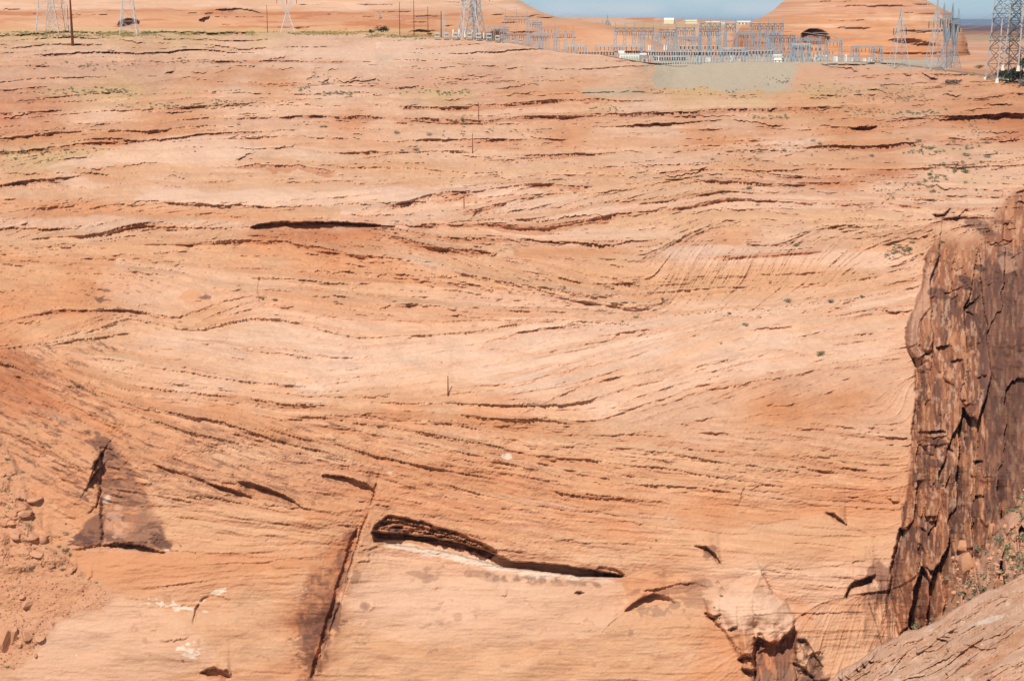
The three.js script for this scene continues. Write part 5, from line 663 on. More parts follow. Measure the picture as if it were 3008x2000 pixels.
// ------------------------------------------------------------------ the rim of rock on the near side, lower right
const rimEdge = lin([[2380, 2040], [2440, 2000], [2451, 1992], [2467, 1972], [2508, 1952], [2555, 1919], [2578, 1895], [2632, 1870], [2668, 1854], [2699, 1849], [2743, 1830], [2800, 1796], [2825, 1777], [2877, 1750], [2941, 1718], [3008, 1688], [3180, 1612]]);
const rimLine = (x) => rimEdge(x) + 4 * fbm(x * 0.02, 2, 4) + 2.5 * Math.round(2 * noise(x * 0.03, 7));
const rim = new Sheet(2385, 3165, 400, 230, rimLine, () => 2100, (px, py) => { const e = rimLine(px); return 33.5 * F / (Math.max(py, e) - HOR) + Math.max(0, e + 3 - py) * 3; });
rim.each((k, px, py) => {
  const e = rimEdge(px), u = (px - 2440) * 0.9 - (py - 2000) * -0.5, v = (py - e) + 0.0 * u, w = sst(-2, 20, v);
  rim.K[k] = 0.045;
  rim.D[k] += w * (0.9 * fbm(px * 0.006, v * 0.02, 3) + 0.35 * fbm(u * 0.012, v * 0.05 + 4, 4) + rimBlock(u, v) + 0.22 * fbm(px * 0.05, py * 0.08, 6) + 0.12 * Math.abs(noise(px * 0.11, py * 0.16)));
  const b = fbm(u * 0.01 + 3, v * 0.03, 4), c = rim.c, edge = 1 - sst(15, 70, v + 30 * b);
  const set = (C, a) => { for (let t = 0; t < 3; t++) c[k * 3 + t] = mix(c[k * 3 + t], COL[C][t], clamp(a)); };
  set('W', 1); set('P', 0.6); set('K', 0.15); set('T', 0.8 * sst(0.4, 0.6, 0.5 + b)); set('O', 0.85 * sst(0.46, 0.6, 0.5 + fbm(u * 0.012 + 44, v * 0.02, 4)) * (1 - edge)); set('K', 0.9 * edge); set('P', 0.6 * sst(0.5, 0.6, 0.5 + fbm(u * 0.03 + 14, v * 0.05, 4))); set('P', 0.5 * sst(0.55, 0.62, 0.5 + fbm(u * 0.02 + 9, v * 0.08, 4)));
  set('N', 0.16 * sst(0.55, 0.66, 0.5 + 0.9 * fbm(u * 0.006 + 20, v * 0.03 + 2, 5)) * sst(40, 100, v)); set('W', 0.6 * sst(0.60, 0.70, 0.5 + 0.9 * fbm(u * 0.03 + 60, v * 0.06, 5))); set('K', 0.35);
  const g = 1 + 0.10 * fbm(px * 0.2, py * 0.25, 3); for (let t = 0; t < 3; t++) c[k * 3 + t] *= g;
});
function rimBlock(u, v) { const a = cells(u * 0.012 + 0.3 * fbm(u * 0.02, v * 0.02, 3), v * 0.028 + 0.4 * fbm(u * 0.02 + 9, v * 0.03, 3), 41), b = cells(u * 0.034, v * 0.07, 77); return 0.12 * a[1] + 0.09 * a[4] + 0.05 * a[3] * a[5] + (0.06 * b[1] + 0.05 * b[4]) * sst(-0.1, 0.4, noise(u * 0.01, v * 0.02)) - 0.05 * Math.max(0, 1 - a[2] / 0.06); }
const R = (s, o, ...xy) => { const p = []; for (let i = 0; i < xy.length; i += 2) p.push([2400 + xy[i] / 3.88, 1600 + xy[i + 1] / 3.88]); rim.ledge(p, s, o); };
R(4, { up: 16, dn: 6, jag: 2 }, 1365, 1068, 1430, 1085, 1500, 1120); R(2.4, { up: 14, dn: 6 }, 1420, 1035, 1480, 1060, 1530, 1050); R(1.6, {}, 1480, 1010, 1640, 1000); R(3, { dn: 6 }, 590, 1300, 620, 1335, 660, 1310); R(2, {}, 450, 1400, 490, 1450, 540, 1460); R(2, {}, 245, 1490, 300, 1545); R(1.6, {}, 310, 1490, 390, 1540); R(1.6, {}, 515, 1330, 565, 1390); R(2, {}, 1480, 1190, 1510, 1220); R(2, {}, 1470, 1440, 1500, 1480); R(2, {}, 2000, 1075, 2035, 1105); R(1.4, { up: 30 }, 1640, 1100, 1900, 1190, 2040, 1170, 2359, 900); R(1.2, { up: 20 }, 1180, 1440, 1500, 1270, 1700, 1180); R(1.2, {}, 880, 1150, 920, 1140); R(3, { up: 30, dn: 10 }, 1940, 1530, 1975, 1560, 2010, 1590); R(1, { up: 26 }, 1000, 1330, 1200, 1230, 1500, 1000, 1700, 900); R(1.2, {}, 2060, 500, 2090, 520); R(1, { up: 24 }, 1800, 720, 2100, 600, 2359, 520);
for (let n = 0; n < 36; n++) { const x = rr(2440, 3150), y = rimEdge(x) + rr(4, 330); rim.stroke(x, y, rr(12, 60), () => -27 + rr(-22, 22), rr(0.15, 0.7), rr(0, 0.10), rnd() < 0.2); }
for (let n = 0; n < 90; n++) { const x = rr(2440, 3100), v = rr(10, 300); rim.patch(x, rimEdge(x) + v, rr(8, 34), rr(4, 13), -28 + rr(-10, 10), ['W', 'P', 'W', 'O', 'K', 'C'][Math.floor(rnd() * 6)], rr(0.2, 0.6), { n: 1.2, f: 0.06 }); }
rim.bulge(2980, 1950, 60, 34, -30, 10);  rim.patch(2980, 1950, 70, 42, -35, 'P', 0.9, { n: 0.5 }); rim.patch(2790, 1950, 30, 14, -25, 'W', 0.6, { n: 0.9 }); rim.patch(2690, 1940, 26, 9, -28, 'W', 0.7, { n: 0.8 }); rim.patch(2900, 1825, 40, 7, -18, 'C', 0.6, { n: 1 }); rim.patch(2886, 1893, 6, 5, 0, 'C', 0.9, { n: 0.3 });
rim.build(() => 'rim_rock', { all: ridgeMat });

// ------------------------------------------------------------------ ground beyond the slope, out to the horizon
const plainY = (x, Z) => CAM + mix(mix(-4.0, -15.6, sst(-70, 50, x - (Z - 750) * 0.05)), -15.6, sst(1150, 1500, Z));
{
  const nc = 330, nr = 190, p = [], col = [], idx = [], uv = [];
  for (let j = 0; j < nr; j++) for (let i = 0; i < nc; i++) {
    const px = mix(-420, 3420, i / (nc - 1)), xs = (px - CX) / F / (cp) , k0 = clamp(Math.round(main.col(px)), 0, main.nc - 1);
    const z0 = main.Z[k0] - main.D[k0], e = atZ(main.X[k0], main.Y[k0], z0);
    const t = j / (nr - 1), Z = z0 * Math.pow(36000 / z0, Math.pow(t, 1.25)), x = xs * Z * 1.0 * (1 + 0), s = sst(0, 1, (Z - z0) / 45);
    const rough = 0.5 * fbm(x * 0.03, Z * 0.03, 3) * sst(0, 40, Z - z0) * (1 - sst(900, 2500, Z)) + (Z > 1500 ? 6 * sst(1500, 6000, Z) * fbm(x * 0.0012, Z * 0.0012, 3) * (1 - sst(9000, 20000, Z)) : 0) * 0.3;
    const y = mix(e[1] - 0.05, plainY(x, Z), s) + rough - (Z > 8000 ? (Z - 8000) * 0.0001 : 0);
    p.push(x, y, -Z); uv.push(x, Z);
    const q = fbm(x * 0.012, Z * 0.006, 4), f = fbm(x * 0.05, Z * 0.05, 4); let c = COL.K.slice();
    const to = (C, a) => { for (let k = 0; k < 3; k++) c[k] = mix(c[k], (C[k].length ? C : C)[k], clamp(a)); };
    const left = 1 - sst(-70, 50, x - (Z - 750) * 0.05);
    to(COL.S, left * 0.8); to(COL.W, 0.7 * sst(0.55, 0.65, 0.5 + q)); to(COL.O, 0.7 * sst(0.55, 0.65, 0.5 + fbm(x * 0.01 + 9, Z * 0.005, 4)));
    to(COL.G, (1 - left) * sst(-25, 10, (px - 1910)) * (1 - sst(2700, 2760, px)) * (1 - sst(690, 730, Z)) * 0.9);
    to([0.30, 0.22, 0.12], sst(1350, 1700, Z) * 0.8); to([0.27, 0.11, 0.075], sst(2050, 2500, Z + 300 * q) * 0.9); to([0.10, 0.055, 0.05], sst(3000, 4200, Z + 500 * q) * 0.9);
    const v = 1 + 0.3 * f; col.push(c[0] * v, c[1] * v, c[2] * v);
  }
  for (let j = 0; j < nr - 1; j++) for (let i = 0; i < nc - 1; i++) { const a = j * nc + i, b = a + 1, c = a + nc, d = c + 1; idx.push(a, b, c, b, d, c); }
  const g = new THREE.BufferGeometry(); g.setAttribute('position', new THREE.Float32BufferAttribute(p, 3)); g.setAttribute('color', new THREE.Float32BufferAttribute(col, 3)); g.setAttribute('uv', new THREE.Float32BufferAttribute(uv, 2)); g.setIndex(idx); g.computeVertexNormals();
  const m = new THREE.Mesh(g, sandMat); m.name = 'ground'; m.receiveShadow = true; m.userData.kind = 'structure'; scene.add(m);
}
const mixC = (list) => { const c = [0, 0, 0]; for (const [C, a] of list) for (let t = 0; t < 3; t++) c[t] = mix(c[t], COL[C][t], clamp(a)); return c; };
// the slope and the canyon wall go on past both sides of the picture
for (const [nm, a, b, wall] of [['canyon_wall_beyond', 3128, 3900, 1], ['slickrock_slope_beyond', -900, -118, 0]]) {
  const s = new Sheet(a, b, 110, 300, (x) => topEdge(x) + 3, () => 2070, (px, py) => mix(zLeft(py), zRight(py), wall), 0.68); s.gauge();
  s.each((k, px, py) => {
    const u = px - cliffLine(py), m = wall * sst(560, 780, py), q = 0.5 + fbm(px * 0.012, py * 0.006, 4);
    s.D[k] += m * (0.085 * Math.min(u, 900) + 3 * noise(px * 0.016, py * 0.0026) + 0.5 * fbm(px * 0.04, py * 0.02, 4)) + (1 - m) * s.K[k] * (9 * fbm(px * 0.003, py * 0.0075, 3) + 4 * fbm(px * 0.01, py * 0.05, 4)) + wall * sst(1400, 1700, py) * 6;
    const c = mixC([['T', 1], ['P', 0.8 * sst(0.4, 0.6, q)], ['O', 0.5 * sst(1100, 1300, py)], ['R', 0.6 * m], ['U', 0.8 * m * sst(0.35, 0.5, q)], ['V', 0.85 * m * sst(0.45, 0.6, q)], ['K', 0.9 * wall * sst(1380, 1480, py)]]); s.c.set(c, k * 3);
  });
  s.build(() => nm, { all: rockMat });
}
// canyon floor under the cliff, so that the slope stands on something
{
  const g = new THREE.PlaneGeometry(420, 300, 1, 1); g.rotateX(-Math.PI / 2); g.translate(0, CAM - 122, -150);
  g.setAttribute('color', new THREE.Float32BufferAttribute(new Array(4).fill([0.36, 0.21, 0.13]).flat(), 3));
  const m = new THREE.Mesh(g, sandMat); m.name = 'canyon_floor'; m.receiveShadow = true; m.userData.kind = 'structure'; scene.add(m);
}
// a hill built as a sheet of beds over a foot line and a sky line
function hill(name, px0, px1, nc, nr, top, bottom, zf, paint, relief, label) {
  const s = new Sheet(px0, px1, nc, nr, top, bottom, zf); s.gauge(); relief(s); s.each((k, px, py) => { const c = paint(px, py); s.c.set(c, k * 3); });
  if (label) label(s);
  const m = s.build(() => name, { all: rockMat })[name]; return [s, m];
}
const mesaTop = lin([[-300, -150], [400, -190], [900, -180], [1200, -120], [1400, -52], [1500, -12], [1530, 2], [1560, 19], [1600, 38], [1640, 50], [1700, 58], [1780, 72], [1850, 92], [1920, 118], [1990, 149]]);
const mesaZ = curve([[-200, 985], [-60, 915], [0, 888], [28, 872], [45, 858], [70, 846], [92, 836], [150, 815]]);
const [mesa] = hill('slickrock_hill', -300, 1985, 680, 130, mesaTop, (x) => mix(98, 150, sst(1000, 1700, x)), (px, py) => mesaZ(py) + 70 * sst(1100, 1800, px) + 60 * Math.exp(-(py - mesaTop(px)) / 5) * sst(1350, 1500, px), (px, py) => {
  const q = fbm(px * 0.006, py * 0.05, 4), r = fbm(px * 0.02 + 7, py * 0.12, 4), band = sst(24, 34, py + 10 * q - (px > 1250 ? (px - 1250) * 0.02 : 0)), base = sst(78, 88, py + 5 * r);
  const c = mixC([['P', 1], ['W', 0.5 * sst(0.5, 0.6, 0.5 + r)], ['O', band * (0.75 + 0.6 * q)], ['R', 0.75 * band * sst(0.56, 0.62, 0.5 + fbm(px * 0.005 + 3, py * 0.1, 4)) * (1 - sst(1300, 1500, px))], ['T', 0.5 * sst(0.54, 0.6, 0.5 + fbm(px * 0.008 + 30, py * 0.13, 4))], ['S', 0.8 * base * (1 - sst(1150, 1350, px))]]);
  return c;
}, (s) => {
  s.each((k, px, py) => { s.D[k] += s.K[k] * (5 * fbm(px * 0.006, py * 0.04, 4) + 1.6 * fbm(px * 0.03, py * 0.2, 3)); });
  const l = (a, o, ...xy) => { const p = []; for (let i = 0; i < xy.length; i += 2) p.push([xy[i], xy[i + 1]]); s.ledge(p, a, { up: 9, dn: 3, jag: 1.2, ...o }); };
  for (const [x, y, w] of [[30, 27, 60], [100, 40, 60], [190, 25, 90], [360, 18, 120], [470, 8, 60], [600, 38, 180], [250, 42, 160], [700, 50, 200], [880, 13, 180], [1100, 12, 130], [1160, 33, 120], [1060, 48, 80], [1250, 47, 80], [1230, 63, 60], [950, 42, 70], [650, 72, 60], [350, 60, 60], [500, 60, 100], [1320, 5, 70], [1430, 34, 40], [1460, 41, 40], [1600, 50, 60], [850, 80, 180], [1000, 88, 90], [1260, 90, 120], [1500, 66, 70], [1480, 80, 60], [1550, 92, 120], [1690, 110, 120], [1330, 75, 60]]) l(rr(0.7, 1.2), {}, x - w / 2, y + rr(-1, 1), x, y, x + w / 2, y + rr(-1, 1));
  // caves and deep hollows, the largest with red painted into its shade
  l(3, { up: 16, dn: 9, under: 1.0, box: true, tip: 0.6, jag: 1.5, tone: 0.8 }, 618, 32, 640, 27, 700, 26, 740, 28, 768, 38); l(2.5, { dn: 4 }, 582, 58, 600, 51, 616, 48); l(2.2, { dn: 6 }, 1195, 94, 1230, 86, 1262, 92); l(1.6, {}, 995, 84, 1020, 86); l(1.6, {}, 1055, 92, 1080, 93);
  for (const [x, y, rx, ry, d] of [[378, 72, 32, 17, 10], [1580, 50, 26, 7, 3]]) s.each((k, px, py) => { const u = (px - x) / rx, v = (py - y) / ry; if (v < 0.55 && u * u + v * v < 1) s.D[k] -= d * (1 - 0.3 * (u * u + v * v)) * (v > 0.3 ? (0.55 - v) / 0.25 : 1); });
  s.bulge(690, 62, 60, 12, 0, 6); s.bulge(160, 55, 130, 20, 0, 5); s.bulge(1000, 70, 200, 14, 0, 4);
});
// the round butte
{
  const nT = 420, nH = 110, wl = curve([[-60, 2388], [-30, 2340], [0, 2300], [15, 2284], [30, 2268], [50, 2238], [65, 2206], [80, 2178], [105, 2165], [170, 2150]]), wr = curve([[-60, 2590], [-30, 2625], [0, 2660], [14, 2684], [24, 2704], [40, 2732], [60, 2738], [90, 2758], [120, 2768], [170, 2776]]);
  const p = [], col = [], idx = [], uv = [], Z0 = 850, h = (row) => CAM + (HOR - row) / F * (Z0 - 60);
  for (let j = 0; j < nH; j++) for (let i = 0; i <= nT; i++) {
    const row = mix(178, -62, j / (nH - 1)), a = i / nT * Math.PI * 2, ca = Math.cos(a), sa = Math.sin(a), xl = (wl(row) - CX) / F * Z0, xr = (wr(row) - CX) / F * Z0, cx = mix((2470 - CX) / F * Z0, (xl + xr) / 2, 0.15), r = ca < 0 ? cx - xl : xr - cx;
    const e = 2 / 2.5, X0 = Math.sign(ca) * Math.pow(Math.abs(ca), e), S = Math.sign(sa) * Math.pow(Math.abs(sa), e);
    const ang = a * 14, y0 = row; let d = 1.6 * fbm(Math.cos(a) * 6 + 3, row * 0.03 + Math.sin(a) * 6, 4) + 0.4 * noise(row * 0.22 + 0.4 * noise(ang * 0.3, 2), ang * 0.12) + 0.35 * noise(row * 0.6, ang * 0.2);
    const pxF = CX + (cx + X0 * r) / Z0 * F, front = S > 0;
    const right = sst(2690, 2722, pxF) * (row > 38 ? 1 : 0); d += right * (1.6 * noise(ang * 0.9, row * 0.05) + 1.0 * noise(ang * 2.3, row * 0.1)) - right * 1.5;
    const ledgeAt = (r0, x0, x1, amp, w) => { if (front && pxF > x0 && pxF < x1) { const t = r0 + 1.5 * noise(pxF * 0.06, r0) - row, tp = Math.sqrt(Math.sin(Math.PI * (pxF - x0) / (x1 - x0))); d += amp * tp * (t > 0 ? Math.exp(-t / w) : -0.8 * Math.exp(t / 3)); } };
    ledgeAt(6, 2310, 2420, 1.2, 6); ledgeAt(20, 2330, 2580, 1.2, 8); ledgeAt(14, 2560, 2660, 1.6, 6); ledgeAt(80, 2340, 2440, 1.8, 8); ledgeAt(87, 2500, 2650, 1.8, 9); ledgeAt(60, 2300, 2500, 0.7, 12); ledgeAt(40, 2320, 2700, 0.7, 12); ledgeAt(105, 2640, 2680, 1.6, 5); ledgeAt(112, 2480, 2560, 2.6, 10); ledgeAt(124, 2530, 2600, 2.6, 8); ledgeAt(148, 2410, 2720, 0.9, 9); ledgeAt(90, 2215, 2260, 1, 6); ledgeAt(125, 2170, 2200, 1, 5);
    const u = (pxF - 2295) / 30, v = (row - 108) / 24; if (front && v < 0.7 && u * u + v * v < 1) d -= 9 * (1 - u * u * 0.4);
    const u2 = (pxF - 2540) / 62, v2 = (row - 122 - 8 * u2) / 9; if (front && u2 * u2 + v2 * v2 < 1) d -= 3 * (1 - 0.5 * (u2 * u2 + v2 * v2));
    const dep = mix(58, 100, sst(-60, 178, row)), n = Math.hypot(X0, S) || 1;
    p.push(cx + X0 * r + d * X0 / n * 0.25, h(row), -Z0 + S * dep + d * S / n); uv.push(cx + X0 * r, h(row));
    const q = fbm(pxF * 0.008 + (front ? 0 : 50), row * 0.05, 4), b = fbm(pxF * 0.004 + 8, row * 0.16, 4);
    const c = mixC([['T', 1], ['O', 0.8 * sst(45, 110, row + 25 * q)], ['P', 0.8 * sst(0.5, 0.6, 0.5 + b) * (1 - sst(80, 110, row))], ['W', 0.8 * (1 - sst(3, 5, Math.abs(row - 17 + 3 * q)))], ['K', 0.5 * (row < 45)], ['R', 0.4 * sst(0.52, 0.60, 0.5 + fbm(pxF * 0.006, row * 0.12 + 30, 4))], ['T', right * 0.5], ['U', right * 0.55 * sst(0.5, 0.62, 0.5 + fbm(ang * 0.8, row * 0.05, 4))]]);
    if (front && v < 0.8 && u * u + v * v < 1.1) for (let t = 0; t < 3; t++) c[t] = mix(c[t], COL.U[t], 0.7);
    const vv = 1 + 0.16 * fbm(pxF * 0.03, row * 0.3, 3); col.push(c[0] * vv, c[1] * vv, c[2] * vv);
  }
  for (let j = 0; j < nH - 1; j++) for (let i = 0; i < nT; i++) { const a = j * (nT + 1) + i, b = a + 1, c = a + nT + 1, e = c + 1; idx.push(a, c, b, b, c, e); }
  const c0 = p.length / 3; p.push((2470 - CX) / F * Z0, h(-66), -Z0); uv.push(0, 0); col.push(...COL.P); for (let i = 0; i < nT; i++) idx.push((nH - 1) * (nT + 1) + i, c0, (nH - 1) * (nT + 1) + i + 1);
  const g = new THREE.BufferGeometry(); g.setAttribute('position', new THREE.Float32BufferAttribute(p, 3)); g.setAttribute('color', new THREE.Float32BufferAttribute(col, 3)); g.setAttribute('uv', new THREE.Float32BufferAttribute(uv, 2)); g.setIndex(idx); g.computeVertexNormals();
  const m = new THREE.Mesh(g, rockMat); m.name = 'sandstone_butte'; m.castShadow = m.receiveShadow = true; m.userData.kind = 'structure'; scene.add(m);
}
// low red ridge behind the substation, and red plain
const ridgeTop = lin([[1500, 56], [1640, 50], [1700, 50], [1800, 51], [1930, 52], [1945, 55], [2050, 57], [2120, 60], [2180, 63], [2300, 70], [2400, 80]]);
const ridgeZ = curve([[48, 2600], [58, 2200], [70, 1750], [90, 1350], [110, 1100], [135, 980], [170, 900]]);
hill('red_ridge', 1480, 2400, 330, 90, ridgeTop, () => 168, (px, py) => ridgeZ(py), (px, py) => {
  const q = fbm(px * 0.01, py * 0.08, 4), r = fbm(px * 0.03, py * 0.2, 4);
  return mixC([['O', 1], ['R', 0.6 * sst(58, 52, py)], ['S', 0.75 * sst(62, 68, py + 4 * q) * sst(84, 78, py + 4 * q)], ['G', 0.5 * sst(60, 62, py - (px - 1640) * 0.02) * sst(66, 64, py - (px - 1640) * 0.02)], ['P', 0.8 * sst(0.54, 0.6, 0.5 + q)], ['K', 0.6 * sst(0.52, 0.6, 0.5 + r) * sst(95, 110, py)], ['S', 0.5 * sst(128, 140, py)]]);
}, (s) => { s.each((k, px, py) => { s.D[k] += s.K[k] * (2.5 * fbm(px * 0.01, py * 0.06, 4) + 0.8 * fbm(px * 0.05, py * 0.2, 3)); }); for (const [x, y, w, a] of [[1690, 90, 70, 0.8], [1660, 92, 50, 0.6], [1715, 72, 50, 0.8], [1820, 109, 40, 1], [1890, 109, 60, 0.9], [1945, 109, 50, 1.2], [2010, 112, 50, 1], [2030, 118, 50, 0.8], [1950, 118, 80, 0.6], [2100, 112, 80, 0.7], [2150, 120, 60, 0.8], [1980, 53, 160, 0.4], [1860, 58, 120, 0.4], [1740, 60, 120, 0.3]]) s.ledge([[x - w / 2, y], [x, y - 0.6], [x + w / 2, y + 0.4]], a, { up: 7, dn: 3, jag: 1 }); });
scene.fog = new THREE.FogExp2(new THREE.Color().setRGB(0.50, 0.68, 1.0), 3.5e-5);
// far mesa, the blue of the haze partly painted into its colour
{
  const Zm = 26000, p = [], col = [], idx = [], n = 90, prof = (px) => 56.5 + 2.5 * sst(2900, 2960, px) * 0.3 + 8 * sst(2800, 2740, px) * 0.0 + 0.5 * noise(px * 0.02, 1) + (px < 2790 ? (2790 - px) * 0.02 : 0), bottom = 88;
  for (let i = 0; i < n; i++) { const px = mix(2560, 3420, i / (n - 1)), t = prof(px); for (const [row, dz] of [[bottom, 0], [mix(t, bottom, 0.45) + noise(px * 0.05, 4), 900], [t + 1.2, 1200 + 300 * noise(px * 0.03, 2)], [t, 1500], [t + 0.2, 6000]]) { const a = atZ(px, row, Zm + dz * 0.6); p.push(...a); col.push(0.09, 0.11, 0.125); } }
  for (let i = 0; i < n - 1; i++) for (let j = 0; j < 4; j++) { const a = i * 5 + j, b = a + 5; idx.push(a, b, a + 1, a + 1, b, b + 1); }
  const g = new THREE.BufferGeometry(); g.setAttribute('position', new THREE.Float32BufferAttribute(p, 3)); g.setAttribute('color', new THREE.Float32BufferAttribute(col, 3)); g.setAttribute('uv', new THREE.Float32BufferAttribute(new Array(p.length / 3 * 2).fill(0), 2)); g.setIndex(idx); g.computeVertexNormals();
  const m = new THREE.Mesh(g, rockMat); m.name = 'distant_mesa'; m.userData.kind = 'structure'; scene.add(m);
}

// ================================================================== things
const used = new Map();
const numbered = (n) => { const k = used.get(n) ?? 0; used.set(n, k + 1); return k ? n + '_' + String(k).padStart(3, '0') : n; };
function tag(o, label, category, group, kind) { if (label) o.userData.label = label; if (category) o.userData.category = category; if (group) o.userData.group = group; if (kind) o.userData.kind = kind; return o; }
function thing(name, p, label, category, group) { const o = new THREE.Group(); o.name = numbered(name); o.position.set(p[0], p[1], p[2]); scene.add(o); return tag(o, label, category, group); }
function part(name, geo, mat, parent, kind) { const m = new THREE.Mesh(geo, mat); m.name = name; if (kind) m.userData.kind = kind; parent.add(m); return m; }
function copyOf(o, p, label, group, turn = 0, scale) { const c = o.clone(); c.name = numbered(o.name.replace(/_\d\d\d$/, '')); c.position.set(p[0], p[1], p[2]); c.rotation.y = turn; if (scale) c.scale.setScalar(scale); c.userData = { ...o.userData }; if (label) c.userData.label = label; if (group) c.userData.group = group; scene.add(c); return c; }
const metal = (hex, rough = 0.55, met = 0.35) => new THREE.MeshStandardMaterial({ color: hex, roughness: rough, metalness: met });
const M = {
  steel: metal('#a9aeb4', 0.6, 0.3), darkSteel: metal('#6e7479', 0.6, 0.3), pale: metal('#b9bec2', 0.6, 0.2), rust: metal('#7a3d22', 0.8, 0.1), rustDark: metal('#5e2e1b', 0.8, 0.1), white: metal('#e6e8e4', 0.5, 0), offWhite: metal('#dfe6e0', 0.5, 0), grey: metal('#b4bdbd', 0.55, 0.1),
  black: metal('#1c1b1b', 0.5, 0), porcelain: metal('#3a2019', 0.35, 0), cream: metal('#d8cfae', 0.8, 0), green: metal('#4d6a58', 0.7, 0), orange: metal('#d2512a', 0.7, 0), yellow: metal('#dba41c', 0.6, 0), glass: metal('#20272b', 0.2, 0), concrete: metal('#d8d4c9', 0.9, 0), wire: metal('#c6c2bd', 0.5, 0.2), wireDark: metal('#8a7a6c', 0.7, 0.1), blueGrey: metal('#94a4b0', 0.6, 0.2), bark: metal('#6a543c', 1, 0),
};
function bars(list) {                                              // [ax, ay, az, bx, by, bz, width] -> one geometry of square bars
  const P = new Float32Array(list.length * 24), I = new Uint32Array(list.length * 36), d = new THREE.Vector3(), u = new THREE.Vector3(), v = new THREE.Vector3();
  list.forEach((b, n) => {
    const w = b[6] / 2; d.set(b[3] - b[0], b[4] - b[1], b[5] - b[2]).normalize(); u.set(Math.abs(d.y) > 0.9 ? 1 : 0, Math.abs(d.y) > 0.9 ? 0 : 1, 0).cross(d).normalize(); v.crossVectors(d, u);
    for (let e = 0; e < 2; e++) for (let c = 0; c < 4; c++) { const s = c === 1 || c === 2 ? w : -w, t = c > 1 ? w : -w, o = n * 24 + (e * 4 + c) * 3; P[o] = b[e * 3] + u.x * s + v.x * t; P[o + 1] = b[e * 3 + 1] + u.y * s + v.y * t; P[o + 2] = b[e * 3 + 2] + u.z * s + v.z * t; }
    const q = n * 8; I.set([q, q + 5, q + 1, q, q + 4, q + 5, q + 1, q + 6, q + 2, q + 1, q + 5, q + 6, q + 2, q + 7, q + 3, q + 2, q + 6, q + 7, q + 3, q + 4, q, q + 3, q + 7, q + 4, q, q + 1, q + 2, q, q + 2, q + 3, q + 4, q + 6, q + 5, q + 4, q + 7, q + 6], n * 36);
  });
  const g = new THREE.BufferGeometry(); g.setAttribute('position', new THREE.BufferAttribute(P, 3)); g.setIndex(new THREE.BufferAttribute(I, 1)); const h = g.toNonIndexed(); h.computeVertexNormals(); return h;
}
const box = (w, h, d, x = 0, y = 0, z = 0, ry = 0) => { const g = new THREE.BoxGeometry(w, h, d).toNonIndexed(); g.rotateY(ry); g.translate(x, y, z); return g; };
const cyl = (r0, r1, h, x = 0, y = 0, z = 0, n = 10) => { const g = new THREE.CylinderGeometry(r1, r0, h, n).toNonIndexed(); g.translate(x, y + h / 2, z); return g; };
const join = (...g) => mergeGeometries(g.map((q) => { const r = q.index ? q.toNonIndexed() : q.clone(); for (const k of Object.keys(r.attributes)) if (k !== 'position' && k !== 'normal') r.deleteAttribute(k); return r; }));
// a point of the rock slope, or of the ground beyond it, behind a pixel
function ground(px, py) {
  const i = clamp(Math.round(main.col(px)), 0, main.nc - 1);
  if (py >= main.top[i]) { const p = main.point(px, py); return [p.x, p.y, p.z]; }
  let Z = 700; for (let n = 0; n < 60; n++) { const p = atZ(px, py, Z), y = plainY(p[0], Z); const f = (CAM - y) / Math.max((CAM - p[1]) / Z, 1e-5); Z = mix(Z, clamp(f, 560, 6000), 0.4); }
  const p = atZ(px, py, Z); return [p[0], plainY(p[0], Z), p[2]];
}
const mpp = (p) => -p[2] / F;                                       // metres to a pixel of the photograph there

// ------------------------------------------------------------------ lattice towers
function towerBars(prof, n, wl, wb) {                                // four legs, and X bracing on four faces
  const at = (t, c) => { const hw = prof(t); return [(c === 0 || c === 3 ? -1 : 1) * hw, t, (c < 2 ? 1 : -1) * hw]; };
  const legs = [[], [], [], []], br = [], H = prof.h;
  let ts = [0]; { let t = 0; const k = []; for (let i = 0; i < n; i++) k.push(1 / (1 + i * 0.09)); const s = k.reduce((a, b) => a + b); for (let i = 0; i < n; i++) { t += k[i] / s * H; ts.push(t); } }
  for (let i = 0; i < n; i++) for (let c = 0; c < 4; c++) {
    const a = at(ts[i], c), b = at(ts[i + 1], c), d = at(ts[i + 1], (c + 1) % 4), e = at(ts[i], (c + 1) % 4);
    legs[c].push([...a, ...b, wl]); br.push([...a, ...d, wb], [...e, ...b, wb]); if (i) br.push([...a, ...e, wb]);
  }
  return { legs, br };
}
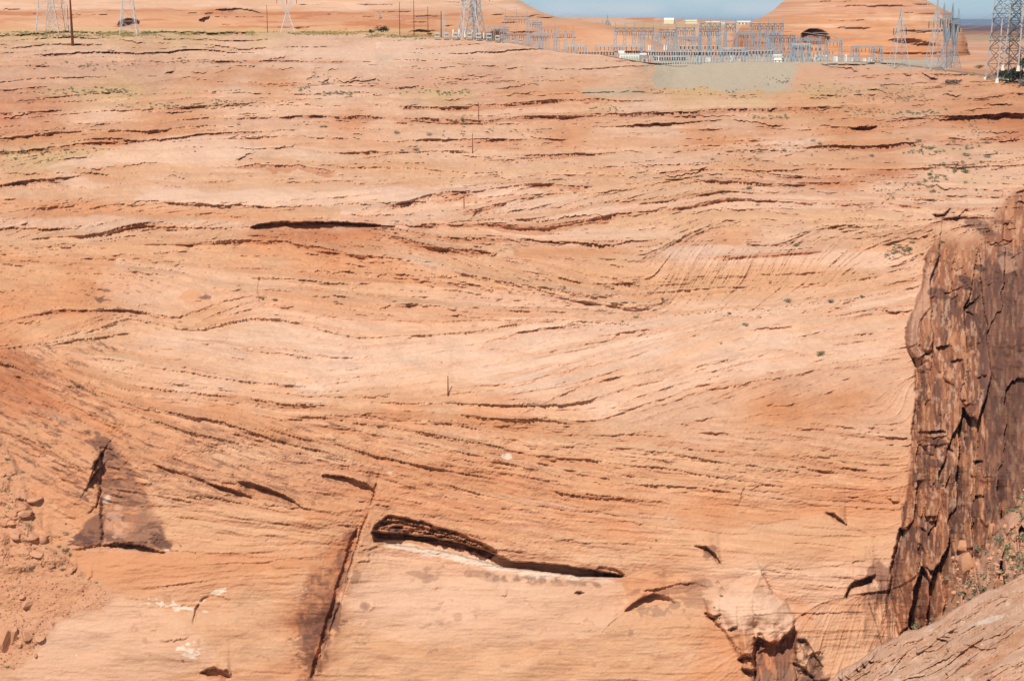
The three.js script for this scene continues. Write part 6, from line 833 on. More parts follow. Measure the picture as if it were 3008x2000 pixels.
function latticeTower(px, py, o) {
  const p = o.at ?? ground(px, py), t = thing(o.name ?? 'lattice_pylon', p, o.label, 'pylon', o.group), m = o.mat ?? M.steel, pr = lin(o.prof), prof = (y) => pr(y); prof.h = o.prof[o.prof.length - 1][0];
  const { legs, br } = towerBars(prof, o.n ?? 9, (o.wl ?? 0.3) * 0.8, (o.wb ?? 0.14) * 0.85);
  legs.forEach((l) => part('leg', bars(l), o.legMat ?? m, t)); part('bracing', bars(br), m, t, 'stuff');
  for (const [y, half, depth] of o.arms ?? []) {
    const hw = prof(Math.min(y, prof.h));
    for (const s of [-1, 1]) {
      const q = []; for (const z of [-1, 1]) q.push([s * hw, y, z * hw, s * half, y + 0.3, 0, 0.16], [s * hw, y + depth, z * hw, s * half, y + 0.3, 0, 0.16]);
      for (let k = 1; k < 4; k++) { const f = k / 4; q.push([mix(s * hw, s * half, f), y, 0, mix(s * hw, s * half, f), mix(y + depth, y + 0.3, f), 0, 0.1]); }
      part('crossarm', bars(q), m, t); part('insulator', cyl(0.13, 0.13, 2.6, s * half, y - 2.4, 0, 6), M.porcelain, t);
    }
  }
  if (o.peak) part('peak', bars([[-0.6, prof.h, 0, 0, prof.h + o.peak, 0, 0.16], [0.6, prof.h, 0, 0, prof.h + o.peak, 0, 0.16], [0, prof.h, -0.6, 0, prof.h + o.peak, 0, 0.16]]), m, t);
  if (o.platform) for (const y of o.platform) { const hw = prof(y) + 0.25; part('platform', join(box(hw * 2, 0.2, hw * 2, 0, y, 0), bars([0, 1, 2, 3].map((c) => { const a = [[-1, 1], [1, 1], [1, -1], [-1, -1]], b = a[(c + 1) % 4]; return [a[c][0] * hw, y + 1.6, a[c][1] * hw, b[0] * hw, y + 1.6, b[1] * hw, 0.16]; }))), m, t); }
  if (o.foot) for (const [sx, sz] of [[-1, 1], [1, 1], [1, -1], [-1, -1]]) part('footing', cyl(0.75, 0.55, 1.9, sx * prof(0), -0.9, sz * prof(0), 12), M.concrete, t);
  t.rotation.y = o.turn ?? 0; return t;
}
function forkTower(px, py, o) {                                      // narrow waist, two arms that open into a V, a bridge across the top
  const p = ground(px, py), t = thing('fork_pylon', p, o.label, 'pylon', o.group), m = o.mat ?? M.steel, H = o.h, w0 = o.w0, hw = o.waist, yw = H * 0.40, yb = H * 0.74, wide = o.wide;
  const pr = lin([[0, w0], [yw, hw]]), prof = (y) => pr(y); prof.h = yw; const { legs, br } = towerBars(prof, 5, (o.wl ?? 0.3) * 0.8, (o.wb ?? 0.14) * 0.85);
  legs.forEach((l) => part('leg', bars(l), m, t)); part('bracing', bars(br), m, t, 'stuff');
  for (const s of [-1, 1]) { const q = [], e = []; for (const z of [-1, 1]) { q.push([0, yw, z * hw, s * wide * 0.62, yb, z * hw, 0.3], [s * hw, yw, z * hw, s * wide * 0.86, yb, z * hw, 0.3]); for (let k = 0; k < 5; k++) { const f = k / 5, g = (k + 1) / 5; e.push([s * wide * 0.62 * f, mix(yw, yb, f), z * hw, mix(s * hw, s * wide * 0.86, g), mix(yw, yb, g), z * hw, 0.13]); } } part('fork_arm', bars([...q, ...e]), m, t); }
  const q = []; for (const z of [-1, 1]) { q.push([-wide * 1.35, yb + 0.6, 0, -wide * 0.86, yb, z * hw, 0.2], [wide * 1.35, yb + 0.6, 0, wide * 0.86, yb, z * hw, 0.2], [-wide * 0.86, yb, z * hw, wide * 0.86, yb, z * hw, 0.24], [-wide * 0.86, yb + 2, z * hw, wide * 0.86, yb + 2, z * hw, 0.2]); for (let k = -6; k < 6; k++) q.push([wide * 0.86 * k / 6, yb + (k & 1 ? 2 : 0), z * hw, wide * 0.86 * (k + 1) / 6, yb + (k & 1 ? 0 : 2), z * hw, 0.13]); }
  part('bridge', bars(q), m, t);
  for (const s of [-1, 1]) part('peak', bars([[s * wide * 0.86, yb + 2, hw, s * wide * 0.75, H, 0, 0.18], [s * wide * 0.86, yb + 2, -hw, s * wide * 0.75, H, 0, 0.18], [s * wide * 0.55, yb + 2, 0, s * wide * 0.75, H, 0, 0.18]]), m, t);
  for (const x of [-1.3, 0, 1.3]) part('insulator', cyl(0.14, 0.14, 3, x * wide, yb - 2.8, 0, 6), M.porcelain, t);
  t.rotation.y = o.turn ?? 0; return t;
}
latticeTower(138, 96, { label: 'pale grey lattice pylon nearest the left edge, behind the tall rusty pole', prof: [[0, 5.2], [12, 3.6], [24, 2.2], [42, 1.2]], n: 9, arms: [[30, 9, 3], [38, 7, 3]], turn: 0.25, mat: M.pale, wl: 0.34 });
latticeTower(168, 93, { label: 'faint second lattice pylon just right of the leftmost one', prof: [[0, 4.6], [14, 3.0], [40, 1.2]], n: 9, arms: [[28, 8, 3]], turn: 0.5, mat: M.pale, wl: 0.3 });
latticeTower(378, 100, { label: 'slim lattice pylon standing in front of the dark cave mouth on the left', prof: [[0, 3.9], [9, 2.9], [20, 1.9], [40, 1.0]], n: 9, arms: [[28, 7, 3]], turn: 0.12, mat: M.pale, wl: 0.36 });
forkTower(844, 95, { label: 'V-shaped lattice pylon with narrow waist, left of the thin rusty poles', h: 22, w0: 3.4, waist: 0.7, wide: 3.6, turn: 0.15, mat: M.pale });
latticeTower(1116, 92, { name: 'lattice_mast', label: 'slim tapering lattice mast rising behind the dark green bush', prof: [[0, 0.8], [10.5, 0.25]], n: 9, wl: 0.16, wb: 0.1, mat: M.blueGrey });
latticeTower(1303, 112, { name: 'lattice_mast', label: 'grey lattice mast beside the rightmost rusty pole at the breakers', prof: [[0, 0.6], [12.5, 0.4]], n: 10, wl: 0.15, wb: 0.1, mat: M.pale });
const bigA = { prof: [[0, 4.3], [9, 2.9], [17, 1.9], [30, 1.6], [46, 1.3]], n: 12, arms: [[22, 9, 3], [31, 8, 3], [40, 7, 3]], wl: 0.44, wb: 0.2, turn: 0.3 };
latticeTower(1376, 117, { ...bigA, label: 'broad A-shaped lattice pylon behind the grey breaker boxes, the front one of two', mat: M.pale, platform: [15.5] });
latticeTower(1397, 113, { ...bigA, label: 'second A-shaped lattice pylon close behind the broad front one', turn: 0.6, mat: M.blueGrey });
latticeTower(1548, 118, { label: 'tall lattice pylon against the sky beside the left shoulder of the hill', prof: [[0, 2.6], [10, 1.5], [18.4, 0.9]], n: 8, arms: [[17, 3.6, 1.4]], peak: 3, turn: 0.2, mat: M.blueGrey });
latticeTower(1784, 134, { label: 'lattice pylon with pointed top rising above the red ridge into the sky', prof: [[0, 3.0], [10, 1.6], [18, 0.7]], n: 8, arms: [[15.2, 2.4, 1.4]], peak: 4.4, turn: 0.3, mat: M.blueGrey });
latticeTower(1770, 130, { label: 'shorter lattice pylon just left of the pointed one on the red ridge', prof: [[0, 2.2], [9, 1.1], [16, 0.4]], n: 8, peak: 2, turn: 0.1, mat: M.blueGrey });
latticeTower(2640, 197, { label: 'slim pale lattice pylon standing alone before the butte', prof: [[0, 3.3], [9, 1.8], [15.5, 0.8], [19, 0.4]], n: 6, arms: [[14.6, 2.6, 1.2]], peak: 4.2, turn: 0.2, mat: M.pale, wl: 0.24, wb: 0.09 });
latticeTower(2746, 205, { label: 'A-shaped pale lattice pylon at the right foot of the butte', prof: [[0, 3.2], [8, 2.0], [17.5, 0.75], [22, 0.6]], n: 6, arms: [[18, 3.2, 1.4]], peak: 6, turn: 0.2, mat: M.pale, wl: 0.26, wb: 0.09 });
forkTower(2778, 203, { label: 'forked lattice pylon right of the A-shaped one beside the butte', h: 23, w0: 2.3, waist: 0.5, wide: 2.5, turn: 0.4, mat: M.blueGrey, wl: 0.2, wb: 0.09 });
forkTower(2800, 206, { label: 'rightmost forked pylon of the cluster beside the butte', h: 21, w0: 2.1, waist: 0.5, wide: 2.2, turn: 0.7, mat: M.blueGrey, wl: 0.2, wb: 0.09 });
latticeTower(2947, 236, { label: 'massive lattice tower at the right edge with pale thick legs and platforms', prof: [[0, 4.6], [14, 3.9], [29, 3.3], [48, 2.9]], n: 11, platform: [14.4, 22.6], foot: true, wl: 0.42, wb: 0.2, turn: 0.18, mat: M.darkSteel, legMat: M.pale });
latticeTower(3000, 238, { label: 'second massive lattice tower partly cut off by the right edge', prof: [[0, 4.6], [14, 3.9], [29, 3.3], [48, 2.9]], n: 11, platform: [14.4, 22.6], foot: true, wl: 0.42, wb: 0.2, turn: 0.3, mat: M.darkSteel, legMat: M.pale });

// ------------------------------------------------------------------ poles and their wires
const poleTops = {};
function pole(key, px, py, top, label, o = {}) {
  const p = ground(px, py), h = (py - top) * mpp(p) / Math.cos(pitch) * (o.k ?? 1), r = o.r ?? 0.2, t = thing('power_pole', p, label, 'pole', o.group);
  part('shaft', cyl(r, r * 0.55, h + 0.6, 0, -0.6, 0, 12), o.mat ?? M.rust, t);
  if (o.cross) part('crossarm', box(o.cross, 0.22, 0.2, 0, h * 0.94, 0), M.rustDark, t); else part('cap', cyl(r * 0.7, r * 0.3, 0.3, 0, h, 0, 8), M.rustDark, t);
  poleTops[key] = [p[0], p[1] + h, p[2]]; return t;
}
pole('tall', 212, 134, 8, 'tall thick rusty steel pole in the foreground of the left pylons', { r: 0.62, mat: M.rustDark });
pole('thin', 200, 93, 20, 'thin rusty pole just left of the tall thick one', { r: 0.2 });
pole('a', 785, 96, 22, 'single rusty pole left of the V-shaped pylon', { r: 0.2 });
pole('b', 1174, 101, 12, 'leftmost of the four slim rusty poles left of the breakers', { r: 0.2 }); pole('c', 1216, 106, 9, 'second rusty pole from the left, the tallest of four left of the breakers', { r: 0.22 }); pole('d', 1257, 106, 26, 'third rusty pole from the left beside the red rock hollow', { r: 0.2 }); pole('e', 1296, 110, 38, 'thick dark rusty pole right at the leftmost breaker box', { r: 0.26, mat: M.rustDark });
pole('f', 1523, 108, 22, 'tall rusty pole in front of the small left gantries', { r: 0.24 }); pole('g', 1602, 126, 63, 'left pole of the rusty pair with a crossbar', { r: 0.2, cross: 1.6 }); pole('h', 1619, 128, 63, 'right pole of the rusty pair with a crossbar', { r: 0.2, cross: 1.6 });
pole('i', 1650, 118, 77, 'short thin rusty pole right of the crossbar pair', { r: 0.16 }); pole('j', 1703, 119, 60, 'thin rusty pole on the bare orange slope left of the ridge pylons', { r: 0.18 }); pole('k', 1727, 88, 54, 'small distant pole on the red ridge', { r: 0.2 }); pole('l', 1756, 132, 70, 'rusty pole left of the ridge pylons by the bus supports', { r: 0.2 }); pole('m', 1779, 133, 68, 'orange-brown pole at the foot of the ridge pylons', { r: 0.26 });
pole('p4', 1406, 355, 307, 'highest of the four rusty posts down the middle of the slope', { r: 0.15 }); pole('p3', 1388, 450, 397, 'second highest of the four rusty posts down the slope', { r: 0.15 }); pole('p2', 1363, 613, 567, 'third rusty post, standing on the rounded pale ledge', { r: 0.14 }); pole('p1', 1316, 1164, 1106, 'lowest rusty post, alone on the pale lower slope', { r: 0.16 });
function wire(a, b, sag, label, r = 0.035, mat = M.wire, group) {
  const A3 = new THREE.Vector3(...a), B3 = new THREE.Vector3(...b), pts3 = []; for (let i = 0; i <= 16; i++) { const t = i / 16; const q = A3.clone().lerp(B3, t); q.y -= sag * 4 * t * (1 - t); pts3.push(q.sub(A3)); }
  const m = new THREE.Mesh(new THREE.TubeGeometry(new THREE.CatmullRomCurve3(pts3), 24, r, 5), mat); m.name = numbered('power_line'); m.position.copy(A3); scene.add(m); return tag(m, label, 'cable', group);
}
wire(poleTops.p4, poleTops.p3, 0.5, 'thin dark cable between the two highest posts on the slope', 0.009, M.wireDark); wire(poleTops.p3, poleTops.p2, 1, 'thin dark cable from the second post down to the third', 0.009, M.wireDark); wire(poleTops.p2, poleTops.p1, 4, 'long thin dark cable from the third post down to the lowest', 0.009, M.wireDark);
{ const e = ground(1420, 2060); wire(poleTops.p1, [e[0] - 1.5, e[1] + 6, e[2] + 3], 3, 'thin dark cable from the lowest post down towards the canyon', 0.009, M.wireDark); }
wire(atZ(1655, 37, 1000), atZ(2460, 96, 760), 3, 'pale cable sweeping from the hill shoulder across to the butte', 0.10); wire(atZ(2290, 78, 730), atZ(2745, 84, 640), 4, 'white cable crossing the face of the butte', 0.09); wire(atZ(2480, 88, 700), atZ(2750, 84, 640), 2, 'second white cable low on the butte towards the A-shaped pylon', 0.08); wire(atZ(2640, 64, 620), atZ(2790, 78, 640), 2, 'pale cable from the lone pylon to the forked pylons', 0.07);
wire(atZ(20, 62, 740), atZ(420, 76, 730), 2, 'pale cable in front of the cave on the left', 0.08); wire(atZ(290, 75, 745), atZ(640, 78, 745), 2, 'pale cable right of the cave pylon', 0.07); wire(atZ(2290, 86, 735), atZ(2100, 95, 700), 1, 'short pale cable above the substation middle', 0.06); wire(atZ(1400, -5, 760), atZ(1680, 58, 800), 3, 'pale cable running down the right side of the left hill', 0.08);
wire(atZ(2768, 74, 640), atZ(2968, 6, 560), 3, 'faint cable from the forked pylons up to the massive right tower, topmost', 0.05); wire(atZ(2790, 80, 640), atZ(2990, 22, 560), 3, 'faint cable from the forked pylons to the massive right tower, middle one', 0.05); wire(atZ(2720, 84, 640), atZ(2920, 92, 560), 2, 'faint cable low between the A-shaped pylon and the massive tower', 0.05); wire(atZ(1330, 12, 760), atZ(1560, 8, 800), 3, 'pale cable high behind the broad pylon towards the sky pylon', 0.07); wire(atZ(1100, 40, 780), atZ(1375, 22, 760), 3, 'pale cable from the left to the broad A-shaped pylon', 0.06); wire(atZ(150, 20, 740), atZ(380, 14, 740), 2, 'pale cable joining the two left lattice pylons', 0.06); wire(atZ(390, 14, 740), atZ(815, 6, 760), 4, 'long pale cable from the cave pylon to the V-shaped pylon', 0.06); wire(atZ(875, 6, 760), atZ(1350, 10, 760), 4, 'long pale cable from the V-shaped pylon to the broad pylon', 0.06);

// ------------------------------------------------------------------ the substation
const PADY = CAM - 15.6;
const padZ = (row) => 15.6 * F / (row - HOR);
function gantry(Z, rows, cols, label, o = {}) {                      // rows: beam top, beam bottom, spire tip; cols: pixel columns of the posts
  const [rt, rb, rs] = rows, at = (px, r) => atZ(px, r, Z), yT = at(cols[0], rt)[1], yB = at(cols[0], rb)[1], yS = at(cols[0], rs)[1], x0 = at(cols[0], rt)[0], mat = o.mat ?? M.blueGrey;
  const t = thing('gantry', [x0, PADY, -Z], label, 'gantry', o.group), d = 0.55, top = yT - PADY, bot = yB - PADY, spire = yS - PADY, xs = cols.map((c) => at(c, rt)[0] - x0);
  for (const x of xs) {
    const q = []; for (const s of [-1, 1]) for (const z of [-1, 1]) q.push([x + s * 0.9, 0, z * 0.7, x + s * 0.35, top, z * d, 0.19]);
    for (let k = 0; k < 7; k++) { const a = k / 7, b = (k + 1) / 7, wa = mix(0.9, 0.35, a), wb = mix(0.9, 0.35, b); for (const z of [-1, 1]) q.push([x - wa * (k & 1 ? -1 : 1), a * top, z * 0.6, x + wb * (k & 1 ? -1 : 1), b * top, z * 0.6, 0.11]); }
    part('column', bars(q), mat, t); if (spire > top + 0.3) part('spire', join(cyl(0.22, 0.05, spire - top, x, top, 0, 6)), mat, t);
  }
  const a = xs[0] - 0.4, b = xs[xs.length - 1] + 0.4, q = [], n = Math.max(4, Math.round((b - a) / 1.3));
  for (const z of [-d, d]) { q.push([a, top, z, b, top, z, 0.24], [a, bot, z, b, bot, z, 0.24]); for (let k = 0; k < n; k++) q.push([mix(a, b, k / n), k & 1 ? top : bot, z, mix(a, b, (k + 1) / n), k & 1 ? bot : top, z, 0.13]); }
  for (let k = 0; k <= n; k++) q.push([mix(a, b, k / n), top, -d, mix(a, b, k / n), top, d, 0.1]);
  part('beam', bars(q), o.beamMat ?? M.darkSteel, t);
  for (let k = 0; k < xs.length - 1; k++) for (const f of [0.25, 0.5, 0.75]) part('insulator', cyl(0.1, 0.1, 1.7, mix(xs[k], xs[k + 1], f), bot - 1.7, 0, 6), M.porcelain, t);
  return t;
}
gantry(690, [82, 92, 62], [1808, 1836, 1863, 1891, 1919], 'long dark gantry beam at the left end of the main substation', {});
gantry(680, [87, 95, 66], [1939, 1962, 1985], 'short lower gantry right of the long left one', {});
gantry(700, [82, 91, 66], [1988, 2013, 2040], 'dark-beamed gantry in the middle left of the substation', {});
gantry(705, [68, 79, 50], [2059, 2088, 2116], 'tall gantry below the white building on the ridge', {}); gantry(660, [85, 93, 70], [2057, 2084, 2110], 'lower beam standing in front of the tall gantry', {});
gantry(720, [70, 82, 54], [2133, 2160], 'narrow tall gantry left of the long right one', {});
gantry(715, [69, 77, 49], [2207, 2233, 2258, 2275, 2300], 'long tall gantry before the left slope of the butte', {});
gantry(650, [104, 112, 96], [2262, 2282, 2300, 2322, 2334], 'dense gantry before the dark cave of the butte', {}); gantry(665, [112, 118, 104], [2337, 2352, 2374, 2410], 'low pale gantry right of the butte cave', { beamMat: M.blueGrey }); gantry(660, [118, 124, 110], [2429, 2472], 'small low gantry on the right of the substation', { beamMat: M.blueGrey }); gantry(640, [136, 140, 134], [2506, 2522, 2566, 2590], 'lowest thin gantry at the right end of the substation', { beamMat: M.blueGrey });
gantry(790, [48, 58, 26], [1484, 1517, 1548], 'left small gantry with dark beam before the hill shoulder', {}); gantry(770, [60, 68, 46], [1551, 1579], 'low gantry joined right of the small dark one', { beamMat: M.blueGrey }); gantry(800, [77, 83, 70], [1434, 1478], 'pale low gantry right of the A-shaped pylons', { beamMat: M.blueGrey }); gantry(780, [80, 86, 62], [1589, 1631], 'pale low gantry between the crossbar poles', { beamMat: M.blueGrey });
gantry(655, [132, 136, 128], [1664, 1692, 1720], 'row of stout grey posts with a thin beam left of the white transformer', { beamMat: M.grey });
gantry(645, [132, 136, 130], [1752, 1800, 1826, 1885], 'thin grey bus beam above the white transformer', { beamMat: M.grey }); gantry(735, [96, 101, 80], [2170, 2190, 2215], 'rear gantry half hidden in the middle of the substation', { beamMat: M.blueGrey }); gantry(745, [100, 104, 90], [1880, 1930, 1975], 'pale rear gantry behind the bus bars', { beamMat: M.blueGrey });
gantry(760, [92, 99, 74], [1640, 1662, 1684], 'pale gantry between the short pole and the red rock ledge', { beamMat: M.blueGrey }); gantry(830, [98, 103, 88], [2060, 2085, 2130], 'rear gantry behind the tall one in the middle', { beamMat: M.blueGrey }); gantry(760, [90, 96, 78], [2230, 2250, 2270, 2290], 'rear gantry crossing the dark cave of the butte', { beamMat: M.blueGrey }); gantry(735, [108, 112, 100], [2000, 2030, 2055], 'low rear gantry behind the bus pipe', { beamMat: M.blueGrey }); gantry(770, [98, 103, 90], [1556, 1600, 1632], 'low pale gantry right of the breaker row', { beamMat: M.blueGrey }); gantry(630, [140, 144, 134], [2120, 2150, 2185], 'small front gantry in the middle of the yard', { beamMat: M.grey }); gantry(632, [128, 132, 120], [2330, 2356, 2380], 'small front gantry above the pickup truck', { beamMat: M.grey });
for (const [Z, rt, rb, rs, px, l] of [[775, 86, 91, 80, [1452, 1470, 1492], 'grey low gantry at the left end of the small gantry row'], [765, 100, 104, 92, [1480, 1500, 1520, 1545], 'grey bus gantry over the breaker row'], [790, 66, 72, 52, [1566, 1590], 'dark gantry right of the tall lattice pylon'], [755, 106, 110, 100, [1560, 1585, 1610], 'low grey gantry at the right end of the breaker row'], [760, 112, 116, 106, [1440, 1462, 1480], 'lowest grey gantry beside the breaker row']]) gantry(Z, [rt, rb, rs], px, l, {});
// breaker boxes on legs
const breaker = thing('circuit_breaker', ground(1284, 117), 'leftmost grey two-tier breaker box on legs beside the dark rusty pole', 'breaker', 'two-tier breaker boxes left of the substation');
{ const g = (y, h, w) => box(w, h, 1.6, 0, y, 0); part('upper_tank', g(2.95, 0.62, 2.2), M.grey, breaker); part('lower_tank', g(1.5, 0.5, 2.2), M.grey, breaker); for (const [x, z] of [[-0.95, 0.6], [0.95, 0.6], [0.95, -0.6], [-0.95, -0.6]]) part('leg', box(0.16, 3, 0.16, x, 1.5, z), M.grey, breaker); for (const x of [-0.5, 0.1, 0.6]) part('bushing', cyl(0.11, 0.11, 0.8, x, 1.8, 0.7, 6), x > 0.3 ? M.porcelain : M.black, breaker); part('base_frame', box(2.3, 0.2, 1.7, 0, 0.3, 0), M.darkSteel, breaker); }
for (const [px, py, l, s] of [[1311, 117, 'second grey two-tier breaker box from the left, right of the lattice mast', 1], [1338, 117, 'third breaker box from the left, between two white cylinders', 1], [1380, 118, 'breaker box between the legs of the broad pylon', 1], [1407, 120, 'breaker box just right of the broad pylon leg', 1.05], [1436, 121, 'breaker box left of the gap before the gantries', 1.05], [1462, 124, 'lower breaker box at the left end of the dense row', 0.9], [1505, 127, 'breaker box in the dense row under the small dark gantry', 1], [1530, 131, 'breaker box right of the small dark gantry post', 1], [1555, 130, 'breaker box at the right end of the dense row', 1.1]]) copyOf(breaker, ground(px, py), l, null, rr(-0.2, 0.2), s);
const drum = thing('white_cylinder', ground(1331, 116), 'white upright cylinder left of the third breaker box', 'cylinder', 'white cylinders among the breakers'); part('body', cyl(0.36, 0.36, 3.2, 0, 0.9, 0, 14), M.white, drum); part('stand', cyl(0.2, 0.2, 0.9, 0, 0, 0, 8), M.darkSteel, drum); part('cap', cyl(0.36, 0.2, 0.2, 0, 4.1, 0, 14), M.white, drum);
for (const [px, py, l, s] of [[1348, 116, 'white upright cylinder right of the third breaker box', 1], [1366, 116, 'thick white cylinder inside the left leg of the broad pylon', 1.15], [1387, 116, 'white cylinder right of the breaker between the pylon legs', 1], [1421, 118, 'slim white post between the breakers right of the pylon', 0.9]]) copyOf(drum, ground(px, py), l, null, 0, s);
// the big transformer with radiators
{
  const Z = 626, p = atZ(1850, 178, Z), t = thing('power_transformer', [p[0], PADY, -Z], 'large white transformer with radiator fins behind the rounded rock hump', 'transformer'), w = 8.4;
  part('tank', box(w, 3.4, 3.2, 0, 1.9, 0), M.offWhite, t); part('cover', box(w + 0.3, 0.25, 3.5, 0, 3.73, 0), M.white, t);
  for (let k = 0; k < 8; k++) part('radiator', join(...[0, 1, 2].map((q) => box(0.12, 2.7, 0.9, -3.7 + k * 1.02 + q * 0.24, 2.0, 2.05))), M.offWhite, t);
  part('conservator', (() => { const g = new THREE.CylinderGeometry(0.5, 0.5, 2.4, 16).toNonIndexed(); g.rotateZ(Math.PI / 2); g.translate(-3.4, 4.5, 0); return g; })(), M.white, t);
  for (let k = 0; k < 8; k++) part('bushing', join(cyl(0.2, 0.13, 1.3, -1.3 + k * 0.72 + (k > 3 ? 0.3 : 0), 3.85, 0.4, 8), cyl(0.27, 0.27, 0.15, -1.3 + k * 0.72 + (k > 3 ? 0.3 : 0), 4.3, 0.4, 8)), M.black, t);
  part('plinth', box(w + 0.6, 0.3, 4, 0, 0.15, 0), M.concrete, t);
}
{
  const Z = 618, p = atZ(1892, 178, Z), t = thing('equipment_shelter', [p[0], PADY, -Z], 'open shelter with flat white roof right of the white transformer', 'shelter');
  part('roof', box(3.6, 0.6, 2.6, 0, 3.9, 0), M.white, t); for (const [x, z] of [[-1.6, 1.1], [1.6, 1.1], [1.6, -1.1], [-1.6, -1.1]]) part('post', box(0.14, 3.6, 0.14, x, 1.8, z), M.darkSteel, t); part('cabinet', box(2.4, 2.2, 1.2, 0.3, 1.1, -0.3), M.grey, t); part('door', box(0.9, 1.8, 0.06, 0.2, 1.0, 0.34), M.darkSteel, t);
}
// bus bars on posts with dark insulators
function busbar(Z, r, px0, px1, n, label) {
  const a = atZ(px0, r, Z), b = atZ(px1, r, Z), t = thing('bus_bar', [a[0], PADY, -Z], label, 'bus bar'), h = a[1] - PADY, w = b[0] - a[0];
  part('pipe', bars([[-0.4, h, 0, w + 0.4, h, 0, 0.26]]), M.pale, t);
  for (let k = 0; k <= n; k++) { const x = w * k / n; part('post', box(0.2, h - 1.5, 0.2, x, (h - 1.5) / 2, 0), M.grey, t); part('insulator', join(cyl(0.17, 0.17, 1.35, x, h - 1.5, 0, 8), cyl(0.26, 0.26, 0.14, x, h - 1.2, 0, 8), cyl(0.26, 0.26, 0.14, x, h - 0.7, 0, 8)), k % 5 === 3 ? M.porcelain : M.black, t); }
  return t;
}
busbar(612, 151, 1902, 2055, 21, 'pale bus pipe on dark insulators at the front left of the substation'); busbar(616, 151, 2058, 2195, 15, 'pale bus pipe on dark insulators at the front middle of the substation'); busbar(634, 151, 1704, 1802, 11, 'pale bus pipe left of the white transformer, partly behind the rock'); busbar(640, 148, 2195, 2270, 8, 'pale bus pipe left of the tiered white kiosk'); busbar(650, 138, 2305, 2410, 9, 'higher bus pipe right of the tiered white kiosk'); busbar(606, 166, 1925, 2012, 12, 'low steel rail of switches in front of the bus pipes'); busbar(670, 134, 2000, 2120, 10, 'rear bus pipe on thin posts in the middle');
// disconnect switches, posts and cabinets
const sw = thing('disconnect_switch', [0, 0, 0], '', 'switch', 'disconnect switches in the substation');
{ for (const x of [-0.8, 0.8]) { part('post', box(0.18, 2.2, 0.18, x, 1.1, 0), M.grey, sw); part('insulator', cyl(0.15, 0.13, 1.1, x, 2.3, 0, 7), M.darkSteel, sw); } part('cross_beam', box(2.3, 0.16, 0.3, 0, 2.25, 0), M.grey, sw); part('blade', bars([[-0.8, 3.45, 0, 0.9, 3.8, 0, 0.12]]), M.pale, sw); }
let first = true; const swSpot = (px, Z) => { const p = atZ(px, 170, Z), q = [p[0], PADY, -Z]; if (first) { sw.position.set(...q); sw.userData.label = 'grey disconnect switch on two posts in the substation'; first = false; } else copyOf(sw, q, 'grey disconnect switch on two posts in the substation', null, rr(-0.3, 0.3), rr(0.85, 1.2)); };
for (let k = 0; k < 60; k++) swSpot(1910 + k * 9 + rr(-4, 4), rr(620, 730)); for (let k = 0; k < 14; k++) swSpot(1600 + k * 24 + rr(-5, 5), rr(660, 720));
function cabinet(px, row, w, h, d, mat, label, o = {}) { const Z = padZ(row), p = atZ(px, row, Z), t = thing(o.name ?? 'control_cabinet', [p[0], PADY, -Z], label, o.cat ?? 'cabinet'); part('body', box(w, h, d, 0, h / 2 + 0.15, 0), mat, t); part('lid', box(w + 0.16, 0.16, d + 0.16, 0, h + 0.23, 0), M.white, t); part('plinth', box(w + 0.1, 0.15, d + 0.1, 0, 0.075, 0), M.concrete, t); part('door', box(w * 0.4, h * 0.75, 0.05, -w * 0.2, h * 0.5, d / 2 + 0.03), M.grey, t); return t; }
cabinet(1932, 176, 1.0, 1.9, 1, M.white, 'narrow white cabinet left of the low switch rail'); cabinet(2080, 178, 2.0, 1.5, 1.4, M.white, 'white rounded-looking cabinet low in the middle of the substation'); cabinet(2055, 176, 1.1, 1.7, 1, M.grey, 'grey cabinet just left of the low white one'); cabinet(2150, 177, 1.6, 2.3, 1.4, M.white, 'pale cabinet between middle and right of the substation'); cabinet(2173, 178, 0.8, 1.2, 0.8, M.white, 'small white cabinet left of the dark crate'); cabinet(2186, 178, 1.0, 0.7, 0.8, M.rust, 'small dark rusty crate on the gravel', { name: 'rusty_crate', cat: 'crate' }); cabinet(2455, 177, 1.6, 1.9, 1.5, M.white, 'square white tank on the right of the substation'); cabinet(2485, 176, 0.9, 2.6, 0.9, M.offWhite, 'tall narrow white cabinet near the right end'); cabinet(2502, 177, 1.9, 1.3, 1.2, M.white, 'low wide white cabinet near the right end'); cabinet(2540, 178, 1.2, 1.2, 1, M.white, 'white box left of the yellow machine'); cabinet(2557, 178, 1.2, 1.5, 1, M.offWhite, 'taller white box next to the yellow machine'); cabinet(2222, 152, 1.7, 1.9, 1.2, M.black, 'dark louvred cabinet standing high behind the bus pipe');
for (const [px, l] of [[1906, 'left white twin tank on a stand above the front bus pipe'], [1952, 'right white twin tank on a stand above the front bus pipe']]) { const Z = 700, p = atZ(px, 150, Z), t = thing('twin_tank', [p[0], PADY, -Z], l, 'tank'); for (const x of [0, 0.95]) { part('tank', cyl(0.38, 0.38, 2.1, x, 4.05, 0, 14), M.white, t); part('cap', cyl(0.38, 0.2, 0.2, x, 6.15, 0, 14), M.grey, t); } part('stand', join(box(0.14, 4, 0.14, -0.2, 2, 0), box(0.14, 4, 0.14, 1.1, 2, 0), box(1.9, 0.14, 0.8, 0.45, 4, 0)), M.grey, t); }
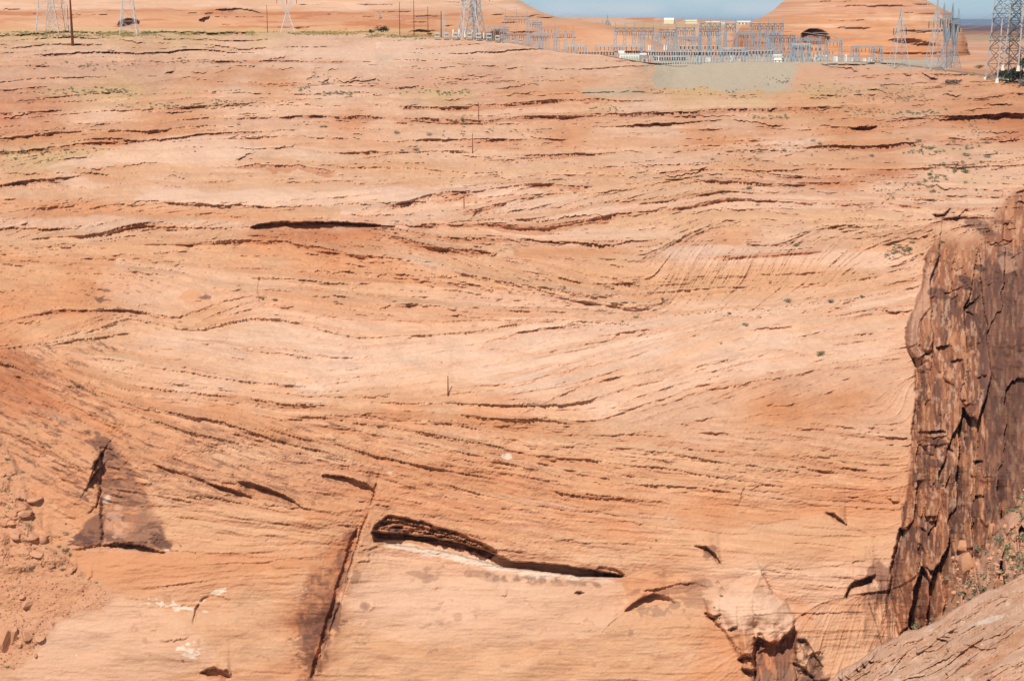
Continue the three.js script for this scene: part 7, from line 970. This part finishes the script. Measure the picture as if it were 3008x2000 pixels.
{ const Z = 622, p = atZ(2285, 180, Z), t = thing('tiered_kiosk', [p[0], PADY, -Z], 'white kiosk transformer with three stacked tiers at the front of the substation', 'transformer'); part('base', box(4.2, 0.5, 2.6, 0, 0.25, 0), M.white, t); part('lower_tank', box(3.3, 1.0, 2.1, 0, 1.0, 0), M.offWhite, t); part('lower_shelf', box(4.0, 0.22, 2.5, 0, 1.6, 0), M.white, t); part('upper_tank', box(3.0, 0.9, 2.0, -0.1, 2.15, 0), M.offWhite, t); part('upper_shelf', box(3.6, 0.22, 2.3, -0.1, 2.7, 0), M.white, t); part('top', box(3.4, 0.5, 2.0, -0.2, 3.4, 0), M.white, t); for (const x of [-1.2, -0.2, 0.9]) part('bushing', cyl(0.16, 0.12, 0.5, x, 2.75, 0.4, 7), M.darkSteel, t); for (const x of [-1, 0.6]) part('port', box(0.4, 0.45, 0.1, x, 1.05, 1.07), M.darkSteel, t); part('side_fan', box(0.9, 1.1, 1.0, 2.0, 1.5, 0.2), M.green, t); }
// vehicles and machines
{ const Z = padZ(177.5), p = atZ(2396, 177.5, Z), t = thing('pickup_truck', [p[0], PADY, -Z], 'pale grey pickup truck parked behind the substation fence', 'pickup truck'); part('body', join(box(4.6, 0.6, 1.7, 0, 0.75, 0), box(1.5, 0.35, 1.66, -1.5, 1.15, 0)), M.pale, t); part('cab', (() => { const s = new THREE.Shape([new THREE.Vector2(-0.9, 0), new THREE.Vector2(1.0, 0), new THREE.Vector2(0.55, 0.75), new THREE.Vector2(-0.7, 0.78)]); const g = new THREE.ExtrudeGeometry(s, { depth: 1.5, bevelEnabled: false }); g.translate(0.2, 1.05, -0.75); return g; })(), M.white, t); part('window', box(1.1, 0.4, 1.56, 0.22, 1.45, 0), M.glass, t); for (const [x, z] of [[-1.4, 0.8], [1.45, 0.8], [-1.4, -0.8], [1.45, -0.8]]) { const g = new THREE.CylinderGeometry(0.4, 0.4, 0.26, 16).toNonIndexed(); g.rotateX(Math.PI / 2); g.translate(x, 0.4, z); const w = part('wheel', g, M.black, t); const r = new THREE.CylinderGeometry(0.2, 0.2, 0.28, 12).toNonIndexed(); r.rotateX(Math.PI / 2); r.translate(x, 0.4, z); part('rim', r, M.pale, w); } for (const z of [0.6, -0.6]) part('headlight', box(0.06, 0.2, 0.3, 2.32, 0.85, z), M.white, t); }
{ const Z = padZ(172), p = atZ(2412, 172, Z), t = thing('boom_trailer', [p[0], PADY, -Z], 'long white boom lying raised above the pickup truck', 'boom'); part('boom', bars([[-3, 1.7, 0, 3.2, 1.75, 0, 0.45]]), M.white, t); part('support', join(box(0.3, 1.6, 0.3, -2, 0.8, 0), box(0.3, 1.6, 0.3, 1.8, 0.8, 0)), M.grey, t); }
{ const Z = padZ(178.5), p = atZ(2576, 178.5, Z), t = thing('yellow_loader', [p[0], PADY, -Z], 'small yellow loader at the right end of the substation', 'loader'); part('body', box(1.6, 0.7, 1.2, 0, 0.8, 0), M.yellow, t); part('cab', box(0.8, 0.7, 1.0, -0.2, 1.5, 0), M.yellow, t); part('window', box(0.5, 0.4, 1.06, -0.2, 1.55, 0), M.glass, t); part('bucket', box(0.4, 0.5, 1.3, 1.1, 0.4, 0), M.rust, t); for (const [x, z] of [[-0.5, 0.55], [0.5, 0.55], [-0.5, -0.55], [0.5, -0.55]]) { const g = new THREE.CylinderGeometry(0.38, 0.38, 0.24, 14).toNonIndexed(); g.rotateX(Math.PI / 2); g.translate(x, 0.38, z); part('wheel', g, M.black, t); } }
{ const Z = padZ(180), p = atZ(1908, 180, Z), t = thing('orange_barrel', [p[0], PADY, -Z], 'orange barrel at the front left corner of the substation', 'barrel'); part('drum', cyl(0.5, 0.42, 1.1, 0, 0.1, 0, 14), M.orange, t); part('base_ring', cyl(0.6, 0.6, 0.12, 0, 0, 0, 14), M.black, t); part('lid', cyl(0.45, 0.3, 0.16, 0, 1.2, 0, 14), M.orange, t); }
// fence along the front, and the one at the right
function fence(list, h, step, label) {
  const p0 = list[0], t = thing('wire_fence', p0, label, 'fence'), posts = [];
  for (let k = 0; k < list.length - 1; k++) { const a = list[k], b = list[k + 1], n = Math.max(1, Math.round(Math.hypot(b[0] - a[0], b[2] - a[2]) / step)); for (let i = 0; i < n + (k === list.length - 2 ? 1 : 0); i++) posts.push([mix(a[0], b[0], i / n) - p0[0], mix(a[1], b[1], i / n) - p0[1], mix(a[2], b[2], i / n) - p0[2]]); }
  for (const q of posts) part('post', cyl(0.06, 0.06, h + 0.3, q[0], q[1] - 0.3, q[2], 6), M.pale, t);
  const w = []; for (let k = 0; k < posts.length - 1; k++) for (const y of [0.1, 0.35, 0.6, 0.85, 1]) w.push([posts[k][0], posts[k][1] + y * h, posts[k][2], posts[k + 1][0], posts[k + 1][1] + y * h, posts[k + 1][2], 0.035]);
  part('wire', bars(w), M.pale, t, 'stuff'); return t;
}
fence([[1902, 181.5], [2100, 181.3], [2340, 180.5], [2480, 180], [2600, 180.5]].map(([a, b]) => { const p = atZ(a, b, padZ(b)); return [p[0], PADY, p[2]]; }), 2.2, 2.6, 'pale wire fence on the gravel edge along the front of the substation');
fence([[2700, 196], [2790, 204], [2850, 212], [2925, 222]].map(([a, b]) => { const p = ground(a, b); return [p[0], p[1] + 1.0, p[2]]; }), 1.6, 3, 'faint wire fence on the sand left of the massive right tower');

// ------------------------------------------------------------------ sheds on the red ridge
function shed(px, row, w, h, d, wall, roof, label, o = {}) {
  const Z = ridgeZ(row), p = atZ(px, row, Z), t = thing('shed', p, label, 'shed'); part('wall', box(w, h, d, 0, h / 2 - 0.4, 0), wall, t);
  if (o.arch) { const g = new THREE.CylinderGeometry(d / 2, d / 2, w + 0.3, 18, 1, false, 0, Math.PI).toNonIndexed(); g.rotateZ(Math.PI / 2); g.rotateX(0); const q = g; q.scale(1, 0.45, 1); q.translate(0, h - 0.4, 0); part('roof', q, roof, t); part('end_wall', box(0.2, h + 0.6, d * 0.7, w / 2 + 0.12, h / 2 - 0.2, 0), M.white, t); }
  else { const s = new THREE.Shape([new THREE.Vector2(-d / 2 - 0.4, 0), new THREE.Vector2(d / 2 + 0.4, 0), new THREE.Vector2(0, h * 0.35)]); const g = new THREE.ExtrudeGeometry(s, { depth: w + 0.6, bevelEnabled: false }); g.rotateY(Math.PI / 2); g.translate(-w / 2 - 0.3, h - 0.4, 0); part('roof', g, roof, t); }
  for (let k = 0; k < (o.n ?? 3); k++) part(o.green ? 'window' : 'door', box(w / (o.n ?? 3) * 0.45, h * 0.5, 0.1, -w / 2 + (k + 0.5) * w / (o.n ?? 3), h * 0.25 + 0.3, d / 2 + 0.06), o.green ? M.green : M.cream, t); t.rotation.y = o.turn ?? 0; return t;
}
shed(1967, 70, 11, 5, 9, M.cream, M.white, 'tan shed with curved white roof and white gable end on the ridge', { arch: true, turn: -0.25 }); shed(2030, 70, 13, 3.6, 8, M.cream, M.cream, 'cream long shed right of the white-gabled one', {}); shed(2095, 69, 17, 2.2, 8, M.cream, M.white, 'very long low white-roofed building behind the tall gantry', { n: 6 }); shed(2122, 71, 6, 1.6, 5, M.white, M.white, 'small white hut at the right end of the long low building', { n: 1 }); shed(2186, 72, 15, 3.2, 9, M.cream, M.white, 'white-roofed building with green windows by the left foot of the butte', { green: true, n: 4 }); shed(2196, 77, 7, 1.4, 5, M.white, M.white, 'low white hut below the green-windowed building', { n: 1 });

// ------------------------------------------------------------------ shrubs
function leafy(seed0, n, rx, ry, rz, size, cols, stems = 6) {
  let s = seed0; const r = () => { s = (s * 16807) % 2147483647; return s / 2147483647; };
  const P = [], C2 = [], clumps = []; for (let k = 0; k < 9; k++) { const a = r() * 6.283, q = Math.sqrt(r()); clumps.push([Math.cos(a) * q * rx * 0.75, ry * (0.35 + 0.55 * r()), Math.sin(a) * q * rz * 0.75, 0.35 + 0.35 * r()]); }
  for (let k = 0; k < n; k++) {
    const c = clumps[Math.floor(r() * clumps.length)], a = r() * 6.283, b = Math.acos(2 * r() - 1), q = Math.pow(r(), 0.5) * c[3], x = c[0] + Math.sin(b) * Math.cos(a) * q * rx, y = Math.max(0.02, c[1] + Math.cos(b) * q * ry), z = c[2] + Math.sin(b) * Math.sin(a) * q * rz;
    const d = new THREE.Vector3(r() - 0.5, r() * 0.9, r() - 0.5).normalize(), u = new THREE.Vector3(r() - 0.5, r() - 0.5, r() - 0.5).cross(d).normalize(), L2 = size * (0.6 + 0.8 * r()), w = L2 * 0.32, col = cols[Math.floor(r() * cols.length)], v = 0.75 + 0.5 * r();
    const p = [[x, y, z], [x + d.x * L2 * 0.5 + u.x * w, y + d.y * L2 * 0.5 + u.y * w, z + d.z * L2 * 0.5 + u.z * w], [x + d.x * L2, y + d.y * L2, z + d.z * L2], [x + d.x * L2 * 0.5 - u.x * w, y + d.y * L2 * 0.5 - u.y * w, z + d.z * L2 * 0.5 - u.z * w]];
    for (const i of [0, 1, 2, 0, 2, 3]) { P.push(...p[i]); C2.push(col[0] * v, col[1] * v, col[2] * v); }
  }
  const g = new THREE.BufferGeometry(); g.setAttribute('position', new THREE.Float32BufferAttribute(P, 3)); g.setAttribute('color', new THREE.Float32BufferAttribute(C2, 3)); g.computeVertexNormals();
  const st = []; for (let k = 0; k < stems; k++) { const c = clumps[k % clumps.length]; st.push([0, -0.1, 0, c[0] * 0.8, c[1] * 0.9, c[2] * 0.8, 0.05 + 0.02 * rx]); }
  return [g, bars(st)];
}
const leafMat = new THREE.MeshStandardMaterial({ vertexColors: true, roughness: 0.9, side: THREE.DoubleSide });
const SAGE = [[0.30, 0.265, 0.18], [0.34, 0.295, 0.205], [0.25, 0.225, 0.155]], GREEN = [[0.22, 0.215, 0.11], [0.26, 0.24, 0.13], [0.18, 0.175, 0.09]], DARK = [[0.035, 0.058, 0.026], [0.05, 0.075, 0.03], [0.03, 0.045, 0.022]], STRAW = [[0.46, 0.38, 0.17], [0.38, 0.34, 0.16], [0.50, 0.41, 0.21]], GREYG = [[0.29, 0.26, 0.20], [0.33, 0.295, 0.23], [0.25, 0.225, 0.17]];
const protos = {};
function shrub(kind, p, s, label, group, flat = 1) {
  const K0 = { sage: [11, 260, SAGE], green: [23, 280, GREEN], dark: [37, 420, DARK], straw: [51, 200, STRAW], grey: [67, 240, GREYG] }[kind];
  if (!protos[kind]) { const [lg, sg] = leafy(K0[0], K0[1], 1, 0.75, 1, 0.22, K0[2]); const t = thing('desert_shrub', p, label, 'shrub', group); part('foliage', lg, leafMat, t); part('stem', sg, M.bark, t); t.scale.set(s, s * flat, s); t.rotation.y = rnd() * 6; protos[kind] = t; return t; }
  const c = copyOf(protos[kind], p, label, group, rnd() * 6, 1); c.scale.set(s, s * flat, s); if (!group) delete c.userData.group; return c;
}
const bush = (kind, px, py, w, label, group, flat) => { const p = ground(px, py); return shrub(kind, [p[0], p[1] - 0.05, p[2]], w * mpp(p) / 2, label, group, flat); };
bush('dark', 1124, 94, 44, 'dark green bush at the foot of the slim lattice mast', null, 0.7); bush('dark', 1090, 97, 20, 'small dark bush left of the lattice mast bush'); bush('dark', 970, 88, 10, 'tiny dark bush under the red hill left of the mast'); bush('dark', 2972, 238, 84, 'big dark green bush behind the legs of the massive right tower', null, 0.85); bush('dark', 3020, 240, 60, 'dark bush at the right edge beside the tower bush'); bush('green', 2876, 221, 30, 'small yellow-green bush left of the massive tower', null, 0.6); bush('straw', 2856, 222, 24, 'straw-coloured low bush beside the small green one'); bush('dark', 1262, 103, 16, 'dark round bush beneath the rusty poles', null, 0.8);
bush('green', 2698, 1856, 46, 'tall green bush at the foot of the canyon wall by the rim', null, 1.3); bush('sage', 2745, 1822, 26, 'sage bush on the scree just above the rim rock'); bush('green', 2876, 1618, 34, 'green bush below the rock pinnacle on the right scree'); bush('sage', 2900, 1624, 26, 'sage bush right of the pinnacle bush'); bush('sage', 2935, 1588, 40, 'wide sage bush beside the rock pinnacle'); bush('green', 2968, 1612, 22, 'round green bush on the right scree'); bush('green', 2942, 1600, 26, 'green bush under the end of the dark wall'); bush('sage', 2785, 1702, 24, 'sage bush left of the split boulder'); bush('green', 2912, 1702, 14, 'small green bush right of the split boulder');
const CR = 'shrubs scattered over the bare rock', CL = { sage: 'sage-green shrub on the open rock slope', green: 'bright green shrub on the open rock slope', grey: 'grey shrub on the open rock slope' };
for (const [k, px, py, w] of [['sage', 20, 449, 15], ['grey', 42, 467, 13], ['sage', 275, 438, 14], ['sage', 945, 374, 14], ['green', 956, 374, 12], ['grey', 700, 367, 10], ['green', 770, 880, 14], ['green', 806, 884, 16], ['grey', 985, 889, 14], ['sage', 1165, 392, 20], ['sage', 1262, 397, 18], ['green', 1358, 354, 18], ['sage', 1222, 442, 20], ['green', 1256, 455, 9], ['sage', 1180, 443, 12], ['sage', 1649, 560, 12], ['grey', 1690, 568, 12], ['grey', 1500, 860, 14], ['green', 1657, 848, 10], ['grey', 1742, 880, 8], ['sage', 1868, 934, 18], ['green', 1946, 879, 12], ['grey', 1830, 945, 10], ['sage', 1158, 888, 14], ['sage', 2840, 458, 24], ['green', 2838, 507, 22], ['green', 2806, 505, 18], ['sage', 2902, 463, 20], ['green', 2732, 515, 18], ['sage', 2776, 520, 16], ['sage', 2838, 537, 14], ['green', 2672, 736, 24], ['sage', 2680, 714, 18], ['sage', 2655, 748, 14], ['sage', 2608, 752, 18], ['green', 2340, 724, 20], ['grey', 2312, 718, 10], ['grey', 2474, 745, 9], ['sage', 2315, 886, 24], ['green', 2532, 873, 14], ['grey', 2440, 887, 22], ['green', 2144, 922, 12], ['sage', 2190, 956, 20], ['green', 2412, 1044, 26], ['green', 2200, 556, 18], ['sage', 2126, 572, 12], ['grey', 2226, 603, 10], ['green', 2745, 592, 14], ['green', 2770, 714, 16], ['sage', 2758, 740, 18], ['green', 2740, 930, 10], ['sage', 2700, 540, 14], ['grey', 2560, 460, 18], ['sage', 2700, 415, 18], ['sage', 2390, 415, 16], ['green', 2410, 425, 14], ['grey', 2095, 470, 14], ['sage', 1300, 620, 8], ['grey', 2120, 1010, 9], ['sage', 2900, 420, 16], ['green', 2870, 560, 12], ['sage', 1655, 1588, 8], ['green', 1928, 1588, 9], ['green', 1912, 1610, 9], ['sage', 2220, 1805, 12], ['green', 2218, 1842, 16], ['sage', 2100, 1785, 10], ['green', 2120, 1752, 12]]) bush(k, px, py, w * 1.15, CL[k], CR, 0.85);
const CT = 'shrubs on the left scree';
for (const [k, px, py, w] of [['green', 20, 1352, 16], ['sage', 65, 1388, 14], ['grey', 25, 1408, 14], ['green', 4, 1444, 12], ['grey', 28, 1494, 14], ['sage', 80, 1544, 16], ['grey', 55, 1545, 10], ['sage', 190, 1618, 26], ['green', 205, 1632, 18], ['sage', 172, 1606, 16], ['green', 182, 1676, 16], ['sage', 280, 1712, 14], ['grey', 86, 1668, 14], ['green', 192, 1540, 9], ['grey', 70, 1825, 8], ['grey', 20, 1962, 16], ['grey', 535, 1940, 10]]) bush(k, px, py, w * 1.15, 'small shrub among stones of the left scree', CT, 0.85);
// plants too many to count: one instanced mass for each kind of ground
function scrub(name, label, spots, kind, lo, hi) {
  const [g] = leafy(91, 46, 1, 0.7, 1, 0.55, kind, 3), m = new THREE.InstancedMesh(g, leafMat, spots.length), o = new THREE.Object3D(), c = new THREE.Color();
  spots.forEach(([px, py], i) => { const p = ground(px, py), s = rr(lo, hi); o.position.set(p[0], p[1] - 0.03, p[2]); o.scale.set(s, s * rr(0.6, 1), s); o.rotation.y = rnd() * 6; o.updateMatrix(); m.setMatrixAt(i, o.matrix); const v = rr(0.75, 1.3); m.setColorAt(i, c.setRGB(v, v, v * rr(0.85, 1))); });
  m.name = numbered(name); scene.add(m); return tag(m, label, 'scrub', null, 'stuff');
}
const spread = (list, n) => { const a = []; let guard = 0; while (a.length < n && guard++ < n * 30) { const e = list[Math.floor(rnd() * list.length)], x = e[0] + (rnd() + rnd() - 1) * e[2], y = e[1] + (rnd() + rnd() - 1) * e[3]; if (fbm(x * 0.03, y * 0.12, 3) > -0.12 && y > 84) a.push([x, y]); } return a; };
scrub('dry_grass', 'dry yellow-green grass covering the flat strip below the left hill', spread([[150, 97, 330, 11], [450, 97, 300, 10], [720, 97, 250, 9], [950, 97, 160, 8], [300, 103, 300, 8], [1180, 106, 120, 6]], 2600), STRAW, 0.25, 0.6);
scrub('sage_scrub', 'grey-green sagebrush dotted over the flats of the upper slope', spread([[260, 268, 170, 14], [330, 270, 110, 10], [1310, 272, 170, 12], [1000, 276, 80, 8], [480, 310, 170, 9], [120, 448, 150, 9], [560, 185, 240, 10], [250, 195, 200, 16], [2300, 345, 160, 8], [2700, 332, 110, 12], [2650, 290, 150, 18], [2800, 430, 150, 26], [2820, 490, 110, 22], [2720, 440, 80, 18], [2740, 540, 50, 40]], 620), SAGE, 0.22, 0.62);
scrub('grey_scrub', 'low grey bushes growing along joints and sandy pockets of the rock', spread([[1780, 318, 60, 26], [2040, 268, 200, 16], [2300, 240, 60, 22], [2420, 262, 120, 26], [2600, 262, 160, 20], [640, 300, 120, 8], [880, 262, 60, 10], [950, 240, 60, 30], [2540, 330, 100, 14], [1500, 390, 300, 20], [2300, 440, 200, 30], [2620, 560, 100, 30], [2640, 740, 40, 30], [450, 180, 400, 24], [2860, 380, 90, 60]], 620), GREYG, 0.2, 0.5);
scrub('wall_foot_scrub', 'blue-green shrubs thickly scattered over the scree under the dark wall', spread([[2960, 1580, 60, 90], [2985, 1660, 70, 80], [2900, 1700, 80, 60], [2850, 1740, 50, 30], [3000, 1500, 30, 60]], 90), [[0.19, 0.23, 0.14], [0.16, 0.21, 0.11], [0.24, 0.26, 0.18]], 0.25, 0.65);
scrub('scree_scrub', 'tufts between the stones of the left scree', spread([[60, 1420, 90, 110], [60, 1560, 90, 110], [150, 1650, 110, 90], [40, 1760, 70, 80]], 60), SAGE, 0.10, 0.28);

// ------------------------------------------------------------------ boulders and loose stones
function stone(sd, sx, sy, sz, det = 3) {
  const g0 = new THREE.IcosahedronGeometry(1, det), p = g0.attributes.position, v = new THREE.Vector3(), C2 = [];
  const planes = []; for (let k = 0; k < 7; k++) { const a = noise(sd * 3.1 + k, 0.5) * 9, b = noise(sd + k * 2.7, 4.5) * 2; planes.push([Math.cos(a) * Math.cos(b), Math.sin(b), Math.sin(a) * Math.cos(b), 0.62 + 0.25 * noise(k * 1.7, sd)]); }
  for (let i = 0; i < p.count; i++) { v.fromBufferAttribute(p, i); const n = v.clone(); for (const q of planes) { const d = v.x * q[0] + v.y * q[1] + v.z * q[2]; if (d > q[3]) v.addScaledVector(new THREE.Vector3(q[0], q[1], q[2]), q[3] - d); } const w = 1 + 0.09 * fbm(n.x * 2.2 + sd, n.y * 2.2 + n.z * 1.7, 4); p.setXYZ(i, v.x * w * sx, v.y * w * sy, v.z * w * sz); const t = 0.5 + 0.5 * fbm(n.x * 2 + sd, n.y * 3 + n.z, 3); C2.push(mix(COL.K[0], COL.O[0], t), mix(COL.K[1], COL.O[1], t), mix(COL.K[2], COL.O[2], t)); }
  const g = g0.toNonIndexed ? g0 : g0; g.setAttribute('color', new THREE.Float32BufferAttribute(C2, 3)); g.computeVertexNormals(); return g;
}
function boulder(px, py, w, h, label, sd, o = {}) { const p = ground(px, py), k = mpp(p) / 2; const m = new THREE.Mesh(stone(sd, w * k, h * k, w * k * (o.deep ?? 0.9)), rockMat); m.name = numbered('boulder'); m.position.set(p[0], p[1] + h * k * (o.sink ?? 0.35), p[2]); m.rotation.set(0, 0, o.tilt ?? 0); scene.add(m); return tag(m, label, 'boulder', o.group); }
boulder(14, 1896, 58, 92, 'large rounded tan boulder cut by the left edge', 3, { sink: 0.5 }); boulder(38, 1880, 30, 70, 'upright slab boulder leaning on the large rounded one', 9, { sink: 0.5, tilt: -0.1 }); boulder(76, 1878, 36, 40, 'angular pale boulder right of the slab, with a dark gap beside it', 5, { tilt: 0.3 }); boulder(52, 1896, 26, 24, 'small block at the foot of the slab boulder', 14); boulder(118, 1880, 40, 26, 'flat broken boulder right of the angular pale one', 21, { tilt: -0.2 }); boulder(104, 1930, 18, 20, 'small stone below the flat broken boulder', 27); boulder(80, 1780, 46, 24, 'low flat boulder in the middle of the left scree', 31); boulder(62, 1756, 26, 18, 'pale block above the low flat scree boulder', 35); boulder(110, 1630, 52, 20, 'slabby boulder stacked under the bushes of the left scree', 41, { tilt: -0.25 }); boulder(125, 1590, 28, 34, 'blocky boulder at the rim of the left scree above the slabs', 45); boulder(50, 1580, 44, 24, 'broad boulder left of the blocky scree rim', 49); boulder(100, 1470, 54, 20, 'long slab high on the left scree', 53, { tilt: 0.1 }); boulder(75, 1512, 50, 20, 'overhanging slab on the left scree', 57); boulder(150, 1665, 26, 20, 'stone below the bush clump on the left scree', 61);
boulder(2930, 1716, 38, 38, 'red-brown boulder just above the rim rock', 7); boulder(2805, 1748, 34, 28, 'round boulder with dark underside left on the right scree', 12); boulder(2850, 1668, 60, 110, 'tall split boulder with bright top on the right scree', 17, { sink: 0.2, deep: 0.7, tilt: 0.12 }); boulder(2914, 1578, 26, 62, 'upright rock pinnacle against the foot of the dark wall', 23, { sink: 0.5 }); boulder(2906, 1610, 22, 30, 'dark broken block under the rock pinnacle', 29); boulder(2832, 1610, 60, 50, 'heap of pale blocks under the canyon wall', 33); boulder(2955, 1550, 22, 18, 'orange block near the top of the right scree', 37); boulder(2985, 1632, 26, 16, 'flat stone at the right edge of the scree', 43); boulder(1297, 1066, 7, 7, 'small dark stone on the pale slope above the lowest post', 47); boulder(572, 445, 9, 7, 'small red block lying on the pale dome of the upper left', 51);
function rubble(name, label, spots, lo, hi) { const g = stone(77, 1, 0.7, 0.9, 1), m = new THREE.InstancedMesh(g, rockMat, spots.length), o = new THREE.Object3D(), c = new THREE.Color(); spots.forEach(([px, py], i) => { const p = ground(px, py), s = mix(lo, hi, Math.pow(rnd(), 3)); o.position.set(p[0], p[1] + s * 0.2, p[2]); o.scale.set(s * rr(0.8, 1.4), s * rr(0.6, 1), s); o.rotation.set(rr(-0.4, 0.4), rnd() * 6, rr(-0.4, 0.4)); o.updateMatrix(); m.setMatrixAt(i, o.matrix); const v = rr(0.62, 1.3); m.setColorAt(i, c.setRGB(v, v * rr(0.92, 1.06), v * rr(0.88, 1.1))); }); m.name = numbered(name); scene.add(m); return tag(m, label, 'rubble', null, 'stuff'); }
const within = (poly, n) => { const a = []; const xs = poly.map((p) => p[0]), ys = poly.map((p) => p[1]); while (a.length < n) { const x = rr(Math.max(-140, Math.min(...xs)), Math.max(...xs)), y = rr(Math.min(...ys), Math.max(...ys)); if (inside(poly, x, y)) a.push([x, y]); } return a; };
rubble('loose_stones', 'loose stones strewn over the left scree', within(leftTalus, 3600), 0.04, 0.30); rubble('scree_stones', 'broken stones strewn over the scree under the dark wall', within(rightTalus, 900), 0.08, 0.7);

// things of one kind that stand apart only by their place are named by it, from the left
{
  const one = ['first', 'second', 'third', 'fourth', 'fifth', 'sixth', 'seventh', 'eighth', 'ninth', 'tenth', 'eleventh', 'twelfth', 'thirteenth', 'fourteenth', 'fifteenth', 'sixteenth', 'seventeenth', 'eighteenth', 'nineteenth'], tens = ['', '', 'twent', 'thirt', 'fort', 'fift', 'sixt', 'sevent', 'eight'], word = (n) => n < 20 ? one[n - 1] : n % 10 ? tens[Math.floor(n / 10)] + 'y-' + one[n % 10 - 1] : tens[n / 10] + 'ieth';
  const by = new Map(); for (const o of scene.children) if (o.userData.group && ['shrub', 'switch'].includes(o.userData.category)) { const k = o.userData.label; if (!by.has(k)) by.set(k, []); by.get(k).push(o); }
  for (const [k, list] of by) if (list.length > 1) { list.sort((a, b) => toPix(a.position.x, a.position.y, a.position.z)[0] - toPix(b.position.x, b.position.y, b.position.z)[0]); list.forEach((o, i) => { o.userData.label = word(i + 1) + ' ' + k + ', counted from the left'; }); }
}
scene.traverse((o) => { if (o.isMesh) { o.castShadow = true; o.receiveShadow = true; } });
renderer.render(scene, camera);
